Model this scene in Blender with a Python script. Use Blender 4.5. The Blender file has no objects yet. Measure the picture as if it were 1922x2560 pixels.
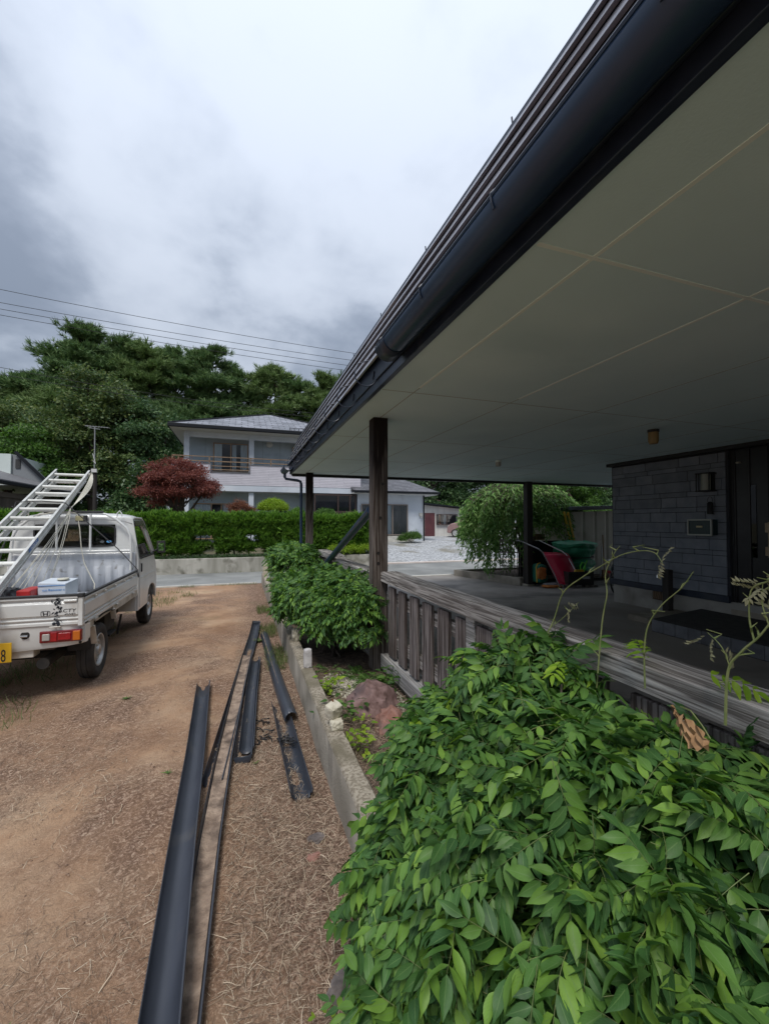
import bpy, bmesh, math, random
import numpy as np
from mathutils import Vector, Matrix, Euler
R = math.radians
scene = bpy.context.scene
random.seed(7); rng = np.random.default_rng(11)

# ------------------------------------------------------------------ camera
cam_data = bpy.data.cameras.new('camera'); cam = bpy.data.objects.new('camera', cam_data)
scene.collection.objects.link(cam); scene.camera = cam
cam.location = (0, 0, 1.58)
cam.rotation_euler = (R(90 + 1.37), 0, R(-18.88))
cam_data.sensor_fit = 'VERTICAL'; cam_data.sensor_height = 24.0
cam_data.lens = 24.0 * 1047.0 / 2560.0
cam_data.clip_start = 0.03; cam_data.clip_end = 1500
scene.render.resolution_x = 768; scene.render.resolution_y = 1024

# ------------------------------------------------------------------ colour management
scene.view_settings.view_transform = 'Standard'; scene.view_settings.look = 'None'
scene.view_settings.exposure = 0.70; scene.view_settings.gamma = 1.0
scene.view_settings.use_curve_mapping = False
scene.render.engine = 'CYCLES'
scene.cycles.max_bounces = 7; scene.cycles.diffuse_bounces = 4; scene.cycles.glossy_bounces = 3
scene.cycles.transmission_bounces = 4; scene.cycles.transparent_max_bounces = 8
scene.cycles.sample_clamp_indirect = 4.0

# ------------------------------------------------------------------ sky and sun
SUN_EL, SUN_AZ = R(58), R(205)
world = bpy.data.worlds.new('World'); scene.world = world; world.use_nodes = True
wt = world.node_tree; wt.nodes.clear(); wn = wt.nodes.new; wl = wt.links.new
def math_node(op, a=None, b=None, c=None, new=wn, link=wl, clamp=False):
    n = new('ShaderNodeMath'); n.operation = op; n.use_clamp = clamp
    for i, v in enumerate((a, b, c)):
        if v is None: continue
        if isinstance(v, (int, float)): n.inputs[i].default_value = v
        else: link(v, n.inputs[i])
    return n.outputs[0]
out = wn('ShaderNodeOutputWorld'); bg = wn('ShaderNodeBackground'); wl(bg.outputs[0], out.inputs[0])
bg.inputs[1].default_value = 0.1
sky = wn('ShaderNodeTexSky'); sky.sky_type = 'NISHITA'; sky.sun_disc = False
sky.sun_elevation = SUN_EL; sky.sun_rotation = SUN_AZ; sky.air_density = 1.2; sky.dust_density = 2.0
tc = wn('ShaderNodeTexCoord'); sep = wn('ShaderNodeSeparateXYZ'); wl(tc.outputs['Generated'], sep.inputs[0])
zc = math_node('MAXIMUM', sep.outputs[2], 0.0)
den = math_node('ADD', zc, 0.34)
px_ = math_node('DIVIDE', sep.outputs[0], den); py_ = math_node('DIVIDE', sep.outputs[1], den)
comb = wn('ShaderNodeCombineXYZ'); wl(px_, comb.inputs[0]); wl(py_, comb.inputs[1]); comb.inputs[2].default_value = 3.1
OX, OY = 0.28, -3.86
def wnoise(scale, det, rough, dist, off):
    mp = wn('ShaderNodeMapping'); mp.inputs[1].default_value = off; wl(comb.outputs[0], mp.inputs[0])
    n = wn('ShaderNodeTexNoise'); n.inputs['Scale'].default_value = scale; n.inputs['Detail'].default_value = det
    n.inputs['Roughness'].default_value = rough; n.inputs['Distortion'].default_value = dist
    wl(mp.outputs[0], n.inputs['Vector']); return n.outputs['Fac']
big = wnoise(1.0, 6, 0.50, 0.15, (OX, OY, 0)); small = wnoise(3.6, 7, 0.52, 0.15, (1.2, 6.4, 0))
mix = math_node('ADD', math_node('MULTIPLY', big, 0.64), math_node('MULTIPLY', small, 0.36))
cr = wn('ShaderNodeValToRGB'); cr.color_ramp.interpolation = 'B_SPLINE'
e = cr.color_ramp.elements
e[0].position = 0.42; e[0].color = (.165, .195, .25, 1)
e[1].position = 0.60; e[1].color = (.43, .47, .54, 1)
m_ = cr.color_ramp.elements.new(0.48); m_.color = (.235, .27, .335, 1)
m2 = cr.color_ramp.elements.new(0.53); m2.color = (.36, .40, .47, 1)
wl(mix, cr.inputs[0])
# an overcast sky is about three times brighter overhead than at the horizon
grad = math_node('MULTIPLY', math_node('ADD', math_node('MULTIPLY', zc, 1.15), 0.50), 10.0)
mul = wn('ShaderNodeVectorMath'); mul.operation = 'SCALE'; wl(cr.outputs[0], mul.inputs[0]); wl(grad, mul.inputs['Scale'])
mx = wn('ShaderNodeMix'); mx.data_type = 'RGBA'; mx.inputs[0].default_value = 0.9
wl(sky.outputs[0], mx.inputs[6]); wl(mul.outputs[0], mx.inputs[7]); wl(mx.outputs[2], bg.inputs[0])

sun_data = bpy.data.lights.new('sun', 'SUN'); sun = bpy.data.objects.new('sun', sun_data)
scene.collection.objects.link(sun)
sun_data.energy = 1.5; sun_data.angle = R(18); sun_data.color = (1.0, 0.96, 0.90)
d = Vector((math.sin(SUN_AZ) * math.cos(SUN_EL), math.cos(SUN_AZ) * math.cos(SUN_EL), math.sin(SUN_EL)))
sun.rotation_euler = d.to_track_quat('Z', 'Y').to_euler(); sun.location = (-6, -8, 20)

# ------------------------------------------------------------------ materials
MATS = {}
def mat(name, c1, c2=None, rough=0.6, metal=0.0, vs=4.0, vd=6.0, stretch=(1, 1, 1), ramp=(0.35, 0.65),
        bump=0.0, bs=30.0, bstretch=None, trans=0.0, island=None, spec=0.5, c3=None, s3=1.0, r3=(0.5, 0.7), rvar=0.0, coat=0.0):
    m = bpy.data.materials.new(name); m.use_nodes = True; MATS[name] = m
    t = m.node_tree; N = t.nodes.new; L = t.links.new
    b = t.nodes['Principled BSDF']
    b.inputs['Roughness'].default_value = rough; b.inputs['Metallic'].default_value = metal
    b.inputs['Specular IOR Level'].default_value = spec
    b.inputs['Coat Weight'].default_value = coat
    co = N('ShaderNodeTexCoord')
    def noise(s, det, st, dist=0.0):
        mp = N('ShaderNodeMapping'); mp.inputs[3].default_value = st; L(co.outputs['Object'], mp.inputs[0])
        n = N('ShaderNodeTexNoise'); n.inputs['Scale'].default_value = s; n.inputs['Detail'].default_value = det
        n.inputs['Distortion'].default_value = dist; L(mp.outputs[0], n.inputs['Vector']); return n.outputs['Fac']
    col = None
    if c2 is None: b.inputs['Base Color'].default_value = (*c1, 1)
    else:
        r = N('ShaderNodeValToRGB'); r.color_ramp.elements[0].position = ramp[0]; r.color_ramp.elements[1].position = ramp[1]
        r.color_ramp.elements[0].color = (*c1, 1); r.color_ramp.elements[1].color = (*c2, 1)
        L(noise(vs, vd, stretch), r.inputs[0]); col = r.outputs[0]
    if c3 is not None:
        r = N('ShaderNodeValToRGB'); r.color_ramp.elements[0].position = r3[0]; r.color_ramp.elements[1].position = r3[1]
        L(noise(s3, 5, (1, 1, 1), 0.4), r.inputs[0])
        x = N('ShaderNodeMix'); x.data_type = 'RGBA'; L(r.outputs[0], x.inputs[0]); x.inputs[7].default_value = (*c3, 1)
        if col: L(col, x.inputs[6])
        else: x.inputs[6].default_value = (*c1, 1)
        col = x.outputs[2]
    if island is not None:
        g = N('ShaderNodeNewGeometry'); r = N('ShaderNodeValToRGB')
        els = r.color_ramp.elements; els[0].color = (*island[0], 1); els[1].color = (*island[-1], 1)
        for k in range(1, len(island) - 1):
            q = els.new(k / (len(island) - 1)); q.color = (*island[k], 1)
        L(g.outputs['Random Per Island'], r.inputs[0])
        if col:
            x = N('ShaderNodeMix'); x.data_type = 'RGBA'; x.blend_type = 'MULTIPLY'; x.inputs[0].default_value = 1
            L(col, x.inputs[6]); L(r.outputs[0], x.inputs[7]); col = x.outputs[2]
        else: col = r.outputs[0]
    if col: L(col, b.inputs['Base Color'])
    if rvar:
        mr = N('ShaderNodeMapRange'); mr.inputs[3].default_value = rough - rvar; mr.inputs[4].default_value = rough + rvar
        L(noise(5, 5, (1, 1, 1)), mr.inputs[0]); L(mr.outputs[0], b.inputs['Roughness'])
    if bump:
        bn = N('ShaderNodeBump'); bn.inputs['Strength'].default_value = bump; bn.inputs['Distance'].default_value = 0.01
        L(noise(bs, 8, bstretch or stretch), bn.inputs['Height']); L(bn.outputs[0], b.inputs['Normal'])
    if trans:
        o = t.nodes['Material Output']; tr = N('ShaderNodeBsdfTranslucent'); mi = N('ShaderNodeMixShader')
        mi.inputs[0].default_value = trans
        if col:
            hs = N('ShaderNodeHueSaturation'); hs.inputs['Value'].default_value = 1.5; hs.inputs['Saturation'].default_value = 1.1
            L(col, hs.inputs['Color']); L(hs.outputs[0], tr.inputs[0])
        else: tr.inputs[0].default_value = (*c1, 1)
        L(b.outputs[0], mi.inputs[1]); L(tr.outputs[0], mi.inputs[2]); L(mi.outputs[0], o.inputs[0])
    return m

def brick_mat(name, c1, c2, mortar, axes, bw, bh, msize=0.01, offset=0.5, rough=0.7, bump=0.4, squash=1.0, sf=2, noise=0.25):
    """courses of blocks, shakes or boards; axes picks the two object axes the pattern lies in"""
    m = bpy.data.materials.new(name); m.use_nodes = True; MATS[name] = m
    t = m.node_tree; N = t.nodes.new; L = t.links.new; b = t.nodes['Principled BSDF']
    b.inputs['Roughness'].default_value = rough
    co = N('ShaderNodeTexCoord'); s = N('ShaderNodeSeparateXYZ'); L(co.outputs['Object'], s.inputs[0])
    c = N('ShaderNodeCombineXYZ'); L(s.outputs[axes[0]], c.inputs[0]); L(s.outputs[axes[1]], c.inputs[1])
    k = N('ShaderNodeTexBrick'); L(c.outputs[0], k.inputs['Vector']); k.inputs['Scale'].default_value = 1
    k.inputs['Color1'].default_value = (*c1, 1); k.inputs['Color2'].default_value = (*c2, 1); k.inputs['Mortar'].default_value = (*mortar, 1)
    k.inputs['Mortar Size'].default_value = msize; k.inputs['Brick Width'].default_value = bw; k.inputs['Row Height'].default_value = bh
    k.inputs['Mortar Smooth'].default_value = 0.3; k.offset = offset; k.squash = squash; k.squash_frequency = sf
    n = N('ShaderNodeTexNoise'); n.inputs['Scale'].default_value = 3; n.inputs['Detail'].default_value = 8; L(co.outputs['Object'], n.inputs['Vector'])
    mr = N('ShaderNodeMapRange'); mr.inputs[3].default_value = 1 - noise; mr.inputs[4].default_value = 1 + noise; mr.inputs[1].default_value = .3; mr.inputs[2].default_value = .7
    L(n.outputs['Fac'], mr.inputs[0])
    x = N('ShaderNodeVectorMath'); x.operation = 'SCALE'; L(k.outputs['Color'], x.inputs[0]); L(mr.outputs[0], x.inputs['Scale'])
    L(x.outputs[0], b.inputs['Base Color'])
    n2 = N('ShaderNodeTexNoise'); n2.inputs['Scale'].default_value = 25; n2.inputs['Detail'].default_value = 6; L(co.outputs['Object'], n2.inputs['Vector'])
    inv = N('ShaderNodeMath'); inv.operation = 'MULTIPLY_ADD'; L(k.outputs['Fac'], inv.inputs[0]); inv.inputs[1].default_value = -1.0
    L(n2.outputs['Fac'], inv.inputs[2])
    bn = N('ShaderNodeBump'); bn.inputs['Strength'].default_value = bump; bn.inputs['Distance'].default_value = 0.01
    L(inv.outputs[0], bn.inputs['Height']); L(bn.outputs[0], b.inputs['Normal'])
    return m

def glass_mat(name, tint=(0.8, 0.85, 0.85), trans=0.75, rough=0.03):
    m = bpy.data.materials.new(name); m.use_nodes = True; MATS[name] = m
    t = m.node_tree; N = t.nodes.new; L = t.links.new; t.nodes.remove(t.nodes['Principled BSDF'])
    g = N('ShaderNodeBsdfGlossy'); g.inputs['Roughness'].default_value = rough
    tr = N('ShaderNodeBsdfTransparent'); tr.inputs[0].default_value = (tint[0] * trans, tint[1] * trans, tint[2] * trans, 1)
    f = N('ShaderNodeFresnel'); f.inputs[0].default_value = 1.5
    a = N('ShaderNodeMixShader'); L(f.outputs[0], a.inputs[0]); L(tr.outputs[0], a.inputs[1]); L(g.outputs[0], a.inputs[2])
    L(a.outputs[0], t.nodes['Material Output'].inputs[0]); return m

def wood_mat(name, dark, light, axis, rough=0.85, fine=55, tone=None):
    """weathered timber, grain running along the given axis (0, 1, 2)"""
    m = bpy.data.materials.new(name); m.use_nodes = True; MATS[name] = m
    t = m.node_tree; N = t.nodes.new; L = t.links.new; b = t.nodes['Principled BSDF']
    b.inputs['Roughness'].default_value = rough; b.inputs['Specular IOR Level'].default_value = 0.2
    co = N('ShaderNodeTexCoord')
    st = [1.0, 1.0, 1.0]; st[axis] = 0.035
    mp = N('ShaderNodeMapping'); mp.inputs[3].default_value = st; L(co.outputs['Object'], mp.inputs[0])
    n = N('ShaderNodeTexNoise'); n.inputs['Scale'].default_value = fine; n.inputs['Detail'].default_value = 9
    n.inputs['Roughness'].default_value = 0.6; n.inputs['Distortion'].default_value = 0.6; L(mp.outputs[0], n.inputs['Vector'])
    r = N('ShaderNodeValToRGB'); e = r.color_ramp.elements
    e[0].position = 0.42; e[0].color = (*dark, 1); e[1].position = 0.6; e[1].color = (*light, 1)
    L(n.outputs['Fac'], r.inputs[0])
    st2 = [1.0, 1.0, 1.0]; st2[axis] = 0.25
    mp2 = N('ShaderNodeMapping'); mp2.inputs[3].default_value = st2; L(co.outputs['Object'], mp2.inputs[0])
    n2 = N('ShaderNodeTexNoise'); n2.inputs['Scale'].default_value = 6; n2.inputs['Detail'].default_value = 6; L(mp2.outputs[0], n2.inputs['Vector'])
    r2 = N('ShaderNodeValToRGB'); r2.color_ramp.elements[0].position = 0.4; r2.color_ramp.elements[1].position = 0.62
    L(n2.outputs['Fac'], r2.inputs[0])
    x = N('ShaderNodeMix'); x.data_type = 'RGBA'; L(r2.outputs[0], x.inputs[0]); L(r.outputs[0], x.inputs[6])
    tn = tone or tuple(v * 0.5 for v in dark); x.inputs[7].default_value = (*tn, 1)
    y = N('ShaderNodeMix'); y.data_type = 'RGBA'; y.inputs[0].default_value = 0.55; L(x.outputs[2], y.inputs[6]); L(r.outputs[0], y.inputs[7])
    g = N('ShaderNodeNewGeometry'); mr = N('ShaderNodeMapRange'); mr.inputs[3].default_value = 0.8; mr.inputs[4].default_value = 1.2
    L(g.outputs['Random Per Island'], mr.inputs[0]); sc = N('ShaderNodeVectorMath'); sc.operation = 'SCALE'
    L(y.outputs[2], sc.inputs[0]); L(mr.outputs[0], sc.inputs['Scale']); L(sc.outputs[0], b.inputs['Base Color'])
    bn = N('ShaderNodeBump'); bn.inputs['Strength'].default_value = 0.9; bn.inputs['Distance'].default_value = 0.006
    L(n.outputs['Fac'], bn.inputs['Height']); L(bn.outputs[0], b.inputs['Normal'])
    return m

# ------------------------------------------------------------------ object helpers
col = scene.collection
def tag(o, label=None, cat=None, group=None, kind=None):
    if label: o['label'] = label
    if cat: o['category'] = cat
    if group: o['group'] = group
    if kind: o['kind'] = kind
    return o
def empty(name, loc, label, cat, group=None):
    o = bpy.data.objects.new(name, None); col.objects.link(o); o.location = loc; o.empty_display_size = 0.2
    return tag(o, label, cat, group)
def world_loc(o):
    m = Matrix.Translation(o.location)
    return (world_loc(o.parent) @ o.matrix_parent_inverse @ m) if o.parent else m
def attach(o, parent):
    if parent is not None:
        o.parent = parent; o.matrix_parent_inverse = world_loc(parent).inverted()
    return o
def finish(name, me, m, parent=None, smooth=False, bevel=0.0, solid=0.0, seg=2):
    for x in (m if isinstance(m, (list, tuple)) else [m]): me.materials.append(x)
    o = bpy.data.objects.new(name, me); col.objects.link(o); attach(o, parent)
    if smooth:
        me.polygons.foreach_set('use_smooth', [True] * len(me.polygons))
        try: me.set_sharp_from_angle(angle=R(38))
        except Exception: pass
    if solid:
        s = o.modifiers.new('solid', 'SOLIDIFY'); s.thickness = solid; s.offset = 0
    if bevel:
        b = o.modifiers.new('bevel', 'BEVEL'); b.width = bevel; b.segments = seg; b.limit_method = 'ANGLE'; b.angle_limit = R(40)
    return o

def frame(dirv, up=(0, 0, 1)):
    x = Vector(dirv).normalized(); u = Vector(up)
    if abs(x.dot(u)) > 0.98: u = Vector((1, 0, 0))
    y = u.cross(x).normalized(); z = x.cross(y)
    return x, y, z

class MB:
    def __init__(s): s.v = []; s.f = []; s.mi = []; s.cur = 0
    def add(s, vs, fs):
        n = len(s.v); s.v += [tuple(v) for v in vs]; s.f += [tuple(i + n for i in f) for f in fs]; s.mi += [s.cur] * len(fs)
        return s
    def box(s, x0, x1, y0, y1, z0, z1):
        return s.add([(x0, y0, z0), (x1, y0, z0), (x1, y1, z0), (x0, y1, z0), (x0, y0, z1), (x1, y0, z1), (x1, y1, z1), (x0, y1, z1)],
                     [(0, 3, 2, 1), (4, 5, 6, 7), (0, 1, 5, 4), (1, 2, 6, 5), (2, 3, 7, 6), (3, 0, 4, 7)])
    def obox(s, c, ax, h):
        c = Vector(c); X, Y, Z = [Vector(a) * k for a, k in zip(ax, h)]
        P = [c + X * a + Y * b + Z * d for d in (-1, 1) for (a, b) in ((-1, -1), (1, -1), (1, 1), (-1, 1))]
        return s.add(P, [(0, 3, 2, 1), (4, 5, 6, 7), (0, 1, 5, 4), (1, 2, 6, 5), (2, 3, 7, 6), (3, 0, 4, 7)])
    def beam(s, a, b, w, h, up=(0, 0, 1)):
        a = Vector(a); b = Vector(b); x, y, z = frame(b - a, up)
        return s.obox((a + b) / 2, (x, y, z), ((b - a).length / 2, w / 2, h / 2))
    def tube(s, pts, r, seg=8, caps=True):
        pts = [Vector(p) for p in pts]; rs = r if isinstance(r, (list, tuple)) else [r] * len(pts)
        V = []; F = []; prev = None
        for i, p in enumerate(pts):
            t = (pts[min(i + 1, len(pts) - 1)] - pts[max(i - 1, 0)])
            t = t.normalized() if t.length > 1e-9 else Vector((0, 0, 1))
            if prev is None: x, y, z = frame(t)
            else:
                y = (prev - t * prev.dot(t)); y = y.normalized() if y.length > 1e-6 else frame(t)[1]; z = t.cross(y)
            prev = y
            for k in range(seg):
                a = 2 * math.pi * k / seg; V.append(p + (y * math.cos(a) + z * math.sin(a)) * rs[i])
        for i in range(len(pts) - 1):
            for k in range(seg):
                a = i * seg + k; b = i * seg + (k + 1) % seg; F.append((a, b, b + seg, a + seg))
        if caps:
            F.append(tuple(range(seg - 1, -1, -1))); F.append(tuple((len(pts) - 1) * seg + k for k in range(seg)))
        return s.add(V, F)
    def lathe(s, c, axis, prof, seg=32):
        """prof: (distance along axis, radius)"""
        c = Vector(c); x, y, z = frame(axis); V = []; F = []
        for (d_, r_) in prof:
            for k in range(seg):
                a = 2 * math.pi * k / seg; V.append(c + x * d_ + (y * math.cos(a) + z * math.sin(a)) * r_)
        for i in range(len(prof) - 1):
            for k in range(seg):
                a = i * seg + k; b = i * seg + (k + 1) % seg; F.append((a, b, b + seg, a + seg))
        return s.add(V, F)
    def extrude(s, poly, fn, a, b):
        """polygon of (u, v); fn(u, v, t) gives the point; t from a to b"""
        n = len(poly); V = [fn(u, v, a) for u, v in poly] + [fn(u, v, b) for u, v in poly]
        F = [tuple(range(n - 1, -1, -1)), tuple(range(n, 2 * n))] + [(i, (i + 1) % n, (i + 1) % n + n, i + n) for i in range(n)]
        return s.add(V, F)
    def build(s, name, m, parent=None, **k):
        me = bpy.data.meshes.new(name); me.from_pydata(s.v, [], s.f); me.update()
        if isinstance(m, (list, tuple)): me.polygons.foreach_set('material_index', s.mi)
        bm = bmesh.new(); bm.from_mesh(me); bmesh.ops.recalc_face_normals(bm, faces=bm.faces); bm.to_mesh(me); bm.free()
        return finish(name, me, m, parent, **k)

def np_mesh(name, V, F, m, parent=None, smooth=False, uv=None, bevel=0.0):
    V = np.asarray(V, np.float32); F = np.asarray(F, np.int32); k = F.shape[1]
    me = bpy.data.meshes.new(name); me.vertices.add(len(V)); me.vertices.foreach_set('co', V.ravel())
    me.loops.add(F.size); me.loops.foreach_set('vertex_index', F.ravel())
    me.polygons.add(len(F)); me.polygons.foreach_set('loop_start', np.arange(0, F.size, k, dtype=np.int32))
    if uv is not None:
        l = me.uv_layers.new(name='UVMap'); l.data.foreach_set('uv', np.asarray(uv, np.float32)[F.ravel()].ravel())
    me.update(calc_edges=True)
    if smooth: me.polygons.foreach_set('use_smooth', np.ones(len(F), bool))
    me.materials.append(m); o = bpy.data.objects.new(name, me); col.objects.link(o); attach(o, parent)
    return o

def frames_np(d, n):
    """rotation matrices whose columns are leaf axis d, side, up (n made square to d)"""
    d = d / np.linalg.norm(d, axis=1, keepdims=True)
    n = n - d * np.sum(n * d, axis=1, keepdims=True); n /= (np.linalg.norm(n, axis=1, keepdims=True) + 1e-9)
    s = np.cross(n, d); return np.stack([d, s, n], axis=2)
def scatter(templates, pos, Rm, scale, pick=None):
    """copies of small leaf shapes merged into one mesh; returns V, F, UV"""
    Vs, Fs, Us = [], [], []; off = 0; K = len(pos)
    pick = rng.integers(0, len(templates), K) if pick is None else pick
    for ti, t in enumerate(templates):
        tv, tf, tu = t; idx = np.nonzero(pick == ti)[0]
        if len(idx) == 0: continue
        v = np.einsum('kij,nj->kni', Rm[idx] * scale[idx][:, None, None], tv) + pos[idx][:, None, :]
        f = tf[None] + (np.arange(len(idx)) * len(tv))[:, None, None] + off
        Vs.append(v.reshape(-1, 3)); Fs.append(f.reshape(-1, tf.shape[1])); Us.append(np.tile(tu, (len(idx), 1))); off += len(idx) * len(tv)
    return np.concatenate(Vs), np.concatenate(Fs), np.concatenate(Us)

def text(name, s, size, origin, right, up, m, parent, extrude=0.0015, align='CENTER', shear=0.0, sx=1.0):
    cu = bpy.data.curves.new(name, 'FONT'); cu.body = s; cu.size = size; cu.extrude = extrude; cu.align_x = align; cu.align_y = 'CENTER'; cu.shear = shear
    t = bpy.data.objects.new(name + '_tmp', cu); col.objects.link(t)
    bpy.context.view_layer.update(); dg = bpy.context.evaluated_depsgraph_get()
    me = bpy.data.meshes.new_from_object(t.evaluated_get(dg)); bpy.data.objects.remove(t); bpy.data.curves.remove(cu)
    r = Vector(right).normalized(); u = Vector(up).normalized(); n = r.cross(u)
    M = Matrix((r * sx, u, n)).transposed().to_4x4(); M.translation = Vector(origin); me.transform(M)
    return finish(name, me, m, parent)

def vnoise(x, y, s, seed=0):
    """smooth value noise on arrays"""
    x = np.asarray(x) * s + seed * 17.3; y = np.asarray(y) * s + seed * 5.7
    xi = np.floor(x).astype(int); yi = np.floor(y).astype(int); xf = x - xi; yf = y - yi
    def h(a, b):
        v = np.sin(a * 127.1 + b * 311.7 + seed * 74.7) * 43758.5453; return v - np.floor(v)
    u = xf * xf * (3 - 2 * xf); w = yf * yf * (3 - 2 * yf)
    return (h(xi, yi) * (1 - u) + h(xi + 1, yi) * u) * (1 - w) + (h(xi, yi + 1) * (1 - u) + h(xi + 1, yi + 1) * u) * w

def sheet(name, x0, x1, y0, y1, fn, m, nx, ny, kind='structure', xs=None, ys=None):
    xs = np.linspace(x0, x1, nx) if xs is None else xs; ys = np.linspace(y0, y1, ny) if ys is None else ys
    nx, ny = len(xs), len(ys); X, Y = np.meshgrid(xs, ys); Z = fn(X, Y) * np.ones_like(X)
    V = np.stack([X, Y, Z], -1).reshape(-1, 3); i = np.arange((ny - 1) * nx).reshape(ny - 1, nx)[:, :-1].ravel()
    F = np.stack([i, i + 1, i + nx + 1, i + nx], 1)
    o = np_mesh(name, V, F, m, None, smooth=True); o['kind'] = kind; return o

# ------------------------------------------------------------------ setting: ground, road, lots
def soil_mat():
    m = bpy.data.materials.new('soil'); m.use_nodes = True; t = m.node_tree; N = t.nodes.new; L = t.links.new
    b = t.nodes['Principled BSDF']; b.inputs['Roughness'].default_value = 0.95; b.inputs['Specular IOR Level'].default_value = 0.15
    co = N('ShaderNodeTexCoord')
    def no(s, det, r=0.6, dist=0.0, st=(1, 1, 1)):
        mp = N('ShaderNodeMapping'); mp.inputs[3].default_value = st; L(co.outputs['Object'], mp.inputs[0])
        n = N('ShaderNodeTexNoise'); n.inputs['Scale'].default_value = s; n.inputs['Detail'].default_value = det
        n.inputs['Roughness'].default_value = r; n.inputs['Distortion'].default_value = dist; L(mp.outputs[0], n.inputs['Vector']); return n.outputs['Fac']
    def rmp(f, p, c):
        r = N('ShaderNodeValToRGB'); e = r.color_ramp.elements
        e[0].position = p[0]; e[0].color = (*c[0], 1); e[1].position = p[-1]; e[1].color = (*c[-1], 1)
        for k in range(1, len(p) - 1): q = e.new(p[k]); q.color = (*c[k], 1)
        L(f, r.inputs[0]); return r.outputs[0]
    base = rmp(no(1.3, 9, 0.62), (0.32, 0.5, 0.68), ((0.265, 0.155, 0.094), (0.395, 0.252, 0.158), (0.49, 0.35, 0.235)))
    litter = rmp(no(38, 6, 0.7, 1.5), (0.44, 0.53, 0.62), ((0.10, 0.060, 0.043), (0.235, 0.150, 0.108), (0.48, 0.36, 0.27)))
    mask = rmp(no(0.75, 7, 0.65, 0.6), (0.40, 0.60), ((0, 0, 0), (0.85, 0.85, 0.85)))
    # the strip along the low wall is matted with old roots: darker, redder soil
    sx_ = N('ShaderNodeSeparateXYZ'); L(co.outputs['Object'], sx_.inputs[0]); mr = N('ShaderNodeMapRange'); mr.interpolation_type = 'SMOOTHSTEP'
    mr.inputs[1].default_value = -0.35; mr.inputs[2].default_value = 0.35; mr.inputs[4].default_value = 0.95; wob = N('ShaderNodeMath'); wob.operation = 'MULTIPLY_ADD'
    L(no(1.6, 6), wob.inputs[0]); wob.inputs[1].default_value = 0.9; L(sx_.outputs[0], wob.inputs[2]); sh = N('ShaderNodeMath'); sh.operation = 'SUBTRACT'; L(wob.outputs[0], sh.inputs[0]); sh.inputs[1].default_value = 0.45; L(sh.outputs[0], mr.inputs[0])
    mm = N('ShaderNodeMath'); mm.operation = 'MAXIMUM'; L(mask, mm.inputs[0]); L(mr.outputs[0], mm.inputs[1])
    x = N('ShaderNodeMix'); x.data_type = 'RGBA'; L(mm.outputs[0], x.inputs[0]); L(base, x.inputs[6]); L(litter, x.inputs[7])
    moss = rmp(no(0.9, 6, 0.6), (0.60, 0.75), ((0, 0, 0), (0.5, 0.5, 0.5)))
    y = N('ShaderNodeMix'); y.data_type = 'RGBA'; L(moss, y.inputs[0]); L(x.outputs[2], y.inputs[6]); y.inputs[7].default_value = (0.17, 0.15, 0.085, 1)
    L(y.outputs[2], b.inputs['Base Color'])
    h = N('ShaderNodeMath'); h.operation = 'ADD'; L(no(14, 9, 0.7), h.inputs[0]); L(no(80, 5, 0.7), h.inputs[1])
    bn = N('ShaderNodeBump'); bn.inputs['Strength'].default_value = 0.75; bn.inputs['Distance'].default_value = 0.018
    L(h.outputs[0], bn.inputs['Height']); L(bn.outputs[0], b.inputs['Normal']); return m
soil = soil_mat()
asphalt = mat('asphalt', (0.20, 0.205, 0.20), (0.28, 0.285, 0.275), rough=0.9, vs=1.2, bump=0.5, bs=180, c3=(0.16, 0.165, 0.16), s3=0.5)
asphalt_dark = mat('carport_asphalt', (0.23, 0.205, 0.185), (0.31, 0.285, 0.26), rough=0.75, vs=0.9, bump=0.5, bs=160, c3=(0.11, 0.10, 0.097), s3=0.8, rvar=0.15)
grass_soil = mat('garden_soil', (0.06, 0.07, 0.03), (0.16, 0.13, 0.08), rough=0.95, vs=1.5, bump=0.8, bs=20)
concrete = mat('old_concrete', (0.21, 0.185, 0.15), (0.35, 0.315, 0.265), rough=0.9, vs=3.5, bump=0.55, bs=90, c3=(0.15, 0.135, 0.105), s3=1.6, r3=(0.5, 0.68))
concrete_top = mat('worn_concrete', (0.24, 0.205, 0.155), (0.42, 0.37, 0.295), rough=0.95, vs=55, ramp=(0.42, 0.56), bump=1.0, bs=150, c3=(0.19, 0.165, 0.115), s3=3.0, r3=(0.52, 0.68))
concrete_pale = mat('pale_concrete', (0.45, 0.44, 0.40), (0.58, 0.56, 0.52), rough=0.9, vs=5, bump=0.3, bs=90)

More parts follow.
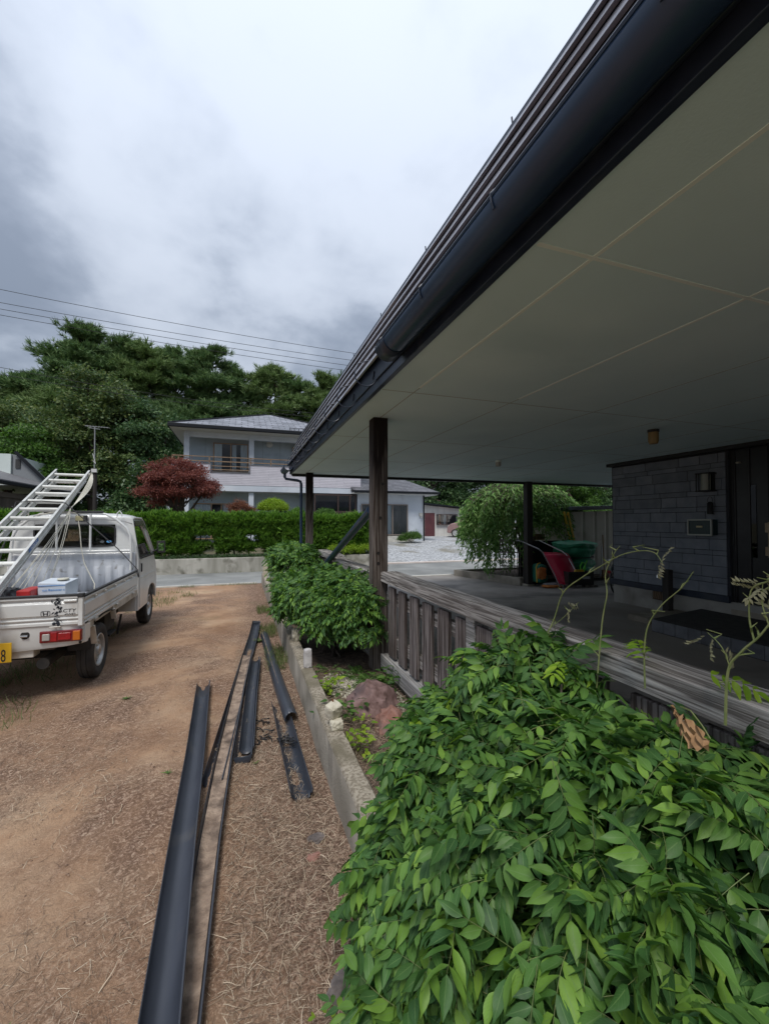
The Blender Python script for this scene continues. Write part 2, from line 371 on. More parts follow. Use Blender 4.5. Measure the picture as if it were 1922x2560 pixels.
def gravel_mat():
    m = bpy.data.materials.new('gravel'); m.use_nodes = True; t = m.node_tree; N = t.nodes.new; L = t.links.new
    b = t.nodes['Principled BSDF']; b.inputs['Roughness'].default_value = 0.85
    co = N('ShaderNodeTexCoord'); v = N('ShaderNodeTexVoronoi'); v.inputs['Scale'].default_value = 22; L(co.outputs['Object'], v.inputs['Vector'])
    hs = N('ShaderNodeSeparateColor'); L(v.outputs['Color'], hs.inputs[0])
    r = N('ShaderNodeValToRGB'); e = r.color_ramp.elements; e[0].color = (0.13, 0.135, 0.14, 1); e[1].color = (0.62, 0.63, 0.64, 1)
    q = e.new(0.5); q.color = (0.36, 0.37, 0.38, 1); L(hs.outputs[0], r.inputs[0])
    n = N('ShaderNodeTexNoise'); n.inputs['Scale'].default_value = 0.7; n.inputs['Detail'].default_value = 8; L(co.outputs['Object'], n.inputs['Vector'])
    r2 = N('ShaderNodeValToRGB'); r2.color_ramp.elements[0].position = 0.55; r2.color_ramp.elements[1].position = 0.68; L(n.outputs['Fac'], r2.inputs[0])
    x = N('ShaderNodeMix'); x.data_type = 'RGBA'; L(r2.outputs[0], x.inputs[0]); L(r.outputs[0], x.inputs[6]); x.inputs[7].default_value = (0.21, 0.20, 0.165, 1)
    L(x.outputs[2], b.inputs['Base Color'])
    bn = N('ShaderNodeBump'); bn.inputs['Strength'].default_value = 0.8; bn.inputs['Distance'].default_value = 0.02
    L(v.outputs['Distance'], bn.inputs['Height']); L(bn.outputs[0], b.inputs['Normal']); return m
gravel = gravel_mat()

def ground_h(X, Y):
    near = np.clip((6 - np.hypot(X, Y - 1)) / 4, 0, 1)
    return (vnoise(X, Y, 0.8, 1) - 0.5) * 0.05 * near + (vnoise(X, Y, 7, 2) - 0.5) * 0.018 * near + (vnoise(X, Y, 22, 3) - 0.5) * 0.008 * near - 0.004
sheet('ground', -600, 600, -600, 900, lambda X, Y: -0.35 + 0 * X, grass_soil, 2, 2)
sheet('yard_ground', 0, 0, 0, 0, ground_h, soil, 0, 0,
      xs=np.unique(np.concatenate([np.linspace(-30, -6, 25), np.linspace(-6, 0.6, 220)])),
      ys=np.unique(np.concatenate([np.linspace(-8, 0, 40), np.linspace(0, 7, 240), np.linspace(7, 11.4, 60)])))
sheet('road', -80, 80, 11.33, 15.4, lambda X, Y: 0.0 + 0 * X, asphalt, 60, 4)
def floor_z(X, Y): return np.interp(Y, [-10, 5.6, 9.0, 11.4], [0.19, 0.19, -0.04, -0.008]) + 0 * X
sheet('carport_floor', 1.35, 22, -8, 11.36, floor_z, asphalt_dark, 24, 60)
def hill(X, Y): return np.interp(Y, [14, 15.2, 22, 28, 60], [0.012, 0.012, 0.5, 0.6, 0.9]) + 0 * X
sheet('gravel_lot', 4.6, 60, 14.95, 45, lambda X, Y: hill(X, Y) + (vnoise(X, Y, 2, 5) - .5) * .03, gravel, 60, 90)
sheet('garden_soil', -60, 4.6, 14.15, 60, lambda X, Y: np.interp(Y, [14, 22, 60], [0.42, 0.52, 0.9]) + 0 * X, grass_soil, 20, 30)
sheet('planter_soil', 0.6, 1.36, -2.5, 11.3, lambda X, Y: 0.13 + (vnoise(X, Y, 3, 7) - .5) * .06, mat('bed_soil', (0.06, 0.042, 0.032), (0.17, 0.12, 0.09), rough=0.95, vs=18, bump=1.0, bs=40), 12, 150)
MB().box(2.0, 6.0, 11.26, 11.40, -0.05, 0.012).build('road_gutter_strip', concrete_pale, bevel=0.005)['kind'] = 'structure'
MB().box(4.6, 60, 14.85, 15.08, -0.05, 0.045).build('lot_kerb', mat('pink_concrete', (0.52, 0.45, 0.41), (0.62, 0.56, 0.52), vs=3, rough=.9), bevel=0.01)['kind'] = 'structure'
MB().box(-30, 0.4, 11.30, 11.37, -0.05, 0.03).build('yard_edging', concrete_pale, bevel=0.005)['kind'] = 'structure'
MB().box(4.35, 4.6, 14.0, 60, -0.05, 0.50).build('lot_side_kerb', concrete, bevel=0.01)['kind'] = 'structure'
# ------------------------------------------------------------------ the carport roof and house wall
navy = mat('navy_painted_metal', (0.015, 0.034, 0.078), (0.022, 0.048, 0.098), rough=0.34, vs=3, rvar=0.08)
navy_dull = mat('dull_painted_metal', (0.012, 0.020, 0.040), (0.022, 0.032, 0.056), rough=0.38, vs=9, c3=(0.05, 0.06, 0.075), s3=3.5, r3=(0.60, 0.76))
roof_metal = mat('roof_metal', (0.17, 0.17, 0.20), (0.26, 0.26, 0.30), rough=0.30, metal=0.6, vs=6, stretch=(1, .15, 1), rvar=0.1, bump=0.15, bs=12)
cream = mat('cream_board', (0.64, 0.82, 0.84), (0.70, 0.87, 0.88), rough=0.7, vs=1.3, c3=(0.58, 0.75, 0.77), s3=.7, bump=.1, bs=90)
cream_strip = mat('joint_tape', (0.80, 0.88, 0.83), rough=0.7)
seam_dark = mat('board_seam', (0.36, 0.40, 0.36), rough=0.9)
black_trim = mat('black_trim', (0.012, 0.012, 0.013), rough=0.5)
post_wood = wood_mat('post_timber', (0.075, 0.055, 0.045), (0.27, 0.235, 0.21), 2)
rail_wood = wood_mat('rail_timber', (0.13, 0.115, 0.105), (0.62, 0.58, 0.54), 1, fine=70, tone=(0.13, 0.11, 0.10))
picket_wood = wood_mat('picket_timber', (0.07, 0.055, 0.050), (0.36, 0.315, 0.30), 2, fine=60, tone=(0.10, 0.075, 0.065))
sill_wood = wood_mat('sill_timber', (0.22, 0.21, 0.20), (0.58, 0.56, 0.54), 1, fine=60, tone=(0.30, 0.29, 0.28))
dark_wood = mat('dark_stained_timber', (0.012, 0.010, 0.009), (0.035, 0.03, 0.027), rough=0.7, vs=8, stretch=(1, 1, .1))

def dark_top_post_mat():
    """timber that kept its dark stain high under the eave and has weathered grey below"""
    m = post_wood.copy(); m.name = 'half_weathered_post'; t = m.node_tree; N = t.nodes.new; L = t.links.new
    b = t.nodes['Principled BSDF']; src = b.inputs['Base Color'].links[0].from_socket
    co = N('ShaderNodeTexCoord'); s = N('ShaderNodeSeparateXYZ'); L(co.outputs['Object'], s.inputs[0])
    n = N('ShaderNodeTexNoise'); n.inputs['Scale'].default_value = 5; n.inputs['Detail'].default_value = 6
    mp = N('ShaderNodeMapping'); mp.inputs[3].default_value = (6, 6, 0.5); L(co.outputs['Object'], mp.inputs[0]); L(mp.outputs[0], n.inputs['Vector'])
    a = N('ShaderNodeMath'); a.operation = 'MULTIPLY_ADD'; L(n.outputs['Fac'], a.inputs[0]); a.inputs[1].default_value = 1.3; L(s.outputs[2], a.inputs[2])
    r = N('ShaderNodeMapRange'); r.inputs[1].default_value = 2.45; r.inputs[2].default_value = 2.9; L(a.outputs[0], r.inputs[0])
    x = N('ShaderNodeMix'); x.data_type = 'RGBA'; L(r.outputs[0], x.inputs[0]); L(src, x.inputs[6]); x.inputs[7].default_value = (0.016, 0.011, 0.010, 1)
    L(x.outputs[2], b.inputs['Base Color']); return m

H = empty('carport_house', (6.2, 3.0, 0.19), 'dark blue grey house with a wide flat carport roof on timber posts', 'house')
YS = -4.0
s_ = MB(); s_.box(1.0, 6.25, YS, 9.0, 2.60, 2.66); s_.box(6.25, 13.0, 5.6, 9.0, 2.60, 2.66); s_.build('soffit', cream, H)
j = MB()
for x in (1.277, 2.17): j.box(x - .009, x + .009, YS + .1, 2.9, 2.5975, 2.601)
j.box(1.02, 6.15, 1.238, 1.256, 2.5968, 2.6005); j.build('joint_tape', cream_strip, H)
j = MB()
for y in (3.03, 4.84, 6.64, 8.3): j.box(1.02, 6.15 if y < 5.6 else 12.9, y - .004, y + .004, 2.5985, 2.601)
for x in (1.277, 2.17): j.box(x - .004, x + .004, 2.9, 8.95, 2.5983, 2.6012)
for x in (3.08, 3.99, 4.9, 5.8): j.box(x - .004, x + .004, YS + .1, 8.95, 2.5983, 2.6012)
j.build('board_joint', seam_dark, H)
f_ = MB(); f_.box(0.965, 1.0, YS, 9.035, 2.588, 2.652); f_.box(0.952, 0.997, YS, 9.048, 2.654, 2.80)
f_.box(1.003, 13, 9.0, 9.035, 2.56, 2.652); f_.box(1.0, 13, 9.003, 9.048, 2.654, 2.80)
f_.build('fascia', navy_dull, H, bevel=0.003)
MB().box(1.02, 13, 8.93, 8.995, 2.545, 2.598).build('end_beam', black_trim, H, bevel=0.003)
# lapped metal skirt round the roof edge, five visible courses, mitred at the corner
XK = lambda k: 0.925 + 0.036 * k
ZK = lambda k: 2.775 + 0.108 * k
sk = MB(); ny = 150
for k in range(5):
    x0, z0, x1, z1 = XK(k) - .018, ZK(k), XK(k + 1) + .006, ZK(k + 1) + .006
    yc0, yc1 = 9.07 - (XK(k) - .925) + .016, 9.07 - (XK(k + 1) - .925) - .006
    V = []; F = []
    for i in range(ny + 1):
        t = i / ny; w = (float(vnoise(t * 40, k, 1.7, 3)) - .5) * .007
        V += [(x0 + .014, YS + (yc0 - YS) * t, z0 - .004), (x0 + w * .3, YS + (yc0 - YS) * t, z0 + w), (x1, YS + (yc1 - YS) * t, z1)]
    for i in range(ny):
        a = i * 3; F += [(a, a + 3, a + 4, a + 1), (a + 1, a + 4, a + 5, a + 2)]
    sk.add(V, F)
    sk.add([(x0 + .014, yc0, z0 - .004), (x0, yc0, z0), (x1, yc1, z1), (13, yc0, z0 - .004), (13, yc0, z0), (13, yc1, z1)], [(0, 3, 4, 1), (1, 4, 5, 2)])
sk.build('roof_skirt', roof_metal, H)
MB().box(1.09, 13.0, YS, 8.88, 3.24, 3.30).build('roof_deck', navy_dull, H)
for k in range(7): y_ = .6 + k * .9; MB().tube([(1.10, y_, 3.30), (1.095, y_, 3.335)], .004, 5).build('roof_clip', navy_dull, H)

def channel(path, r, name, m, parent=None, roll=0.0, a0=180, a1=360, lip=0.006, thick=0.004, wob=0.0, caps=(0, 0), jag=0.0):
    """half round gutter swept along a path, open side up (roll turns it), with a rolled front lip"""
    pts = [Vector(p) for p in path]; n = 14; V = []; F = []; lips = ([], []); rows = len(pts)
    for i, p in enumerate(pts):
        t = (pts[min(i + 1, rows - 1)] - pts[max(i - 1, 0)]).normalized(); side = Vector((t.y, -t.x, 0)).normalized(); up = side.cross(t)
        rr = r * (1 + wob * math.sin(i * 1.7)); rl = roll[i] if isinstance(roll, (list, tuple)) else roll
        for k in range(n + 1):
            a = R(a0 + (a1 - a0) * k / n + rl); q = p + side * math.cos(a) * rr + up * math.sin(a) * rr
            if jag and i == rows - 1: q += t * jag * math.sin(k * 2.3) * .5
            V.append(q)
        lips[0].append(V[-n - 1]); lips[1].append(V[-1])
    for i in range(rows - 1):
        for k in range(n): a = i * (n + 1) + k; F.append((a, a + 1, a + n + 2, a + n + 1))
    for end, c in ((0, caps[0]), (rows - 1, caps[1])):
        if c: F.append(tuple(end * (n + 1) + k for k in range(n + 1)))
    b = MB(); b.add(V, F); o = b.build(name, m, parent, smooth=True, solid=thick)
    return o, lips

def lin(a, b, n): return [tuple(a[k] + (b[k] - a[k]) * i / n for k in range(3)) for i in range(n + 1)]
g, lp = channel(lin((0.872, YS, 2.685), (0.872, 2.47, 2.685), 40), 0.078, 'gutter', navy, H)
b = MB(); b.tube(lp[0], .0075, 6); b.tube([(0.801, 2.47, 2.70), (0.801, 2.47, 2.70)], .001, 3); b.build('gutter_lip', navy, g, smooth=True)
channel(lin((0.872, 2.34, 2.684), (0.872, 2.50, 2.684), 2), 0.081, 'gutter_sleeve', navy_dull, H)
g2, lp = channel(lin((0.872, 8.42, 2.685), (0.872, 9.22, 2.685), 8), 0.078, 'gutter', navy, H, caps=(0, 1))
MB().tube(lp[0], .0075, 6).build('gutter_lip', navy, g2, smooth=True)
br = []
for i in range(16):
    y = -0.6 + 0.6 * i; b = MB(); sag = 0.0 if y < 2.5 else random.uniform(-.02, .012)
    arc = [(0.875 + .083 * math.cos(R(a)), y + sag * (a - 180) / 90, 2.69 + .083 * math.sin(R(a)) + sag) for a in range(170, 365, 15)]
    if y > 2.5: b.tube([(0.905, y, 2.80), (0.82, y, 2.765)] + arc + [(0.952, y, 2.72)], .004, 6)
    else: b.tube([(0.885, y, 2.775), (0.80, y, 2.705), (0.787, y, 2.69), (0.792, y, 2.66), (0.80, y, 2.64)], .0038, 6)
    if y > 2.5: b.beam((0.946, y + .02, 2.73), (0.946, y + .05, 2.675), .014, .006, (1, 0, 0))
    br.append(b.build('gutter_bracket', navy_dull, H))
dp = MB(); dp.tube([(0.875, 9.12, 2.62), (0.875, 9.12, 2.54), (0.90, 9.115, 2.50), (1.13, 9.02, 2.465), (1.19, 9.0, 2.44), (1.205, 8.99, 2.38), (1.205, 8.99, 1.2), (1.205, 8.99, 0.12)], .03, 12)
for z in (2.1, 1.3): dp.tube([(1.205, 8.99, z), (1.205, 8.99, z + .05)], .034, 12)
dp.build('downpipe', navy, H, smooth=True)
pm = dark_top_post_mat()
MB().box(1.205, 1.355, 3.855, 4.005, 0.15, 2.60).build('post', pm, H, bevel=0.008)
MB().box(1.27, 1.41, 8.66, 8.80, 0.05, 2.60).build('post', pm, H, bevel=0.007)
MB().box(6.80, 6.965, 8.80, 8.965, -0.05, 2.60).build('post', dark_wood, H, bevel=0.007)
MB().box(6.76, 7.0, 8.76, 9.0, -0.06, 0.02).build('post_base', concrete, H, bevel=0.01)
for z in (1.28, 1.18, 1.62, 1.95): MB().lathe((1.28 + random.uniform(-.03, .03), 3.8535, z), (0, -1, 0), [(-.004, .016), (.003, .014), (.001, .006), (0, .001)], 14).build('wood_plug', dark_wood, H, smooth=True)

# block faced siding: each course built from separate raised blocks
siding = mat('siding_blocks', (0.15, 0.168, 0.205), (0.20, 0.218, 0.255), rough=0.65, vs=6, bump=0.35, bs=40, island=((.85, .85, .85), (1.15, 1.15, 1.15)))
groove = mat('siding_groove', (0.03, 0.033, 0.042), rough=0.9)
def block_wall(name, a, b, z0, z1, nrm, parent):
    a = Vector(a); b = Vector(b); L = (b - a).length; t = (b - a) / L; n = Vector(nrm); m = MB(); z = z0; k = 0
    while z < z1 - .02:
        h = min((0.155, 0.075, 0.155, 0.15, 0.07)[k % 5], z1 - z); k += 1; s = -random.uniform(0, .4)
        while s < L:
            w = random.choice((0.30, 0.42, 0.55, 0.24, 0.48)); e0, e1 = max(s, 0) + .003, min(s + w, L) - .003; s += w
            if e1 - e0 < .03: continue
            dpt = random.uniform(.008, .012); c = a + t * (e0 + e1) / 2; c.z = z + h / 2
            m.obox(c + n * dpt / 2, (t, n, Vector((0, 0, 1))), ((e1 - e0) / 2, dpt / 2 + .004, h / 2 - .003))
        z += h
    o = m.build(name, siding, parent, bevel=0.0025, seg=1); return o
MB().box(6.20, 13, 3.83, 5.70, 0.50, 2.60).build('wall', groove, H)
MB().box(6.20, 13, YS, 2.55, 0.30, 2.60).build('wall', groove, H)
block_wall('wall_siding', (6.20, 3.86, 0), (6.20, 5.68, 0), 0.585, 2.53, (-1, 0, 0), H)
block_wall('wall_siding', (6.22, 5.70, 0), (10.0, 5.70, 0), 0.585, 2.53, (0, 1, 0), H)
MB().box(6.10, 13, YS, 5.73, 2.545, 2.598).build('wall_head_trim', black_trim, H, bevel=0.003)
MB().box(6.165, 6.21, 3.83, 5.735, 0.495, 0.585).build('base_trim', navy_dull, H, bevel=0.004)
MB().box(6.205, 13, YS, 5.695, 0.0, 0.51).build('foundation', mat('foundation_render', (0.30, 0.29, 0.27), (0.40, 0.385, 0.36), rough=.85, vs=2, c3=(.2, .19, .17), s3=2), H)
b = MB(); b.box(6.19, 6.22, 4.62, 4.95, 0.36, 0.50); v = b.build('vent_grille', mat('rusty_vent', (0.06, 0.035, 0.02), rough=.7), H)
b = MB()
for i in range(9): b.box(6.178, 6.192, 4.64 + i * .034, 4.655 + i * .034, 0.375, 0.49)
b.build('slat', mat('vent_slat', (0.22, 0.15, 0.09), rough=.6), v)
# entrance door
dark_door = mat('door_panel', (0.010, 0.010, 0.012), (0.02, 0.02, 0.022), rough=0.35, vs=5)
dr = MB(); dr.box(6.26, 6.30, 2.55, 3.83, 0.40, 2.545)
for y in (3.79, 3.62, 3.42): dr.box(6.245, 6.262, y - .012, y + .012, 0.42, 2.54)
D = dr.build('door', dark_door, H, bevel=0.003)
MB().box(6.235, 6.275, 3.795, 3.835, 0.38, 2.548).build('door_frame', black_trim, H, bevel=0.004)
MB().box(6.252, 6.258, 3.545, 3.60, 1.12, 2.06).build('glass_strip', glass_mat('door_glass', (0.35, 0.38, 0.42), 0.3), D)
b = MB(); b.beam((6.17, 3.36, 1.14), (6.17, 3.36, 1.58), .028, .028, (1, 0, 0)); b.box(6.175, 6.262, 3.345, 3.415, 1.45, 1.57); b.box(6.175, 6.262, 3.345, 3.415, 1.16, 1.27)
b.build('handle', mat('door_handle_wood', (0.36, 0.26, 0.16), (0.50, 0.38, 0.26), rough=.45, vs=20), D, bevel=0.006)
MB().box(6.20, 6.4, YS, 3.83, 0.345, 0.42).build('door_sill', concrete, H, bevel=0.004)
# tiled step before the door
MB().add([(4.96, YS, .19), (4.96, 3.98, .19), (6.22, 4.22, .19), (6.22, YS, .19), (4.96, YS, .345), (4.96, 3.98, .345), (6.22, 4.22, .345), (6.22, YS, .345)],
         [(0, 1, 2, 3), (4, 7, 6, 5), (0, 4, 5, 1), (1, 5, 6, 2), (2, 6, 7, 3), (3, 7, 4, 0)]).build('entrance_step', mat('step_slate', (0.03, 0.029, 0.03), (0.055, 0.052, 0.052), rough=.8, vs=12), H)
b = MB()
for i in range(50):
    y1 = 3.975 - i * .152; b.box(4.948, 4.963, y1 - .147, y1, .197, .341)
for i in range(8):
    t0 = i * .152; p = Vector((4.965, 3.985, .27)); u = Vector((1.26, .24, 0)).normalized(); b.obox(p + u * (t0 + .074), (u, Vector((-u.y, u.x, 0)), Vector((0, 0, 1))), (.072, .006, .072))
b.build('step_tile', mat('step_tiles', (0.10, 0.105, 0.12), (0.15, 0.155, 0.17), rough=.5, vs=10, island=((.8, .8, .8), (1.2, 1.2, 1.2))), H, bevel=0.003, seg=1)
MB().box(5.25, 6.2, 4.25, 4.60, 0.17, 0.27).build('drain_basin', concrete, H, bevel=0.02)

# things fixed to the wall and ceiling
W = empty('wall_lamp', (6.19, 4.06, 2.02), 'square black framed porch lamp on the grey block wall beside the door', 'lamp')
MB().box(6.15, 6.192, 3.99, 4.13, 2.0, 2.27).build('back_plate', black_trim, W)
b = MB(); b.box(6.03, 6.20, 3.965, 4.155, 2.245, 2.262); b.box(6.03, 6.20, 3.965, 4.155, 2.005, 2.02)
for y in (3.975, 4.145, 4.11): b.box(6.035, 6.05, y - .005, y + .005, 2.0, 2.25)
b.build('frame', black_trim, W, bevel=0.002)
MB().lathe((6.10, 4.055, 2.02), (0, 0, 1), [(0, .055), (.225, .055), (.226, 0)], 24).build('lamp_shade', mat('frosted_glass', (0.30, 0.31, 0.27), rough=.35), W, smooth=True)
B_ = empty('wind_bell', (6.14, 4.03, 1.70), 'small dark bell hanging between the porch lamp and the letterbox', 'bell')
MB().lathe((6.14, 4.03, 1.69), (0, 0, 1), [(0, .036), (.02, .038), (.15, .034), (.17, .018), (.171, 0)], 20).build('bell_body', mat('dark_iron', (0.02, 0.02, 0.022), rough=.55, metal=.5), B_, smooth=True)
MB().tube([(6.14, 3.995 + .005 * 0, 1.86)] + [(6.14, 4.03 + .032 * math.cos(R(a)), 1.88 + .05 * math.sin(R(a))) for a in range(180, -1, -20)] + [(6.14, 4.062, 1.86)], .003, 5).build('hanging_loop', MATS['dark_iron'], B_)
P_ = empty('letterbox', (6.12, 4.11, 1.39), 'wide silver edged dark letterbox fixed to the block wall', 'letterbox')
MB().box(6.06, 6.19, 3.965, 4.275, 1.40, 1.615).build('box', mat('letterbox_green', (0.008, 0.03, 0.034), rough=.3), P_, bevel=0.006)
b = MB()
for (y0, y1, z0, z1) in ((3.955, 4.285, 1.60, 1.622), (3.955, 4.285, 1.39, 1.412), (3.955, 3.972, 1.41, 1.602), (4.268, 4.285, 1.41, 1.602)): b.box(6.045, 6.075, y0, y1, z0, z1)
b.build('frame', mat('brushed_alloy', (0.34, 0.35, 0.33), rough=.4, metal=.6), P_, bevel=0.003)
MB().box(6.05, 6.062, 4.08, 4.165, 1.50, 1.53).build('name_plate', mat('brass_plate', (0.42, 0.36, 0.22), rough=.4, metal=.4), P_, bevel=0.008)
T_ = empty('garden_tap', (6.02, 4.57, 0.27), 'dark wooden standpipe with a chrome tap in front of the block wall', 'tap')
MB().box(5.97, 6.07, 4.52, 4.62, 0.26, 0.87).build('post', dark_wood, T_, bevel=0.006)
chrome = mat('chrome', (0.6, 0.62, 0.64), rough=.2, metal=1)
b = MB(); b.tube([(6.0, 4.57, .80), (5.90, 4.60, .80), (5.87, 4.61, .79), (5.865, 4.61, .75)], .012, 8); b.tube([(5.92, 4.595, .80), (5.92, 4.595, .84)], .008, 8); b.beam((5.90, 4.57, .845), (5.94, 4.62, .845), .015, .01)
b.build('tap', chrome, T_, smooth=True)
for i, (x, y, r_, h_, c, lab) in enumerate(((4.30, 3.40, .052, .13, (0.34, 0.23, 0.09), 'round amber ceiling lamp on the carport soffit nearer the door'),
                                    (4.03, 5.95, .045, .07, (0.50, 0.49, 0.45), 'small bare ceiling lamp on the carport soffit farther from the camera'))):
    c_ = empty('ceiling_lamp', (x, y, 2.6), lab, 'lamp', 'lamps under the carport ceiling')
    MB().lathe((x, y, 2.6), (0, 0, -1), [(0, r_ * 1.1), (.025, r_ * 1.1), (.03, r_)], 24).build('base', black_trim if i == 0 else cream_strip, c_, smooth=True)
    MB().lathe((x, y, 2.575), (0, 0, -1), [(0, r_), (h_ * .8, r_ * .98), (h_, r_ * .8), (h_ + .001, 0)], 24).build('lamp_shade', mat('lamp_shade_%d' % i, c, rough=.3, trans=.3), c_, smooth=True)
MB().box(6.22, 6.262, 3.715, 3.755, 2.36, 2.38).build('door_sensor', mat('ivory', (0.5, 0.47, 0.4), rough=.4), D, bevel=.004)

# ------------------------------------------------------------------ timber fences beside the carport
def fence(name, y0, y1, label, zt=lambda y: 1.10, posts=(), p0=None):
    Fz = empty(name, (1.34, (y0 + y1) / 2, 0.0), label, 'fence', 'timber fences along the planting bed')
    b = MB(); n = int((y1 - y0) / .06); V = []
    for i in range(n + 1):
        y = y0 + (y1 - y0) * i / n; z = zt(y); w = lambda s: (float(vnoise(y * 3, s, 2.3, 4)) - .5) * .005
        V += [(1.278 + w(1), y, z - .088), (1.278 + w(2), y, z - .006), (1.288, y, z + w(3)), (1.436, y, z + w(4)), (1.446, y, z - .01), (1.446, y, z - .088)]
    Fc = [(i * 6 + k, i * 6 + (k + 1) % 6, i * 6 + 6 + (k + 1) % 6, i * 6 + 6 + k) for i in range(n) for k in range(6)] + [tuple(range(5, -1, -1)), tuple(n * 6 + k for k in range(6))]
    b.add(V, Fc); b.build('top_rail', rail_wood, Fz)
    for z in (0.82, 0.43):
        MB().box(1.332, 1.375, y0 + .02, y1 - .02, z, z + .098).build('cross_rail', rail_wood, Fz, bevel=0.004)
    y = (p0 if p0 else y1 - .16)
    while y > y0 + .15:
        if not any(abs(y - .06 - q) < .11 for q in posts):
            w = random.uniform(.150, .178); r = random.uniform(-.008, .008); zb, zz = random.uniform(.335, .355), zt(y) - random.uniform(.115, .125)
            b = MB(); V = [(1.302, y - w, zb), (1.302, y, zb), (1.330, y, zb), (1.330, y - w, zb), (1.302, y - w + r, zz), (1.302, y + r, zz), (1.330, y + r, zz), (1.330, y - w + r, zz)]
            b.add(V, [(0, 3, 2, 1), (4, 5, 6, 7), (0, 1, 5, 4), (1, 2, 6, 5), (2, 3, 7, 6), (3, 0, 4, 7)]); b.build('picket', picket_wood, Fz, bevel=0.005)
        y -= 0.256
    for q in posts: MB().box(1.30, 1.40, q - .05, q + .05, 0.18, zt(q) - .089).build('post', sill_wood, Fz, bevel=0.006)
    MB().box(1.268, 1.42, y0, y1 - .02, 0.195, 0.325).build('sill', sill_wood, Fz, bevel=0.008)
    MB().box(1.30, 1.41, y0, y1, -0.05, 0.193).build('footing', concrete_top, Fz, bevel=0.01)
    return Fz
fence('picket_fence', -1.6, 3.85, 'long weathered grey picket fence with a thick top rail in front of the carport', posts=(2.225,), p0=3.70)
fence('picket_fence', 4.10, 7.33, 'shorter weathered picket fence half hidden by shrubs beyond the big post', zt=lambda y: 1.10 if y > 6 else 1.06, posts=(7.25, 5.6))
# the loose drainpipe leaning from the post down behind the bushes
lp_ = MB(); lp_.tube([(1.235, 4.03, 1.70), (1.24, 7.25, 0.66)], .042, 16); lp_.tube([(1.235, 4.03, 1.70), (1.235, 4.08, 1.683)], .046, 16)
tag(lp_.build('drainpipe', navy, smooth=True), 'loose black drainpipe leaning diagonally against the middle timber post', 'pipe')

# ------------------------------------------------------------------ low concrete wall of the planting bed and what stands on it
def rough_wall(name, x0, x1, y0, y1, z0, zt, seg, parent=None):
    V = []; n = int((y1 - y0) / seg)
    for i in range(n + 1):
        y = y0 + (y1 - y0) * i / n; j = lambda s, a: (float(vnoise(y * 4, s * 3, 2.1, 8)) - .5) * a
        V += [(x0 - .008 + j(1, .006), y, z0), (x0 + j(2, .005), y, zt - .018), (x0 + .010 + j(3, .007), y, zt - .003 + j(4, .004)), (x0 * .5 + x1 * .5, y, zt + j(5, .006)),
              (x1 - .012 + j(6, .007), y, zt - .003 + j(7, .004)), (x1 + j(8, .01), y, zt - .02), (x1 + .004, y, z0)]
    k = 7; F = [(i * k + q, i * k + q + 1, i * k + k + q + 1, i * k + k + q) for i in range(n) for q in range(k - 1)] + [tuple(range(k)), tuple(n * k + q for q in range(k - 1, -1, -1))]
    b = MB(); b.v = V; b.f = F; b.mi = [1 if (n_ % (k - 1)) in (1, 2, 3, 4) else 0 for n_ in range(n * (k - 1))] + [0, 0]
    return b.build(name, [concrete, concrete_top], parent, smooth=True)
tag(rough_wall('planter_wall', 0.515, 0.628, -2.6, 11.30, -0.1, 0.27, 0.045), 'long low concrete wall edging the bare soil yard beside the fence', 'wall')
chalk = mat('chalky_stone', (0.42, 0.39, 0.30), (0.62, 0.58, 0.47), rough=0.95, vs=14, bump=1.0, bs=45, c3=(0.42, 0.38, 0.28), s3=7)
chalk_grey = mat('pale_stone', (0.42, 0.40, 0.40), (0.60, 0.58, 0.57), rough=0.95, vs=14, bump=0.7, bs=45)
def stone(name, c, size, m, parent=None, rot=(0, 0, 0), amp=.12, sub=4, cube=0.0, seed=0, lobes=3):
    bm = bmesh.new(); bmesh.ops.create_icosphere(bm, subdivisions=sub, radius=1.0); rt = Euler(rot).to_matrix(); r2 = random.Random(seed)
    pl = [(Vector((r2.uniform(-1, 1), r2.uniform(-1, 1), r2.uniform(-1, 1))).normalized(), r2.uniform(.62, .92)) for _ in range(lobes * 5)]
    for v in bm.verts:
        p = v.co.copy()
        if cube: mxx = max(abs(p.x), abs(p.y), abs(p.z)); p = p.lerp(p / mxx, cube)
        else:
            for n_, dd in pl:
                q = p.dot(n_)
                if q > dd: p -= n_ * (q - dd)
        nz = math.sin(p.x * 5 + seed) * math.sin(p.y * 6 + seed * 2) * math.sin(p.z * 7) + .5 * math.sin(p.x * 13) * math.sin(p.y * 15 + seed) + .3 * math.sin(p.z * 27 + p.x * 22)
        p *= 1 + amp * .5 * nz
        v.co = rt @ Vector((p.x * size[0], p.y * size[1], p.z * size[2])) + Vector(c)
    me = bpy.data.meshes.new(name); bm.to_mesh(me); bm.free()
    return finish(name, me, m, parent, smooth=True)
tag(stone('stone_block', (.578, 3.83, .352), (.037, .033, .088), chalk_grey, cube=.7, amp=.05, seed=2), 'pale grey upright block standing on the wall beside the middle bush', 'stone', 'white blocks on the low wall')
S2 = empty('stone_block', (.578, 2.66, .27), 'yellowish white broken block with a rusty spike, on the wall above the rocks', 'stone', 'white blocks on the low wall')
stone('base_piece', (.582, 2.64, .298), (.042, .038, .032), chalk, S2, cube=.5, amp=.15, seed=4)
stone('upper_piece', (.572, 2.68, .372), (.046, .042, .044), chalk, S2, rot=(.25, -.2, .5), cube=.75, amp=.06, seed=5)
MB().tube([(.575, 2.69, .40), (.568, 2.70, .435)], .006, 6).build('spike', mat('rust', (.16, .07, .03), rough=.9), S2)
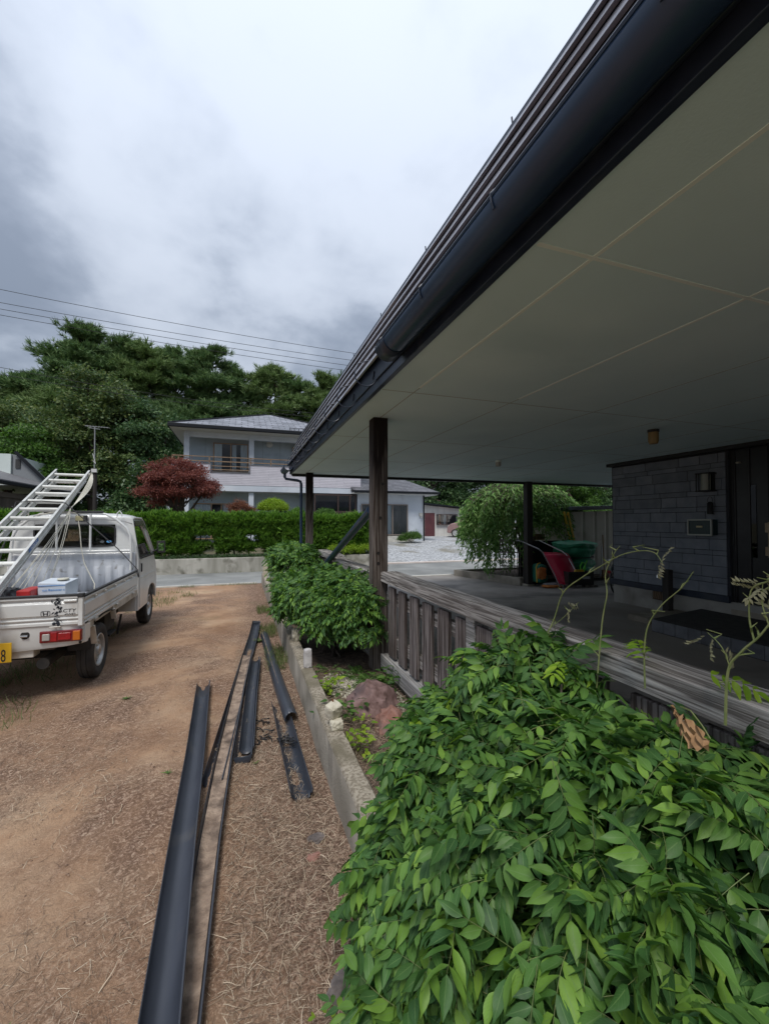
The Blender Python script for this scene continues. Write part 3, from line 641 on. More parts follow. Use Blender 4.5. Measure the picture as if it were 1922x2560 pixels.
tag(stone('stone_block', (.58, 6.6, .36), (.05, .05, .10), chalk, cube=.6, amp=.2, seed=7), 'white block on the wall half hidden by leaves', 'stone', 'white blocks on the low wall')
tag(stone('stone_block', (.575, 10.6, .42), (.06, .06, .17), chalk, cube=.6, amp=.2, seed=9), 'tall creamy block at the road end of the low wall', 'stone', 'white blocks on the low wall')
tag(stone('stone_block', (.59, 4.75, .33), (.05, .06, .07), chalk, cube=.4, amp=.25, seed=11), 'low white lump on the wall under the middle bush', 'stone', 'white blocks on the low wall')
rock_a = mat('red_rock', (0.12, 0.07, 0.062), (0.23, 0.15, 0.14), rough=0.9, vs=14, bump=1.0, bs=16, c3=(0.07, 0.055, 0.06), s3=4)
rock_b = mat('rusty_rock', (0.20, 0.085, 0.06), (0.31, 0.17, 0.135), rough=0.9, vs=16, bump=1.0, bs=18, c3=(0.2, 0.15, 0.15), s3=5)
tag(stone('rock', (.97, 3.14, .17), (.22, .21, .17), rock_a, rot=(0, .1, .5), seed=21, amp=.24, lobes=4), 'purplish brown rock in the bed, the larger one behind the rusty rock', 'rock', 'rocks in the planting bed')
tag(stone('rock', (1.02, 2.78, .14), (.14, .27, .13), rock_b, rot=(.1, 0, .15), seed=22, amp=.22, lobes=4), 'long rusty red rock in the bed in front of the purplish rock', 'rock', 'rocks in the planting bed')
tag(stone('rock', (.83, 2.35, .13), (.09, .10, .06), rock_b, seed=23), 'small rusty rock at the edge of the near shrub', 'rock', 'rocks in the planting bed')
grey_rock = mat('grey_rock', (0.10, 0.085, 0.08), (0.2, 0.17, 0.16), rough=.95, vs=12, bump=.8, bs=30)
tag(stone('stone', (.335, 2.0, .01), (.035, .028, .018), rock_b, seed=24, amp=.3), 'little red stone on the soil beside the low wall', 'stone', 'stones on the soil')
tag(stone('stone', (.37, 2.12, .005), (.05, .04, .02), grey_rock, seed=25, amp=.3), 'small grey stone just beyond the little red stone', 'stone', 'stones on the soil')
tag(stone('stone', (.33, 1.42, .01), (.055, .05, .035), grey_rock, seed=26, amp=.2), 'fist sized brown stone under the edge of the near shrub', 'stone', 'stones on the soil')

# ------------------------------------------------------------------ dismantled gutters on the soil
blk = mat('black_gutter_plastic', (0.024, 0.029, 0.040), (0.048, 0.054, 0.070), rough=0.40, vs=7, stretch=(1, .2, 1), c3=(0.10, 0.095, 0.09), s3=3, r3=(0.6, 0.8), rvar=.1)
dirt = mat('caked_dirt', (0.19, 0.135, 0.10), (0.38, 0.285, 0.215), rough=0.95, vs=16, bump=.9, bs=70, c3=(0.09, 0.065, 0.05), s3=9)
def loose_gutter(name, path, r, label, roll=0, dirt_rng=None, **k):
    n_ = 24; pts = []
    segs = len(path) - 1
    for i in range(n_ + 1):
        t = i / n_ * segs; q = min(int(t), segs - 1); u = t - q
        pts.append(tuple(path[q][c] + (path[q + 1][c] - path[q][c]) * u for c in range(3)))
    Gz = empty(name, pts[n_ // 2], label, 'gutter', 'dismantled gutters lying on the soil')
    o, lp = channel(pts, r, 'channel', blk, Gz, roll=roll, thick=.003, **k)
    MB().tube(lp[0], .0045, 6).build('rolled_lip', blk, Gz, smooth=True)
    if dirt_rng:
        a, b_ = dirt_rng; ii = [i for i in range(n_ + 1) if a <= i / n_ <= b_]; V = []; F = []
        for i in ii:
            p = Vector(pts[i]); t = (Vector(pts[min(i + 1, n_)]) - Vector(pts[max(i - 1, 0)])).normalized(); sd = Vector((t.y, -t.x, 0)).normalized()
            for q in range(7):
                s_ = -1 + q / 3; aw = r * .93; V.append(p + sd * s_ * aw * .86 + Vector((0, 0, -r * .42 - .006 * (1 - s_ * s_) + random.uniform(-.0015, .0015))))
        for i in range(len(ii) - 1):
            for q in range(6): F.append((i * 7 + q, i * 7 + q + 1, i * 7 + q + 8, i * 7 + q + 7))
        MB().add(V, F).build('dirt', dirt, Gz, smooth=True)
    return Gz
loose_gutter('loose_gutter', [(-.327, 4.37, .060), (-.272, 3.03, .085), (-.246, 2.17, .112), (-.216, 1.44, .130), (-.175, 0.4, .135), (-.13, -.6, .135)], .056,
             'longest empty black gutter running out of the foreground, nearest to the truck', roll=-4)
loose_gutter('loose_gutter', [(.235, 6.72, .07), (.175, 6.0, .055), (.06, 4.9, .052), (-.045, 3.8, .052), (-.15, 2.72, .052)], .056,
             'black gutter with a bent far tip, under the dirt lined gutter', roll=6, caps=(1, 0))
loose_gutter('loose_gutter', [(.078, 5.12, .068), (-.008, 4.1, .066), (-.095, 2.95, .064), (-.135, 2.2, .060), (-.155, 1.5, .056), (-.165, 1.15, .055)], .050,
             'gutter lined with caked brown dirt crossing under the longest one', roll=3, dirt_rng=(0, 1))
loose_gutter('loose_gutter', [(.150, 4.99, .052), (.075, 3.95, .050), (.022, 2.92, .050)], .055, 'short black gutter with a broken end cap, outer one of the nested pair', roll=-3, caps=(0, 1))
loose_gutter('loose_gutter', [(.172, 4.92, .072), (.10, 3.95, .070), (.045, 3.0, .068)], .047, 'short black gutter nested inside the capped one', roll=5)
GU = loose_gutter('loose_gutter', [(.318, 6.08, .012), (.338, 5.0, .014), (.360, 4.1, .022), (.384, 3.36, .045)], .050, 'gutter lying upside down next to the low wall, ending inside the jagged one', a0=-6, a1=172, jag=.01)
b = MB(); V = []
for i in range(25): t = i / 24; V += [(.318 - .049 + .062 * t, 6.06 - 2.5 * t, .022 + .015 * t), (.318 - .043 + .062 * t, 6.06 - 2.5 * t, .040 + .017 * t), (.318 - .026 + .062 * t, 6.06 - 2.5 * t, .058 + .016 * t)]
b.add(V, [(i * 3 + k, i * 3 + k + 1, i * 3 + k + 4, i * 3 + k + 3) for i in range(24) for k in (0, 1)]); b.build('dirt', dirt, GU)
loose_gutter('loose_gutter', [(.318, 3.70, .060), (.325, 3.1, .058), (.338, 2.44, .056)], .062, 'wide black gutter with a jagged near end beside the low wall', roll=6, jag=.03)
def cord_bits(c, n_, spread, label, z=.01):
    b = MB()
    for i in range(n_):
        p = Vector((c[0] + random.gauss(0, spread), c[1] + random.gauss(0, spread * 1.4), z)); pts = [p.copy()]; a = random.uniform(0, 6.28)
        for k in range(random.randint(4, 9)):
            a += random.gauss(0, .8); p = p + Vector((math.cos(a) * .016, math.sin(a) * .016, random.uniform(-.004, .007))); p.z = max(p.z, z - .002); pts.append(p.copy())
        b.tube(pts, [random.uniform(.002, .0055) for _ in pts], 5)
    return tag(b.build('tie_wire', black_trim), label, 'wire', 'black ties between the gutters')
cord_bits((.155, 3.48), 7, .022, 'tangle of black ties on the soil by the nested gutters')
cord_bits((.185, 3.22), 13, .05, 'longer scatter of black ties between the nested and the jagged gutters')
cord_bits((.335, 3.10), 12, .022, 'black ties lying inside the jagged gutter', z=.03)
# ------------------------------------------------------------------ the small white pickup
white = mat('truck_white', (0.60, 0.61, 0.60), (0.70, 0.71, 0.70), rough=0.32, vs=1.4, c3=(0.42, 0.39, 0.33), s3=2.6, r3=(0.60, 0.82), coat=0.25, rvar=.08)
white_bed = mat('truck_bed_white', (0.42, 0.44, 0.47), (0.54, 0.56, 0.60), rough=0.5, vs=9, stretch=(2, 2, .25), c3=(0.24, 0.23, 0.21), s3=11, r3=(0.60, 0.70))
grime = mat('grimy_white', (0.42, 0.39, 0.33), (0.62, 0.60, 0.55), rough=0.55, vs=5, c3=(0.22, 0.14, 0.09), s3=6, r3=(0.60, 0.78))
rubber = mat('rubber', (0.018, 0.018, 0.02), (0.035, 0.034, 0.034), rough=0.75, vs=10)
tyre_m = mat('tyre', (0.022, 0.022, 0.023), (0.06, 0.055, 0.05), rough=0.85, vs=5, bump=.3, bs=60)
under = mat('underbody', (0.014, 0.013, 0.012), (0.04, 0.035, 0.03), rough=.85, vs=7)
rim_m = mat('steel_rim', (0.42, 0.42, 0.41), (0.58, 0.58, 0.57), rough=.4, metal=.5, vs=8, c3=(.2, .16, .13), s3=9, r3=(.62, .8))
cab_glass = glass_mat('cab_glass', (0.62, 0.70, 0.66), 0.62)
XR, XL, XC = -1.325, -2.80, -2.0625
TR = empty('pickup_truck', (XC, 6.1, 0), 'small white flatbed pickup truck with rust spots and a yellow number plate', 'truck')
wh = lambda: MB()
# tailgate: pressed panel, profile in (y, z), extruded across the width
def gate_profile(zb, zt, d=1):
    h = zt - zb; P = [(0, 0), (0, .10), (.010, .13), (.010, .17), (-.002, .20), (-.002, .235), (.010, .26), (.010, .30), (0, .335), (-.004, .36), (-.004, .76), (.012, .82), (.012, .90), (-.004, .925), (-.004, 1), (.028, 1), (.028, 0)]
    return [(a * d, zb + b * h) for a, b in P]
tg = MB(); tg.extrude(gate_profile(.675, .925), lambda u, v, t: (t, 4.415 + u, v), XL + .035, XR - .035)
G = tg.build('tailgate', white, TR, bevel=0.003)
b = MB(); b.box(XL + .03, XR - .03, 4.405, 4.45, .924, .943); b.build('rubber_edge', rubber, G, bevel=.006)
b = MB()
for s in (XR - .09, XL + .09):
    b.lathe((s - .055, 4.413, .885), (1, 0, 0), [(0, .002), (.006, .015), (.10, .015), (.106, .002)], 12)
b.build('gate_latch', white, G, smooth=True)
b = MB()
for k in range(60):
    x = -1.518 + random.gauss(0, .016) + .0; z = random.uniform(.70, .925); sz = random.uniform(.002, .009) * (1.0 if z > .78 else .7)
    b.obox((x, 4.4095 if z < .90 else 4.41, z), (Vector((1, 0, random.uniform(-1, 1))).normalized(), (0, 1, 0), (Vector((random.uniform(-1, 1), 0, 1))).normalized()), (sz, .001, sz * random.uniform(.3, 1.8)))
for x, z, r_ in ((-1.537, .692, .014), (-1.508, .696, .015), (-1.502, .678, .012)): b.lathe((x, 4.412, z), (0, -1, 0), [(0, r_), (.012, r_ * .7), (.014, 0)], 10)
b.build('tar_stain', mat('tar', (0.015, 0.02, 0.03), rough=.5), G)
b = MB(); b.tube([(-1.565, 4.405, .664), (-1.485, 4.405, .666)], .007, 6); b.build('gate_hook', grime, G, smooth=True)
dk = mat('decal_black', (0.02, 0.02, 0.025), rough=.5)
text('model_lettering', 'ACTY', .040, (-1.443, 4.4095, .800), (1, 0, 0), (0, 0, 1), dk, G, sx=1.28, shear=.15, extrude=.0008)
text('model_lettering', '4WD', .024, (-1.422, 4.4095, .768), (1, 0, 0), (0, 0, 1), dk, G, sx=1.5, shear=.25, extrude=.0008)
b = MB(); rr = []
for q, (w, h) in enumerate(((.0345, .024), (.0305, .0205))):
    for k in range(24):
        a = 2 * math.pi * k / 24; c_, s2 = math.cos(a), math.sin(a); rr.append((-1.598 + w * math.copysign(abs(c_) ** .45, c_), 4.4085, .783 + h * math.copysign(abs(s2) ** .45, s2)))
b.add(rr, [(k, (k + 1) % 24, 24 + (k + 1) % 24, 24 + k) for k in range(24)])
for sgn in (-1, 1): b.add([(-1.598 + sgn * .021, 4.4083, .800), (-1.598 + sgn * .013, 4.4083, .800), (-1.598 + sgn * .0085, 4.4083, .766), (-1.598 + sgn * .0165, 4.4083, .766)], [(0, 1, 2, 3)])
b.add([(-1.610, 4.4081, .785), (-1.586, 4.4081, .785), (-1.586, 4.4081, .779), (-1.610, 4.4081, .779)], [(0, 1, 2, 3)])
b.build('badge', dk, G)
# side gates
for nm, X, d_ in (('side_gate', XR, -1), ('side_gate', XL, 1)):
    b = MB(); b.extrude(gate_profile(.655, .905), lambda u, v, t: (X + u * d_, t, v), 4.455, 6.50); g_ = b.build(nm, white, TR, bevel=.003)
    b = MB(); b.box(min(X + .004 * -d_, X + .032 * d_), max(X + .004 * -d_, X + .032 * d_), 4.44, 6.51, .904, .926); b.build('rubber_edge', rubber, g_, bevel=.006)
    b = MB()
    for y in (4.75, 5.05, 5.42, 5.80, 6.15): b.lathe((X - .004 * d_, y, .872), (-d_, 0, 0), [(-.004, .014), (.012, .012), (.013, 0)], 10)
    b.build('rope_hook', grime, g_, smooth=True)
    b = MB()
    for y in (4.70, 5.45, 6.2): b.box(X - .012 * d_ - .008, X - .012 * d_ + .008, y, y + .09, .640, .662)
    b.build('hinge', grime, g_, bevel=.003)
for x in (XR - .018, XL + .018):
    b = MB(); b.box(x - .018, x + .018, 4.412, 4.452, .66, .915); p_ = b.build('corner_post', white, TR, bevel=.006)
    MB().box(x - .024, x + .022, 4.403, 4.46, .912, .947).build('rubber_cap', rubber, p_, bevel=.006)
MB().box(XL + .03, XR - .03, 4.45, 6.52, .640, .662).build('bed_floor', white_bed, TR)
# lower rear panel with lamps
rp = MB(); prof = [(4.425, .672), (4.43, .62), (4.432, .505), (4.445, .482), (4.50, .476), (4.52, .48), (4.52, .672)]
def taper(u, v, t):
    e_ = max(0, (abs(t - XC) - .60) / .138); return (t, u + e_ * e_ * .05, v + (0.0 if v > .5 else .012 * e_ - .028 * (1 - min(1, abs(t - XC) / .62))))
rv = []; n_ = 30; xs_ = np.linspace(XL, XR, n_ + 1)
V = [taper(u, v, float(x)) for x in xs_ for (u, v) in prof]; k = len(prof)
F = [(i * k + q, i * k + (q + 1) % k, i * k + k + (q + 1) % k, i * k + k + q) for i in range(n_) for q in range(k)] + [tuple(range(k)), tuple(n_ * k + q for q in range(k))]
rp.add(V, F); RPn = rp.build('rear_panel', white, TR, smooth=True)
b = MB()
for s in (-1, 1): b.box(*sorted((XC + s * .735, XC + s * .62)), 4.46, 4.66, .485, .665)
b.build('rear_corner', white, TR, bevel=.03, seg=4)
lens_r = mat('red_lens', (0.34, 0.006, 0.012), (0.24, 0.004, 0.008), rough=.16, vs=30, coat=.5); lens_d = mat('dark_red_lens', (0.16, 0.004, 0.008), rough=.18, coat=.5)
lens_o = mat('amber_lens', (0.52, 0.13, 0.010), rough=.18, coat=.5); lens_c = mat('clear_lens', (0.38, 0.36, 0.34), rough=.15, coat=.5)
for s in (1, -1):
    x0 = XC + s * .42; x1 = XC + s * .732; lo, hi = min(x0, x1), max(x0, x1)
    L_ = MB().box(lo, hi, 4.412, 4.45, .527, .629).build('tail_lamp', lens_d, TR, bevel=.010)
    def seg_(a, b_): q = sorted((x0 + (x1 - x0) * a, x0 + (x1 - x0) * b_)); return q
    for nm, a, c_, mm, z0, z1 in (('reversing_lens', .07, .25, lens_c, .548, .606), ('brake_lens', .27, .42, lens_r, .537, .618), ('tail_lens', .44, .75, lens_r, .545, .608), ('indicator_lens', .79, .97, lens_o, .536, .619)):
        q = seg_(a, c_); MB().box(q[0], q[1], 4.4045, 4.42, z0, z1).build(nm, mm, L_, bevel=.006)
MB().lathe((-1.352, 4.456, .505), (0, -1, 0), [(0, .012), (.006, .011), (.008, 0)], 16).build('reflector_cap', under, TR)
b = MB(); pl_ = mat('plate_yellow', (0.80, 0.48, 0.02), rough=.45)
PL = MB().box(-2.152, -1.822, 4.385, 4.393, .397, .562).build('number_plate', pl_, TR, bevel=.004)
text('plate_number', '38', .145, (-1.895, 4.384, .452), (1, 0, 0), (0, 0, 1), dk, PL, sx=.50)
text('plate_class', '480', .046, (-1.94, 4.384, .532), (1, 0, 0), (0, 0, 1), dk, PL, sx=.9)
b = MB(); b.lathe((-1.748, 4.43, .604), (0, -1, 0), [(0, .001), (0, .034), (.001, .034), (.001, 0)], 16); o = b.build('handle_recess', under, TR); 
b = MB(); b.tube([(-1.775, 4.418, .598), (-1.725, 4.418, .598)], .010, 8); b.build('release_handle', chrome, TR, smooth=True)
# chassis, arches, mud flaps
b = MB(); b.box(XL + .02, XR - .02, 4.52, 6.55, .60, .642)
for s in (-1, 1):
    X = XC + s * .7325
    b.box(*sorted((X, X - s * .02)), 4.50, 4.74, .585, .655); b.box(*sorted((X, X - s * .02)), 5.38, 6.52, .585, .655)
    b.beam((X - s * .01, 4.72, .59), (X - s * .01, 4.80, .40), .02, .05, (1, 0, 0)); b.beam((X - s * .01, 5.40, .62), (X - s * .01, 5.46, .50), .02, .05, (1, 0, 0))
b.build('bed_sill', grime, TR, bevel=.003)
b = MB()
for s in (-1, 1):
    X = XC + s * .7325; pts = [(4.74, .60), (4.80, .625), (5.05, .64), (5.30, .625), (5.40, .60)]
    for i in range(4): b.beam((X - s * .09, *pts[i]), (X - s * .09, *pts[i + 1]), .18, .006, (0, 0, 1))
b.build('wheel_arch', under, TR)
b = MB()
for s in (-1, 1): MB().box(*sorted((XC + s * .70, XC + s * .52)), 4.74, 4.748, .36, .52).build('mud_flap', rubber, TR, bevel=.003)
b = MB()
for s in (-1, 1): b.box(*sorted((XC + s * .34, XC + s * .28)), 4.55, 7.7, .42, .50)
for y in (4.6, 5.5, 6.3): b.box(XC - .34, XC + .34, y, y + .05, .43, .49)
b.tube([(XC - .55, 5.06, .27), (XC + .55, 5.06, .27)], .035, 10); b.tube([(XC - .55, 7.5, .27), (XC + .55, 7.5, .27)], .025, 10)
b.box(XC - .30, XC + .10, 5.4, 6.1, .30, .46); b.tube([(XC + .42, 4.5, .33), (XC + .42, 5.0, .33)], .05, 12); b.box(XC - .5, XC + .5, 6.3, 7.6, .36, .48)
b.box(XC + .35, XC + .62, 5.5, 5.9, .33, .55); b.beam((XC + .62, 6.2, .40), (XC + .60, 6.12, .17), .02, .02)
b.build('chassis', under, TR)
MB().box(-2.25, -1.70, 4.47, 4.60, .40, .47).build('rear_crossmember', grime, TR, bevel=.006)
MB().box(XC + .25, XC + .66, 5.55, 5.82, .28, .30).build('exhaust_shield', under, TR)
for (x, y, s) in ((XR - .03, 5.06, 1), (XL + .03, 5.06, -1), (XR - .03, 7.50, 1), (XL + .03, 7.50, -1)):
    wl_ = MB(); xo = x; ax = (s, 0, 0); c0 = (x - s * .145, y, .272)
    wl_.lathe(c0, ax, [(.02, .16), (.004, .20), (0, .235), (.012, .262), (.03, .270), (.045, .2705), (.047, .264), (.053, .264), (.055, .271), (.09, .271), (.092, .264), (.098, .264), (.1, .2705), (.117, .269), (.135, .262), (.147, .235), (.143, .20), (.132, .162)], 48)
    w_ = wl_.build('wheel', tyre_m, TR, smooth=True)
    rm = MB(); c1 = (x, y, .272)
    rm.lathe(c1, ax, [(-.014, .165), (-.008, .160), (-.012, .150), (-.045, .142), (-.05, .125), (-.03, .105), (-.025, .085), (-.034, .07), (-.03, .05), (-.008, .045), (-.004, .03), (-.004, 0)], 40)
    rm.build('rim', rim_m, w_, smooth=True)
    hl = MB()
    for k in range(12):
        a = 2 * math.pi * k / 12; hl.lathe((x - s * .0385, y + .113 * math.cos(a), .272 + .113 * math.sin(a)), ax, [(.003, .0105), (.0035, 0)], 10)
    hl.build('rim_hole', under, w_)
    hl = MB()
    for k in range(4):
        a = 2 * math.pi * k / 4 + .5; hl.lathe((x - s * .03, y + .06 * math.cos(a), .272 + .06 * math.sin(a)), ax, [(0, .009), (.014, .009), (.015, 0)], 6)
    hl.build('wheel_nut', grime, w_)
# cab
lowP = [(6.57, .36), (6.57, 1.075), (7.62, 1.075), (7.80, .93), (7.87, .74), (7.885, .50), (7.84, .36), (7.82, .36), (7.80, .46), (7.74, .545), (7.64, .60), (7.50, .615), (7.36, .60), (7.26, .545), (7.20, .46), (7.18, .36)]
roofP = [(6.565, 1.60), (6.60, 1.665), (6.70, 1.69), (6.95, 1.70), (7.10, 1.685), (7.20, 1.655)]
def side_x(z, s): return XC + s * (.7325 - max(0, z - 1.075) * .17)
cabs = MB()
for s in (-1, 1):
    X0 = XC + s * .7325; cabs.extrude(lowP, lambda u, v, t: (X0 - s * t, u, v), 0, .03)
    # pillars round the door window
    def pil(poly, t0=0, t1=.03): cabs.extrude(poly, lambda u, v, t: (side_x(v, s) - s * t, u, v), t0, t1)
    pil([(6.57, 1.075), (6.64, 1.075), (6.66, 1.56), (6.59, 1.64), (6.57, 1.60)])
    pil([(6.66, 1.56), (7.10, 1.56), (7.24, 1.60), (7.20, 1.645), (6.60, 1.645)])
    pil([(7.10, 1.56), (7.55, 1.075), (7.63, 1.075), (7.22, 1.62)])
cabs.box(XL + .03, XR - .03, 6.565, 6.59, .36, 1.255); cabs.box(XC - .64, XC + .64, 6.567, 6.592, 1.545, 1.648)
for s in (-1, 1): cabs.extrude([(XC + s * .45, 1.25), (XC + s * .715, 1.25), (XC + s * .655, 1.635), (XC + s * .45, 1.64)], lambda u, v, t: (u, t, v), 6.565, 6.59)
cabs.box(XL + .03, XR - .03, 7.84, 7.87, .38, .90); cabs.extrude([(7.86, .88), (7.64, 1.075), (7.60, 1.06), (7.82, .87)], lambda u, v, t: (t, u, v), XL + .03, XR - .03)
cabs.build('cab', white, TR, bevel=.005)
# domed roof
rf = MB(); V = []; F = []; nx = 16
for (y, z) in roofP + [(7.26, 1.60)]:
    for i in range(nx + 1):
        t = -1 + 2 * i / nx; e_ = abs(t) ** 6; V.append((XC + t * .652, y, z - .055 * e_ - .012 * t * t + (.015 if z < 1.61 else 0)))
for j in range(len(roofP)):
    for i in range(nx): a = j * (nx + 1) + i; F.append((a, a + 1, a + nx + 2, a + nx + 1))
rf.add(V, F); rf.build('cab_roof', white, TR, smooth=True, solid=.012)
b = MB()
for s in (-1, 1): b.tube([(XC + s * .650, 6.60, 1.632), (XC + s * .652, 6.75, 1.640), (XC + s * .652, 7.10, 1.635), (XC + s * .650, 7.26, 1.585), (XC + s * .735, 7.62, 1.10)], .012, 6)
b.build('roof_drip_rail', white, TR, smooth=True)
b = MB(); b.beam((XR + .085, 6.62, 1.60), (XR + .085, 7.16, 1.60), .05, .002)
for s in (-1, 1):
    b.extrude([(6.63, 1.60), (7.17, 1.60), (7.30, 1.50), (7.22, 1.49), (6.66, 1.51)], lambda u, v, t: (side_x(v, s) + s * t, u, v), .018, .026)
visor_m = mat('smoked_visor', (0.05, 0.04, 0.035), rough=.25)
for s in (-1, 1): MB().extrude([(6.63, 1.60), (7.17, 1.60), (7.33, 1.46), (7.28, 1.46), (7.12, 1.53), (6.65, 1.525)], lambda u, v, t: (side_x(v, s) + s * t, u, v), .016, .022).build('rain_visor', visor_m, TR)
wr = MB(); wr.add([(XC - .46, 6.577, 1.245), (XC + .46, 6.577, 1.245), (XC + .46, 6.577, 1.545), (XC - .46, 6.577, 1.545)], [(0, 1, 2, 3)]); RW = wr.build('rear_window', cab_glass, TR)
b = MB(); rr = []
for (w, h) in ((.462, .152), (.442, .132)):
    for k in range(48):
        a = 2 * math.pi * k / 48; c_, s2 = math.cos(a), math.sin(a); rr.append((XC + w * math.copysign(abs(c_) ** .28, c_), 6.560, 1.397 + h * math.copysign(abs(s2) ** .28, s2)))
b.add(rr, [(k, (k + 1) % 48, 48 + (k + 1) % 48, 48 + k) for k in range(48)]); b.build('window_seal', rubber, RW, solid=.008)
for x, c_, w in ((-1.685, (0.10, 0.32, 0.62), .030), (-1.765, (0.09, 0.10, 0.11), .026)):
    MB().add([(x + w * math.cos(k * .393), 6.570, 1.316 + .016 * math.sin(k * .393)) for k in range(16)], [tuple(range(16))]).build('sticker', mat('sticker_%d' % (w * 1000), c_, rough=.5), RW)
for s in (-1, 1):
    g_ = MB(); g_.add([(side_x(v, s) - s * .012, u, v) for u, v in ((6.64, 1.07), (7.56, 1.07), (7.12, 1.565), (6.66, 1.565))], [(0, 1, 2, 3)]); g_.build('door_window', cab_glass, TR)
    d_ = MB(); d_.extrude([(6.645, .40), (6.635, 1.068), (7.60, 1.068), (7.66, 1.0), (7.66, .66), (7.50, .645), (7.32, .62), (7.20, .56), (7.14, .46), (7.13, .40)], lambda u, v, t: (XC + s * (.7325 + t), u, v), 0, .007)
    d2 = d_.build('door', white, TR, bevel=.005)
    b = MB(); b.extrude([(6.64, 1.062), (7.60, 1.062), (7.60, 1.085), (6.64, 1.085)], lambda u, v, t: (XC + s * (.7325 + t), u, v), -.004, .010); b.build('window_seal', rubber, d2)
    b = MB(); b.beam((XC + s * .742, 6.70, .80), (XC + s * .742, 7.62, .80), .010, .012); b.beam((XC + s * .741, 6.70, .73), (XC + s * .741, 7.62, .73), .006, .006); b.build('door_crease', white, d2, bevel=.003)
    b = MB(); b.box(*sorted((XC + s * .738, XC + s * .752)), 6.69, 6.73, .88, 1.0); b.build('door_handle', rubber, d2, bevel=.006)
    b = MB(); b.tube([(XC + s * .735, 7.52, 1.10), (XC + s * .80, 7.60, 1.15)], .012, 8); b.obox((XC + s * .84, 7.62, 1.18), (Vector((1, .2 * s, 0)).normalized(), Vector((-.2 * s, 1, 0)).normalized(), Vector((0, 0, 1))), (.06, .025, .095)); m_r = b.build('wing_mirror', rubber, TR, bevel=.015)
    b = MB(); b.obox((XC + s * .845, 7.593, 1.18), (Vector((1, .2 * s, 0)).normalized(), Vector((-.2 * s, 1, 0)).normalized(), Vector((0, 0, 1))), (.040, .001, .062)); b.build('mirror_glass', mat('mirror', (.8, .82, .85), rough=.02, metal=1), m_r)
b = MB(); b.add([(XC - .70, 7.62, 1.07), (XC + .70, 7.62, 1.07), (XC + .63, 7.22, 1.60), (XC - .63, 7.22, 1.60)], [(0, 1, 2, 3)]); b.build('windscreen', cab_glass, TR)
b = MB()
for s in (-1, 1):
    b.box(XC + s * .34 - .24, XC + s * .34 + .24, 6.72, 7.12, .70, .84); b.box(XC + s * .34 - .23, XC + s * .34 + .23, 6.64, 6.76, .80, 1.30); b.box(XC + s * .34 - .11, XC + s * .34 + .11, 6.66, 6.74, 1.30, 1.43)
b.build('seat', mat('seat_cloth', (.03, .03, .034), rough=.9), TR, bevel=.03)
b = MB(); b.box(XL + .06, XR - .06, 7.38, 7.60, .80, 1.04); b.build('dashboard', mat('dash', (.05, .05, .055), rough=.7), TR, bevel=.03)
b = MB(); b.lathe((XC + .34, 7.28, 1.05), (0, -.8, .6), [(-.01, .17), (0, .185), (.012, .17), (0, .16), (-.01, .17)], 28); b.build('steering_wheel', rubber, TR, smooth=True)
# ribbed bulkhead, guard frame, work lamp
b = MB(); V = []; n_ = 120
for i in range(n_ + 1):
    x = XL + .035 + (XR - XL - .07) * i / n_; w = .012 * (math.tanh(3 * math.sin(i / n_ * 2 * math.pi * 10)))
    for z, q in ((.66, 1), (.96, 1), (.985, .2), (1.0, 0), (1.15, 0), (1.165, 0)): V.append((x, 6.535 + w * q - (.0 if z < .97 else -.006), z))
b.add(V, [(i * 6 + q, i * 6 + q + 1, i * 6 + q + 7, i * 6 + q + 6) for i in range(n_) for q in range(5)]); b.build('bulkhead', white_bed, TR, smooth=True, solid=.004)
b = MB()
for s in (-1, 1):
    b.tube([(XC + s * .655, 6.49, .93), (XC + s * .66, 6.49, 1.14), (XC + s * .645, 6.49, 1.40), (XC + s * .60, 6.49, 1.50), (XC + s * .48, 6.49, 1.615), (XC + s * .36, 6.49, 1.682), (XC + s * .28, 6.49, 1.695), (XC, 6.49, 1.695)], .016, 10)
    b.tube([(XC + s * .545, 6.49, 1.655), (XC + s * .54, 6.49, 1.70), (XC + s * .515, 6.49, 1.73), (XC + s * .49, 6.49, 1.70), (XC + s * .485, 6.49, 1.64)], .008, 8)
    b.tube([(XC + s * .185, 6.488, 1.195), (XC + s * .185, 6.488, 1.69)], .014, 8)
b.tube([(XC - .655, 6.49, 1.195), (XC + .655, 6.49, 1.195)], .015, 10); b.tube([(XC - .655, 6.49, 1.165), (XC + .655, 6.49, 1.165)], .006, 6)
b.build('guard_frame', white, TR, smooth=True)
MB().box(XC - .33, XC + .33, 6.465, 6.515, 1.70, 1.728).build('rubber_pad', rubber, TR, bevel=.01)
wl2 = MB().box(-2.04, -1.915, 6.45, 6.52, 1.585, 1.668).build('work_lamp', rubber, TR, bevel=.012)
MB().box(-2.035, -1.945, 6.44, 6.452, 1.595, 1.66).build('lens', mat('work_lens', (0.36, 0.33, 0.20), rough=.25), wl2, bevel=.01)

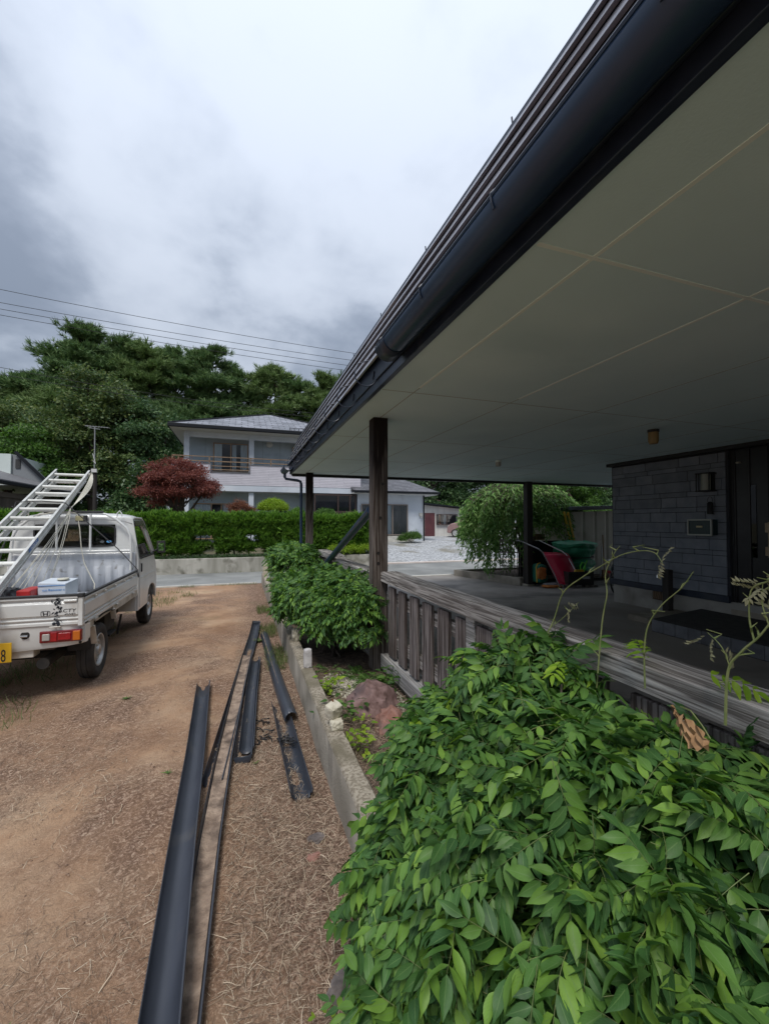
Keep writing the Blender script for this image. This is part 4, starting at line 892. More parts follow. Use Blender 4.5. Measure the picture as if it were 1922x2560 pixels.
# ------------------------------------------------------------------ ladder on the truck
alu = mat('ladder_alloy', (0.50, 0.50, 0.47), (0.66, 0.66, 0.62), rough=.45, metal=.35, vs=9, c3=(.33, .31, .26), s3=11, r3=(.6, .76))
rung_m = mat('rung_paint', (0.62, 0.62, 0.58), (0.72, 0.72, 0.68), rough=.5, vs=9, c3=(.2, .18, .16), s3=16, r3=(.66, .74))
LA, LB = Vector((-1.965, 4.45, 0.985)), Vector((-2.145, 6.5, 1.855))
ld = (LB - LA).normalized(); lside = Vector((0, 0, 1)).cross(ld).normalized()   # towards -x
lside = lside if lside.x < 0 else -lside; lup = ld.cross(lside); lup = lup if lup.z > 0 else -lup
LD = empty('extension_ladder', LA, 'long aluminium extension ladder lying over the tailgate and up over the cab', 'ladder')
def railbeam(p0, p1, w=.026, h=.065):
    b = MB(); ax = ((p1 - p0).normalized(), lside, lup); c_ = (p0 + p1) / 2; L_ = (p1 - p0).length / 2
    b.obox(c_, ax, (L_, .003, h / 2)); b.obox(c_ + lup * (h / 2), ax, (L_, w / 2, .003)); b.obox(c_ - lup * (h / 2), ax, (L_, w / 2, .003)); return b
s0, s1 = -.55, 3.52
for name, dz, w0, wd, a0, a1 in (('upper_section', 0.0, 0.0, .415, s0, s1), ('lower_section', -.078, .035, .345, s0 - .12, s1 - .10)):
    for k in (0, 1):
        off = lside * (w0 + wd * k) + lup * dz; railbeam(LA + off + ld * a0, LA + off + ld * a1).build('rail', alu, LD, bevel=.002)
    d_ = a0 + .2
    while d_ < a1 - .05:
        p = LA + lup * dz + ld * d_ + lside * w0; MB().tube([p, p + lside * wd], .0205, 10).build('rung', rung_m, LD, smooth=True); d_ += .285
st = MB(); p = LA + ld * .93 + lside * -.0045; st.obox(p + lup * -.005, (ld, lside, lup), (.145, .0006, .021)); SK = st.build('brand_sticker', mat('sticker_blue', (0.05, 0.16, 0.42), rough=.4), LD)
text('brand_lettering', 'ALINCO', .042, p + lside * -.0018 - lup * .005, ld, lup, mat('sticker_white', (.7, .72, .75), rough=.5), SK, sx=1.25, extrude=.0006)
b = MB(); p = LA + ld * (s1 - .12) - lside * .03; b.lathe(p, lside, [(0, .02), (.02, .022), (.021, 0)], 14); b.tube([p, p + lup * .05 - lside * .02, p - lup * .02 - lside * .035], .008, 6); b.build('pulley', grime, LD, smooth=True)
# ropes
rope_m = mat('rope', (0.48, 0.46, 0.38), (0.62, 0.60, 0.52), rough=.9, vs=60); rope_d = mat('dark_rope', (0.05, 0.05, 0.052), rough=.8)
top = LA + ld * (s1 - .06) - lside * .035
rb = MB(); knot = Vector((-2.085, 6.43, 1.735))
for k in range(8):
    bul = .02 + .012 * k; pts = []
    for i in range(13): t = i / 12; p = top.lerp(knot, t) + Vector((.9, -.2, -.35)) * (math.sin(math.pi * t ** .8) * bul) + Vector((0, 0, .004 * k)); pts.append(p)
    e_ = Vector((-2.20 + .045 * k + random.gauss(0, .01), 4.72 + .05 * k, .70)); q0 = pts[-1]
    for i in range(1, 13): t = i / 12; p = q0.lerp(e_, t) - Vector((0, 0, math.sin(math.pi * t) * (.03 + .012 * k))) + Vector((.02 * math.sin(t * 3 + k), 0, 0)); pts.append(p)
    rb.tube(pts, .0038, 6)
tag(rb.build('rope', rope_m, smooth=True), 'bundle of pale ropes hanging from the top of the ladder into the truck bed', 'rope', 'ropes on the truck')
b = MB(); b.tube([(-2.09, 6.47, 1.71), (-2.02, 6.46, 1.69), (-1.98, 6.43, 1.5), (-1.95, 6.40, 1.25), (-1.90, 6.35, 1.05), (-1.80, 6.25, .90), (-1.74, 6.2, .80), (-1.73, 6.15, .67)], .006, 6)
b.tube([(-2.09, 6.47, 1.71), (-2.25, 6.3, 1.70), (-2.5, 6.2, 1.60)], .006, 6); tag(b.build('rope', rope_m, smooth=True), 'single pale rope trailing from the guard frame down behind the cab', 'rope', 'ropes on the truck')
b = MB(); q = LA + ld * 2.06 + lup * .04
b.tube([(-1.315, 6.44, .94), (-1.55, 6.46, 1.22), q - lside * .02, q + lside * .22 + lup * .02, q + lside * .47, (-2.79, 6.3, .93)], .0065, 6)
b.tube([q + lside * .46 + ld * -.15, q + lside * .47 - lup * .2, (-2.72, 6.2, 1.2)], .0065, 6); b.tube([(-1.315, 6.44, .94), (-1.305, 6.42, .88), (-1.30, 6.43, .84), (-1.31, 6.45, .90)], .009, 6)
tag(b.build('strap', rope_d, smooth=True), 'dark lashing cord tied over the ladder to the side gate', 'strap')
# things in the bed
tin_w = mat('tin_white', (0.52, 0.57, 0.63), (0.64, 0.68, 0.72), rough=.35, vs=3); blue_p = mat('print_blue', (0.04, 0.22, 0.55), rough=.45)
TI = empty('oil_tin', (-1.70, 4.95, .66), 'dented square white and blue tin standing in the truck bed', 'tin')
MB().add([(-1.815, 4.85, .663), (-1.60, 4.85, .663), (-1.57, 5.07, .663), (-1.79, 5.07, .663), (-1.825, 4.85, 1.0), (-1.60, 4.845, .985), (-1.565, 5.07, 1.01), (-1.80, 5.07, 1.02)],
         [(0, 3, 2, 1), (4, 5, 6, 7), (0, 1, 5, 4), (1, 2, 6, 5), (2, 3, 7, 6), (3, 0, 4, 7)]).build('can', tin_w, TI, bevel=.004)
MB().box(-1.822, -1.602, 4.842, 4.847, .968, .972).build('blue_line', blue_p, TI); text('lettering', 'oat Remover c', .030, (-1.695, 4.843, .928), (1, 0, 0), (0, 0, 1), blue_p, TI, extrude=.0006)
b = MB(); b.lathe((-1.66, 4.97, 1.012), (0, 0, 1), [(0, .05), (.012, .048), (.013, 0)], 16); b.build('lid', mat('ivory_lid', (.6, .58, .48), rough=.5), TI, smooth=True)
tag(MB().box(-1.94, -1.83, 4.72, 5.0, .663, .952).build('toolbox', mat('red_plastic', (.42, .02, .02), rough=.4), bevel=.012), 'red box behind the tailgate beside the white tin', 'box')
tag(stone('bin_bag', (-2.09, 5.0, .82), (.11, .12, .165), mat('black_film', (.012, .012, .014), rough=.3), amp=.18, seed=33, lobes=1), 'black plastic bag in the truck bed under the ladder', 'bag')
# ------------------------------------------------------------------ retaining wall, neighbour's house, garage
stain_wall = mat('stained_retaining_wall', (0.26, 0.25, 0.21), (0.46, 0.44, 0.39), rough=.95, vs=1.6, stretch=(2.2, 1, .35), c3=(0.12, 0.115, 0.085), s3=2.2, r3=(.5, .66), bump=.4, bs=60)
tag(MB().box(-30, 4.35, 14.02, 14.20, -0.05, 0.455).build('retaining_wall', stain_wall, bevel=.012), 'long stained concrete retaining wall across the road under the hedge', 'wall')
tag(MB().box(4.62, 5.0, 14.2, 21.0, -0.05, 0.02).build('verge', grass_soil), None, None, None, 'structure')
pale = mat('pale_render', (0.50, 0.55, 0.62), (0.60, 0.64, 0.70), rough=.75, vs=.8, stretch=(1, 1, .4), c3=(0.42, 0.46, 0.52), s3=1.2)
greyblue = mat('greyblue_render', (0.36, 0.43, 0.48), (0.43, 0.50, 0.55), rough=.8, vs=.9, c3=(0.30, 0.36, 0.40), s3=.8)
slate = brick_mat('slate_roof', (0.15, 0.16, 0.185), (0.27, 0.28, 0.32), (0.05, 0.05, 0.06), (0, 1), .6, .28, msize=.03, rough=.55, bump=.5, noise=.35)
slate2 = brick_mat('dark_slate_roof', (0.075, 0.075, 0.085), (0.14, 0.14, 0.155), (0.02, 0.02, 0.024), (0, 1), .6, .16, msize=.014, rough=.6, bump=.6, noise=.3)
lap = brick_mat('lap_siding', (0.54, 0.52, 0.58), (0.60, 0.58, 0.64), (0.34, 0.33, 0.38), (0, 2), 2.6, .085, msize=.010, rough=.7, bump=.4, noise=.06)
dark_eave = mat('dark_eave', (0.008, 0.010, 0.014), rough=.6, spec=.25)
white_soffit = mat('white_soffit', (0.55, 0.56, 0.56), rough=.8)
bronze = mat('bronze_frame', (0.26, 0.17, 0.10), (0.34, 0.23, 0.15), rough=.45)
dark_frame = mat('dark_brown_frame', (0.05, 0.03, 0.026), rough=.5)
win_glass = glass_mat('window_glass', (0.9, 0.95, 1.0), .9)
curtain = mat('curtain', (0.62, 0.66, 0.66), (0.82, 0.85, 0.84), rough=.9, vs=9, stretch=(1.6, 1, .03), ramp=(.4, .6))
dark_room = mat('dim_room', (0.03, 0.032, 0.035), (0.06, 0.06, 0.062), rough=.9, vs=1)
net = mat('insect_screen', (0.20, 0.20, 0.19), (0.26, 0.25, 0.235), rough=.9, vs=2)

NH = empty('house', (1.75, 26, .5), 'pale two storey house with a slate hipped roof and a balcony, across the road', 'house')
MB().box(-2.63, 6.1, 23.0, 29.8, .4, 6.0).build('wall', greyblue, NH)
MB().box(-2.75, 6.12, 22.0, 23.0, 3.10, 3.42).build('floor_band', pale, NH, bevel=.01)
# lap sided balcony parapet with a notch cut out before the window
b = MB(); b.box(-3.15, -1.42, 21.99, 22.10, 3.40, 4.42); b.box(.39, 6.15, 21.99, 22.10, 3.40, 4.42); b.box(-1.42, .39, 21.991, 22.10, 3.40, 4.02)
b.box(-3.15, -3.05, 22.10, 26, 3.40, 4.42); b.box(6.05, 6.15, 22.10, 26, 3.4, 4.42); b.build('balcony_parapet', lap, NH)
b = MB(); b.box(-3.18, -1.40, 21.96, 22.13, 4.42, 4.445); b.box(.37, 6.18, 21.96, 22.13, 4.42, 4.445); b.box(-1.45, -1.40, 21.96, 22.13, 4.0, 4.42); b.box(.37, .42, 21.96, 22.13, 4.0, 4.42); b.box(-1.42, .39, 21.96, 22.13, 4.0, 4.035)
b.build('parapet_cap', mat('cap_grey', (.16, .16, .18), rough=.5), NH)
b = MB()
for z in (4.775, 4.555): b.box(-3.13, 6.1, 22.03, 22.07, z - .022, z + .022); b.box(-3.13, -3.09, 22.07, 23.0, z - .022, z + .022)
for z in (4.33, 4.16): b.box(-1.40, .37, 22.03, 22.07, z - .016, z + .016)
for x in (-3.11, -2.85, -1.48, .43, 1.42, 2.45, 3.5, 4.6, 5.9): b.box(x - .022, x + .022, 22.03, 22.07, 4.445, 4.775)
b.build('balcony_rail', bronze, NH)
b = MB()
for x in (-2.63, .355, 3.2, 5.86): MB().box(x, x + .24, 22.12, 22.36, 3.42, 6.0).build('column', pale, NH)
for x in (-2.63, .355, 3.3): MB().box(x, x + .24, 22.12, 22.36, .45, 3.10).build('column', pale, NH)
MB().box(-2.63, 6.1, 22.14, 22.34, 5.725, 6.0).build('eave_beam', pale, NH)
b = MB(); b.add([(-3.2, 21.4, 6.17), (6.4, 21.4, 6.17), (6.4, 30.6, 6.17), (-3.2, 30.6, 6.17), (1.42, 26.0, 8.02), (1.70, 26.0, 8.02)], [(0, 1, 5, 4), (1, 2, 5), (2, 3, 4, 5), (3, 0, 4)])
RFn = b.build('roof', slate, NH)
b = MB(); b.tube([(-3.2, 21.4, 6.19), (1.42, 26, 8.04)], .05, 6); b.tube([(6.4, 21.4, 6.19), (1.7, 26, 8.04)], .05, 6); b.build('hip_cap', dark_eave, RFn)
MB().box(-3.17, 6.37, 21.43, 30.57, 6.0, 6.06).build('soffit', white_soffit, NH)
b = MB(); b.box(-3.24, 6.44, 21.34, 21.43, 6.0, 6.185); b.box(-3.24, -3.17, 21.43, 30.6, 6.0, 6.185); b.box(6.37, 6.44, 21.43, 30.6, 6.0, 6.185); b.build('gutter', dark_eave, NH, bevel=.03)
b = MB()
for i in range(6): b.box(2.3 + i * .22, 2.33 + i * .22, 21.55, 21.57, 6.22, 6.36)
b.box(2.3, 3.45, 21.55, 21.57, 6.34, 6.36); b.build('snow_guard', dark_eave, RFn)
def window(x0, x1, z0, z1, y, parent, frame_m, mull=(), cur=None, t=.05, dark=True, name='window', trans=()):
    b = MB(); b.box(x0, x1, y - .03, y + .02, z1 - t, z1); b.box(x0, x1, y - .03, y + .02, z0, z0 + t); b.box(x0, x0 + t, y - .03, y + .02, z0 + t, z1 - t); b.box(x1 - t, x1, y - .03, y + .02, z0 + t, z1 - t)
    for m_ in mull: b.box(m_ - t * .5, m_ + t * .5, y - .028, y + .018, z0 + t, z1 - t)
    for q in trans: b.box(x0 + t, x1 - t, y - .026, y + .016, q - t * .4, q + t * .4)
    w = b.build(name, frame_m, parent)
    MB().box(x0 + t, x1 - t, y + .10, y + .12, z0 + t, z1 - t).build('room', dark_room, w)
    g_ = MB(); g_.add([(x0 + t, y, z0 + t), (x1 - t, y, z0 + t), (x1 - t, y, z1 - t), (x0 + t, y, z1 - t)], [(0, 1, 2, 3)]); g_.build('pane', win_glass, w)
    for (a, c_, mm) in (cur or ()):
        cb = MB(); n_ = 26; V = []
        for i in range(n_ + 1): x = a + (c_ - a) * i / n_; V += [(x, y + .06 + .018 * math.sin(i * 1.9), z0 + t), (x, y + .06 + .012 * math.sin(i * 1.9), z1 - t)]
        cb.add(V, [(i * 2, i * 2 + 2, i * 2 + 3, i * 2 + 1) for i in range(n_)]); cb.build('curtain', mm, w, smooth=True)
    return w
window(-1.36, .33, 4.15, 5.62, 22.86, NH, bronze, (-.52,), ((-1.30, -.95, curtain), (-.46, -.25, curtain), (-.05, .28, curtain)))
window(2.58, 3.4, 4.3, 5.60, 22.86, NH, bronze, (), ((2.63, 2.9, curtain),))
window(-2.25, -.50, .72, 2.53, 22.86, NH, bronze, (-1.42, -.95), ((-2.2, -1.45, curtain), (-.9, -.56, curtain)))
window(1.35, 2.4, .72, 2.53, 22.86, NH, bronze, (1.9,), ((1.4, 1.62, curtain),))
window(3.62, 5.9, 2.10, 3.06, 22.0, NH, dark_frame, (4.9, 5.55), None, t=.07)
window(3.62, 5.9, .6, 2.09, 22.0, NH, dark_frame, (4.9, 5.55), None, t=.06)
MB().lathe((1.40, 22.98, 5.70), (0, -1, 0), [(0, .17), (.05, .17), (.08, .12), (.081, 0)], 20).build('vent_cover', mat('vent_white', (.62, .63, .6), rough=.5), NH, smooth=True)
jg = mat('joint_grey', (.2, .23, .26), rough=.9)
for x in (-1.75, 1.05, 1.95): MB().box(x, x + .012, 22.985, 22.999, 4.1, 5.98).build('panel_joint', jg, NH)
# single storey wing
WG = empty('house_wing', (8, 24, .5), 'low pale house wing with a dark slate roof and a wide sliding window', 'house')
MB().box(5.97, 9.91, 22.0, 28.0, .40, 3.12).build('wall', pale, WG)
b = MB(); b.add([(5.6, 21.35, 3.27), (10.55, 21.35, 3.27), (10.55, 28.6, 3.27), (5.6, 28.6, 3.27), (5.6, 24.9, 4.55), (8.9, 24.9, 4.55)], [(0, 1, 5, 4), (1, 2, 5), (2, 3, 4, 5), (0, 4, 3)])
b.build('roof', slate2, WG)
MB().box(5.62, 10.5, 21.4, 28.5, 3.10, 3.16).build('soffit', white_soffit, WG)
b = MB(); b.box(5.6, 10.6, 21.28, 21.40, 3.14, 3.27); b.box(10.5, 10.6, 21.40, 28.6, 3.14, 3.27); b.build('gutter', dark_eave, WG, bevel=.03)
window(6.15, 8.87, .84, 2.57, 21.88, WG, mat('brown_grey_frame', (.20, .17, .15), rough=.5), (6.95, 7.95), ((6.2, 6.9, net), (7.0, 7.9, curtain), (8.0, 8.82, net)), t=.06)
MB().box(5.95, 9.2, 21.75, 21.99, .40, .80).build('step', concrete_pale, WG, bevel=.01)
b = MB(); b.box(9.60, 9.80, 21.9, 21.999, 1.90, 2.10); b.box(9.66, 9.76, 21.88, 21.9, 1.80, 1.88); b.build('electric_meter', mat('meter', (.42, .42, .4), rough=.5), WG, bevel=.01)
b = MB(); b.box(9.86, 9.92, 21.93, 21.999, .5, 3.1); b.build('corner_trim', dark_eave, WG)
# garage behind
GA = empty('garage', (14.5, 29, .5), 'low white lean-to garage with a maroon door behind the parked car', 'garage')
MB().add([(12.15, 27, .4), (18.5, 27, .4), (18.5, 32, .4), (12.15, 32, .4), (12.15, 27, 2.78), (18.5, 27, 2.25), (18.5, 32, 2.25), (12.15, 32, 2.78)],
         [(0, 3, 2, 1), (4, 5, 6, 7), (0, 1, 5, 4), (1, 2, 6, 5), (2, 3, 7, 6), (3, 0, 4, 7)]).build('wall', brick_mat('panel_wall', (.58, .57, .54), (.62, .61, .58), (.4, .4, .38), (0, 2), .45, 6, msize=.01, noise=.06), GA)
MB().add([(11.9, 26.6, 2.84), (18.9, 26.6, 2.26), (18.9, 32, 2.26), (11.9, 32, 2.84), (11.9, 26.6, 2.93), (18.9, 26.6, 2.35), (18.9, 32, 2.35), (11.9, 32, 2.93)],
         [(0, 3, 2, 1), (4, 5, 6, 7), (0, 1, 5, 4), (1, 2, 6, 5), (2, 3, 7, 6), (3, 0, 4, 7)]).build('roof', dark_eave, GA)
b = MB(); b.box(12.22, 12.98, 26.95, 26.999, .45, 2.22); b.build('door', mat('maroon_door', (.075, .022, .028), (.11, .035, .04), rough=.55, vs=2), GA)
window(13.08, 14.75, 1.38, 2.14, 26.88, GA, dark_frame, (13.9,), ((13.3, 13.45, mat('ochre_tool', (.4, .2, .08), rough=.8)), (13.65, 13.85, curtain)), t=.04)
# compact pink car on the gravel
CR = empty('parked_car', (14.35, 25.6, .56), 'small metallic pink beige hatchback parked on the gravel beside the garage', 'car')
pink = mat('pink_paint', (0.40, 0.25, 0.24), (0.44, 0.28, 0.27), rough=.25, metal=.4, vs=1, coat=.6)
ca = R(38); fx = Vector((-math.cos(ca), math.sin(ca), 0)) * -1; fx = Vector((-.82, .57, 0)); fy = Vector((.57, .82, 0)); o0 = Vector((14.9, 25.0, .57))
cp = lambda u, v, w: o0 + fx * u + fy * w + Vector((0, 0, v))
bodyP = [(-1.65, .28), (-1.68, .62), (-1.62, .92), (-1.50, 1.0), (-1.38, 1.40), (-1.15, 1.56), (-.2, 1.60), (.35, 1.52), (.95, 1.02), (1.45, .88), (1.66, .66), (1.68, .30), (1.42, .24), (1.36, .42), (1.2, .52), (1.02, .5), (.86, .36), (.82, .24), (-.82, .24), (-.86, .36), (-1.02, .5), (-1.2, .52), (-1.36, .42), (-1.42, .24)]
MB().extrude(bodyP, lambda u, v, t: cp(u, v, t * (1 - max(0, v - .95) * .22)), -.72, .72).build('body', pink, CR, bevel=.05, seg=3)
for s in (-1, 1):
    b = MB(); b.add([cp(u, v, s * (.727 * (1 - max(0, v - .95) * .22))) for u, v in ((-1.25, 1.02), (.82, 1.02), (.30, 1.46), (-.2, 1.52), (-1.08, 1.48))], [(0, 1, 2, 3, 4)]); b.build('side_window', mat('car_glass_%d' % s, (.02, .025, .03), rough=.08), CR)
    for u in (-1.12, 1.12):
        b = MB(); b.lathe(cp(u, .27, s * .58), fy * s, [(0, .2), (0, .26), (.13, .27), (.155, .25), (.15, .19)], 24); w_ = b.build('wheel', tyre_m, CR, smooth=True)
        b = MB(); b.lathe(cp(u, .27, s * .70), fy * s, [(0, .19), (.02, .18), (.0, .12), (.02, .05), (.02, 0)], 16); b.build('rim', rim_m, w_, smooth=True)
    b = MB(); b.obox(cp(1.52, .74, s * .54), (fx, fy, Vector((0, 0, 1))), (.1, .14, .07)); b.build('headlight', lens_c, CR, bevel=.03)
    b = MB(); b.obox(cp(.62, 1.08, s * .80), (fx, fy, Vector((0, 0, 1))), (.05, .09, .06)); b.build('wing_mirror', pink, CR, bevel=.02)
b = MB(); b.add([cp(.98, 1.03, -.64), cp(.98, 1.03, .64), cp(.40, 1.50, .58), cp(.40, 1.50, -.58)], [(0, 1, 2, 3)]); b.build('windscreen', MATS['car_glass_1'], CR)
# bicycles
def bicycle(loc, ang, label, frame_m, rear_red=False):
    o_ = empty('bicycle', loc, label, 'bicycle'); f = Vector((math.cos(ang), math.sin(ang), 0)); s = Vector((-f.y, f.x, 0)); P = lambda a, z, w=0: Vector(loc) + f * a + s * w + Vector((0, 0, z))
    for a in (0, 1.08):
        pts = [P(a + .325 * math.cos(t * math.pi / 14), .335 + .325 * math.sin(t * math.pi / 14)) for t in range(29)]; b = MB(); b.tube(pts, .018, 6); w = b.build('wheel', rubber, o_, smooth=True)
        b = MB(); b.tube([P(a + .298 * math.cos(t * math.pi / 14), .335 + .298 * math.sin(t * math.pi / 14)) for t in range(29)], .010, 5)
        for k in range(16): t = k * math.pi / 8; b.tube([P(a, .335), P(a + .298 * math.cos(t), .335 + .298 * math.sin(t))], .0016, 3)
        b.tube([P(a, .335, -.04), P(a, .335, .04)], .022, 8); b.build('rim', chrome, w, smooth=True)
        b = MB(); b.tube([P(a + .355 * math.cos(t), .335 + .355 * math.sin(t)) for t in [R(q) for q in range(20 if a else 30, 200 if a else 185, 12)]], .016, 4); b.build('mudguard', chrome, o_, smooth=True)
    b = MB(); b.tube([P(0, .335), P(.45, .30), P(.30, .78), P(0, .335)], .014, 6); b.tube([P(.45, .30), P(.90, .72), P(.84, .95)], .017, 6); b.tube([P(.34, .62), P(.90, .70)], .015, 6); b.tube([P(.86, .88), P(1.08, .335)], .014, 6); b.tube([P(.31, .74), P(.28, .88)], .012, 6); b.build('frame', frame_m, o_, smooth=True)
    b = MB(); b.tube([P(.78, 1.0, -.26), P(.84, 1.02, -.12), P(.85, .96, 0), P(.84, 1.02, .12), P(.78, 1.0, .26)], .012, 6); b.build('handlebar', chrome, o_, smooth=True)
    b = MB(); b.obox(P(.26, .90), (f, s, Vector((0, 0, 1))), (.12, .08, .025)); b.build('saddle', rubber, o_, bevel=.02)
    b = MB(); b.tube([P(-.35, .72, -.07), P(.2, .74, -.07)], .006, 5); b.tube([P(-.35, .72, .07), P(.2, .74, .07)], .006, 5); b.tube([P(-.3, .72, -.07), P(-.3, .72, .07)], .006, 5); b.tube([P(-.25, .72, .06), P(0, .335, .05)], .006, 5); b.build('rear_rack', chrome, o_, smooth=True)
    b = MB(); b.tube([P(.45, .30, -.08), P(.45, .30, .08)], .02, 8); b.tube([P(.45, .30, .08), P(.55, .18, .09), P(.55, .18, .15)], .01, 6); b.tube([P(.45, .30, -.08), P(.35, .42, -.09), P(.35, .42, -.15)], .01, 6); b.build('crank', chrome, o_, smooth=True)
    if rear_red: b = MB(); b.obox(P(-.37, .50), (f, s, Vector((0, 0, 1))), (.02, .03, .03)); b.build('rear_reflector', lens_r, o_, bevel=.005)
bicycle((5.45, 20.3, .43), 0.02, 'bicycle parked on the gravel in front of the sliding window of the pale wing', mat('grey_frame', (.12, .13, .14), rough=.4))
bicycle((7.42, 6.72, .07), 0.35, 'bicycle leaning just round the corner of the grey block wall', mat('silver_frame', (.3, .31, .33), rough=.35, metal=.5), True)
# left house
LH = empty('house', (-10.5, 24, .4), 'old house with a white gable and brown lower wall, at the left edge', 'house')
brown_w = mat('brown_boards', (.045, .038, .034), (.085, .07, .062), rough=.8, vs=3, stretch=(1, 1, .2)); mint = mat('mint_white', (.55, .62, .60), (.62, .68, .66), rough=.7, vs=1)
MB().box(-14, -8.75, 19.5, 27, .3, 2.75).build('wall', brown_w, LH)
b = MB(); b.add([(-8.30, 18.5, 3.08), (-8.30, 28.5, 3.08), (-11.2, 28.5, 4.02), (-11.2, 18.5, 4.02), (-8.30, 18.5, 3.16), (-8.30, 28.5, 3.16), (-11.2, 28.5, 4.10), (-11.2, 18.5, 4.10)], [(0, 1, 2, 3), (4, 7, 6, 5), (0, 4, 5, 1), (1, 5, 6, 2), (2, 6, 7, 3), (3, 7, 4, 0)])
b.build('lower_roof', mat('grey_tin_roof', (.13, .125, .13), (.17, .165, .17), rough=.5, vs=2), LH)
b = MB(); b.box(-8.36, -8.26, 18.5, 28.5, 2.98, 3.12); b.build('gutter', dark_eave, LH, bevel=.02)
b = MB(); b.box(-8.76, -8.70, 19.4, 27, 2.55, 2.75); b.build('eave_beam', mat('eave_brown', (.10, .085, .075), rough=.8), LH)
MB().box(-16, -10.78, 25.5, 33, 3.4, 4.95).build('upper_wall', mint, LH)
b = MB(); b.extrude([(-10.75, 3.4), (-10.75, 4.95), (-10.40, 4.80), (-9.3, 3.6), (-9.3, 3.4)], lambda u, v, t: (u, t, v), 25.6, 26.0); b.build('gable_wall', mat('grey_render', (.22, .235, .25), rough=.85), LH)
b = MB(); b.beam((-10.6, 25.5, 5.05), (-9.15, 25.5, 3.45), .12, .2, (0, 1, 0)); b.build('verge_board', dark_eave, LH)
b = MB(); b.box(-10.62, -10.42, 25.56, 25.6, 4.25, 4.7); b.build('window', dark_room, LH)
b = MB(); b.box(-9.1, -8.74, 19.44, 19.5, 1.5, 2.4); b.build('window', MATS['car_glass_1'], LH); b = MB(); b.box(-8.74, -8.70, 20.3, 20.6, .5, 1.9); b.build('timber_panel', mat('pinkish_board', (.24, .18, .17), rough=.8), LH)
# aerial on a stub pole
AN = empty('television_aerial', (-4.82, 17.0, .45), 'television aerial on a thin mast above a dark stub pole behind the ladder', 'aerial')
galv = mat('galvanised', (.30, .31, .32), (.38, .39, .40), rough=.5, metal=.5)
MB().tube([(-4.80, 17.0, .4), (-4.81, 17.0, 3.45)], .06, 10).build('pole', mat('creosote', (.03, .026, .024), rough=.9), AN, smooth=True)
MB().tube([(-4.83, 17.0, 3.3), (-4.84, 17.0, 4.9)], .018, 8).build('mast', galv, AN, smooth=True)
b = MB(); b.tube([(-5.10, 16.9, 4.89), (-4.48, 17.2, 4.93)], .012, 6)
for i in range(9): x = -5.08 + i * .075; b.tube([(x, 16.75 + i * .035, 4.89 + i * .005), (x + .02, 17.05 + i * .035, 4.89 + i * .005)], .005, 4)
b.tube([(-5.0, 16.93, 4.84), (-4.7, 17.07, 4.83)], .012, 6); b.build('antenna_array', galv, AN)
b = MB(); b.box(-4.90, -4.74, 16.9, 16.96, 3.30, 3.42); b.tube([(-4.86, 16.93, 3.7), (-4.78, 16.93, 3.6), (-4.87, 16.93, 3.95)], .012, 5); b.build('junction_box', mat('box_white', (.6, .6, .6), rough=.5), AN)
# concrete utility pole beyond the weeping tree, overhead lines
UP = empty('utility_pole', (11.4, 14.6, 0), 'pale concrete utility pole rising behind the weeping tree', 'pole')
MB().lathe((11.35, 14.6, 0), (0, 0, 1), [(0, .17), (9, .12), (9.01, 0)], 20).build('pole', concrete_pale, UP, smooth=True)
b = MB(); b.beam((10.6, 14.6, 8.4), (12.1, 14.6, 8.4), .08, .08); b.beam((11.0, 14.6, 7.8), (11.7, 14.6, 7.8), .08, .08); b.build('crossarm', galv, UP)
def cable(a, b_, c_, r, label):
    m = MB(); pts = []; a, b_, c_ = Vector(a), Vector(b_), Vector(c_)
    d0 = a + (a - b_) * 3.2; n_ = 60
    for i in range(n_ + 1):
        x = -26 + 52 * i / n_; t = (x - a.x) / (c_.x - a.x)
        tm = (b_.x - a.x) / (c_.x - a.x); lb = a.z + (c_.z - a.z) * tm; k = (b_.z - lb) / (tm * (tm - 1)) if abs(tm * (tm - 1)) > 1e-6 else 0
        pts.append((x, a.y + (c_.y - a.y) * t, a.z + (c_.z - a.z) * t + k * t * (t - 1)))
    m.tube(pts, r, 5); return tag(m.build('overhead_cable', mat('cable_%d' % int(a.z * 1000), (.02, .022, .025), rough=.7)), label, 'cable', 'overhead cables above the road')
cable((-5.621, 12.6, 7.268), (-1.713, 12.6, 7.025), (3.29, 12.6, 6.862), .0065, 'highest of the overhead cables, alone above the other three')
cable((-5.615, 12.6, 6.943), (-1.2, 12.6, 6.735), (3.149, 12.6, 6.63), .0065, 'second overhead cable from the top')
cable((-5.612, 12.6, 6.785), (-1.2, 12.6, 6.57), (3.06, 12.6, 6.455), .0065, 'third overhead cable from the top')
cable((-5.61, 12.6, 6.637), (-1.2, 12.6, 6.41), (2.946, 12.6, 6.291), .0065, 'fourth overhead cable, skimming the pine tops')
cable((-6.208, 14.0, 5.768), (-2.335, 14.0, 5.40), (2.288, 14.0, 5.234), .007, 'upper of the two low cables crossing in front of the pines')
cable((-6.204, 14.0, 5.583), (-2.334, 14.0, 5.255), (2.248, 14.0, 5.109), .007, 'lowest cable crossing just above the slate roof')

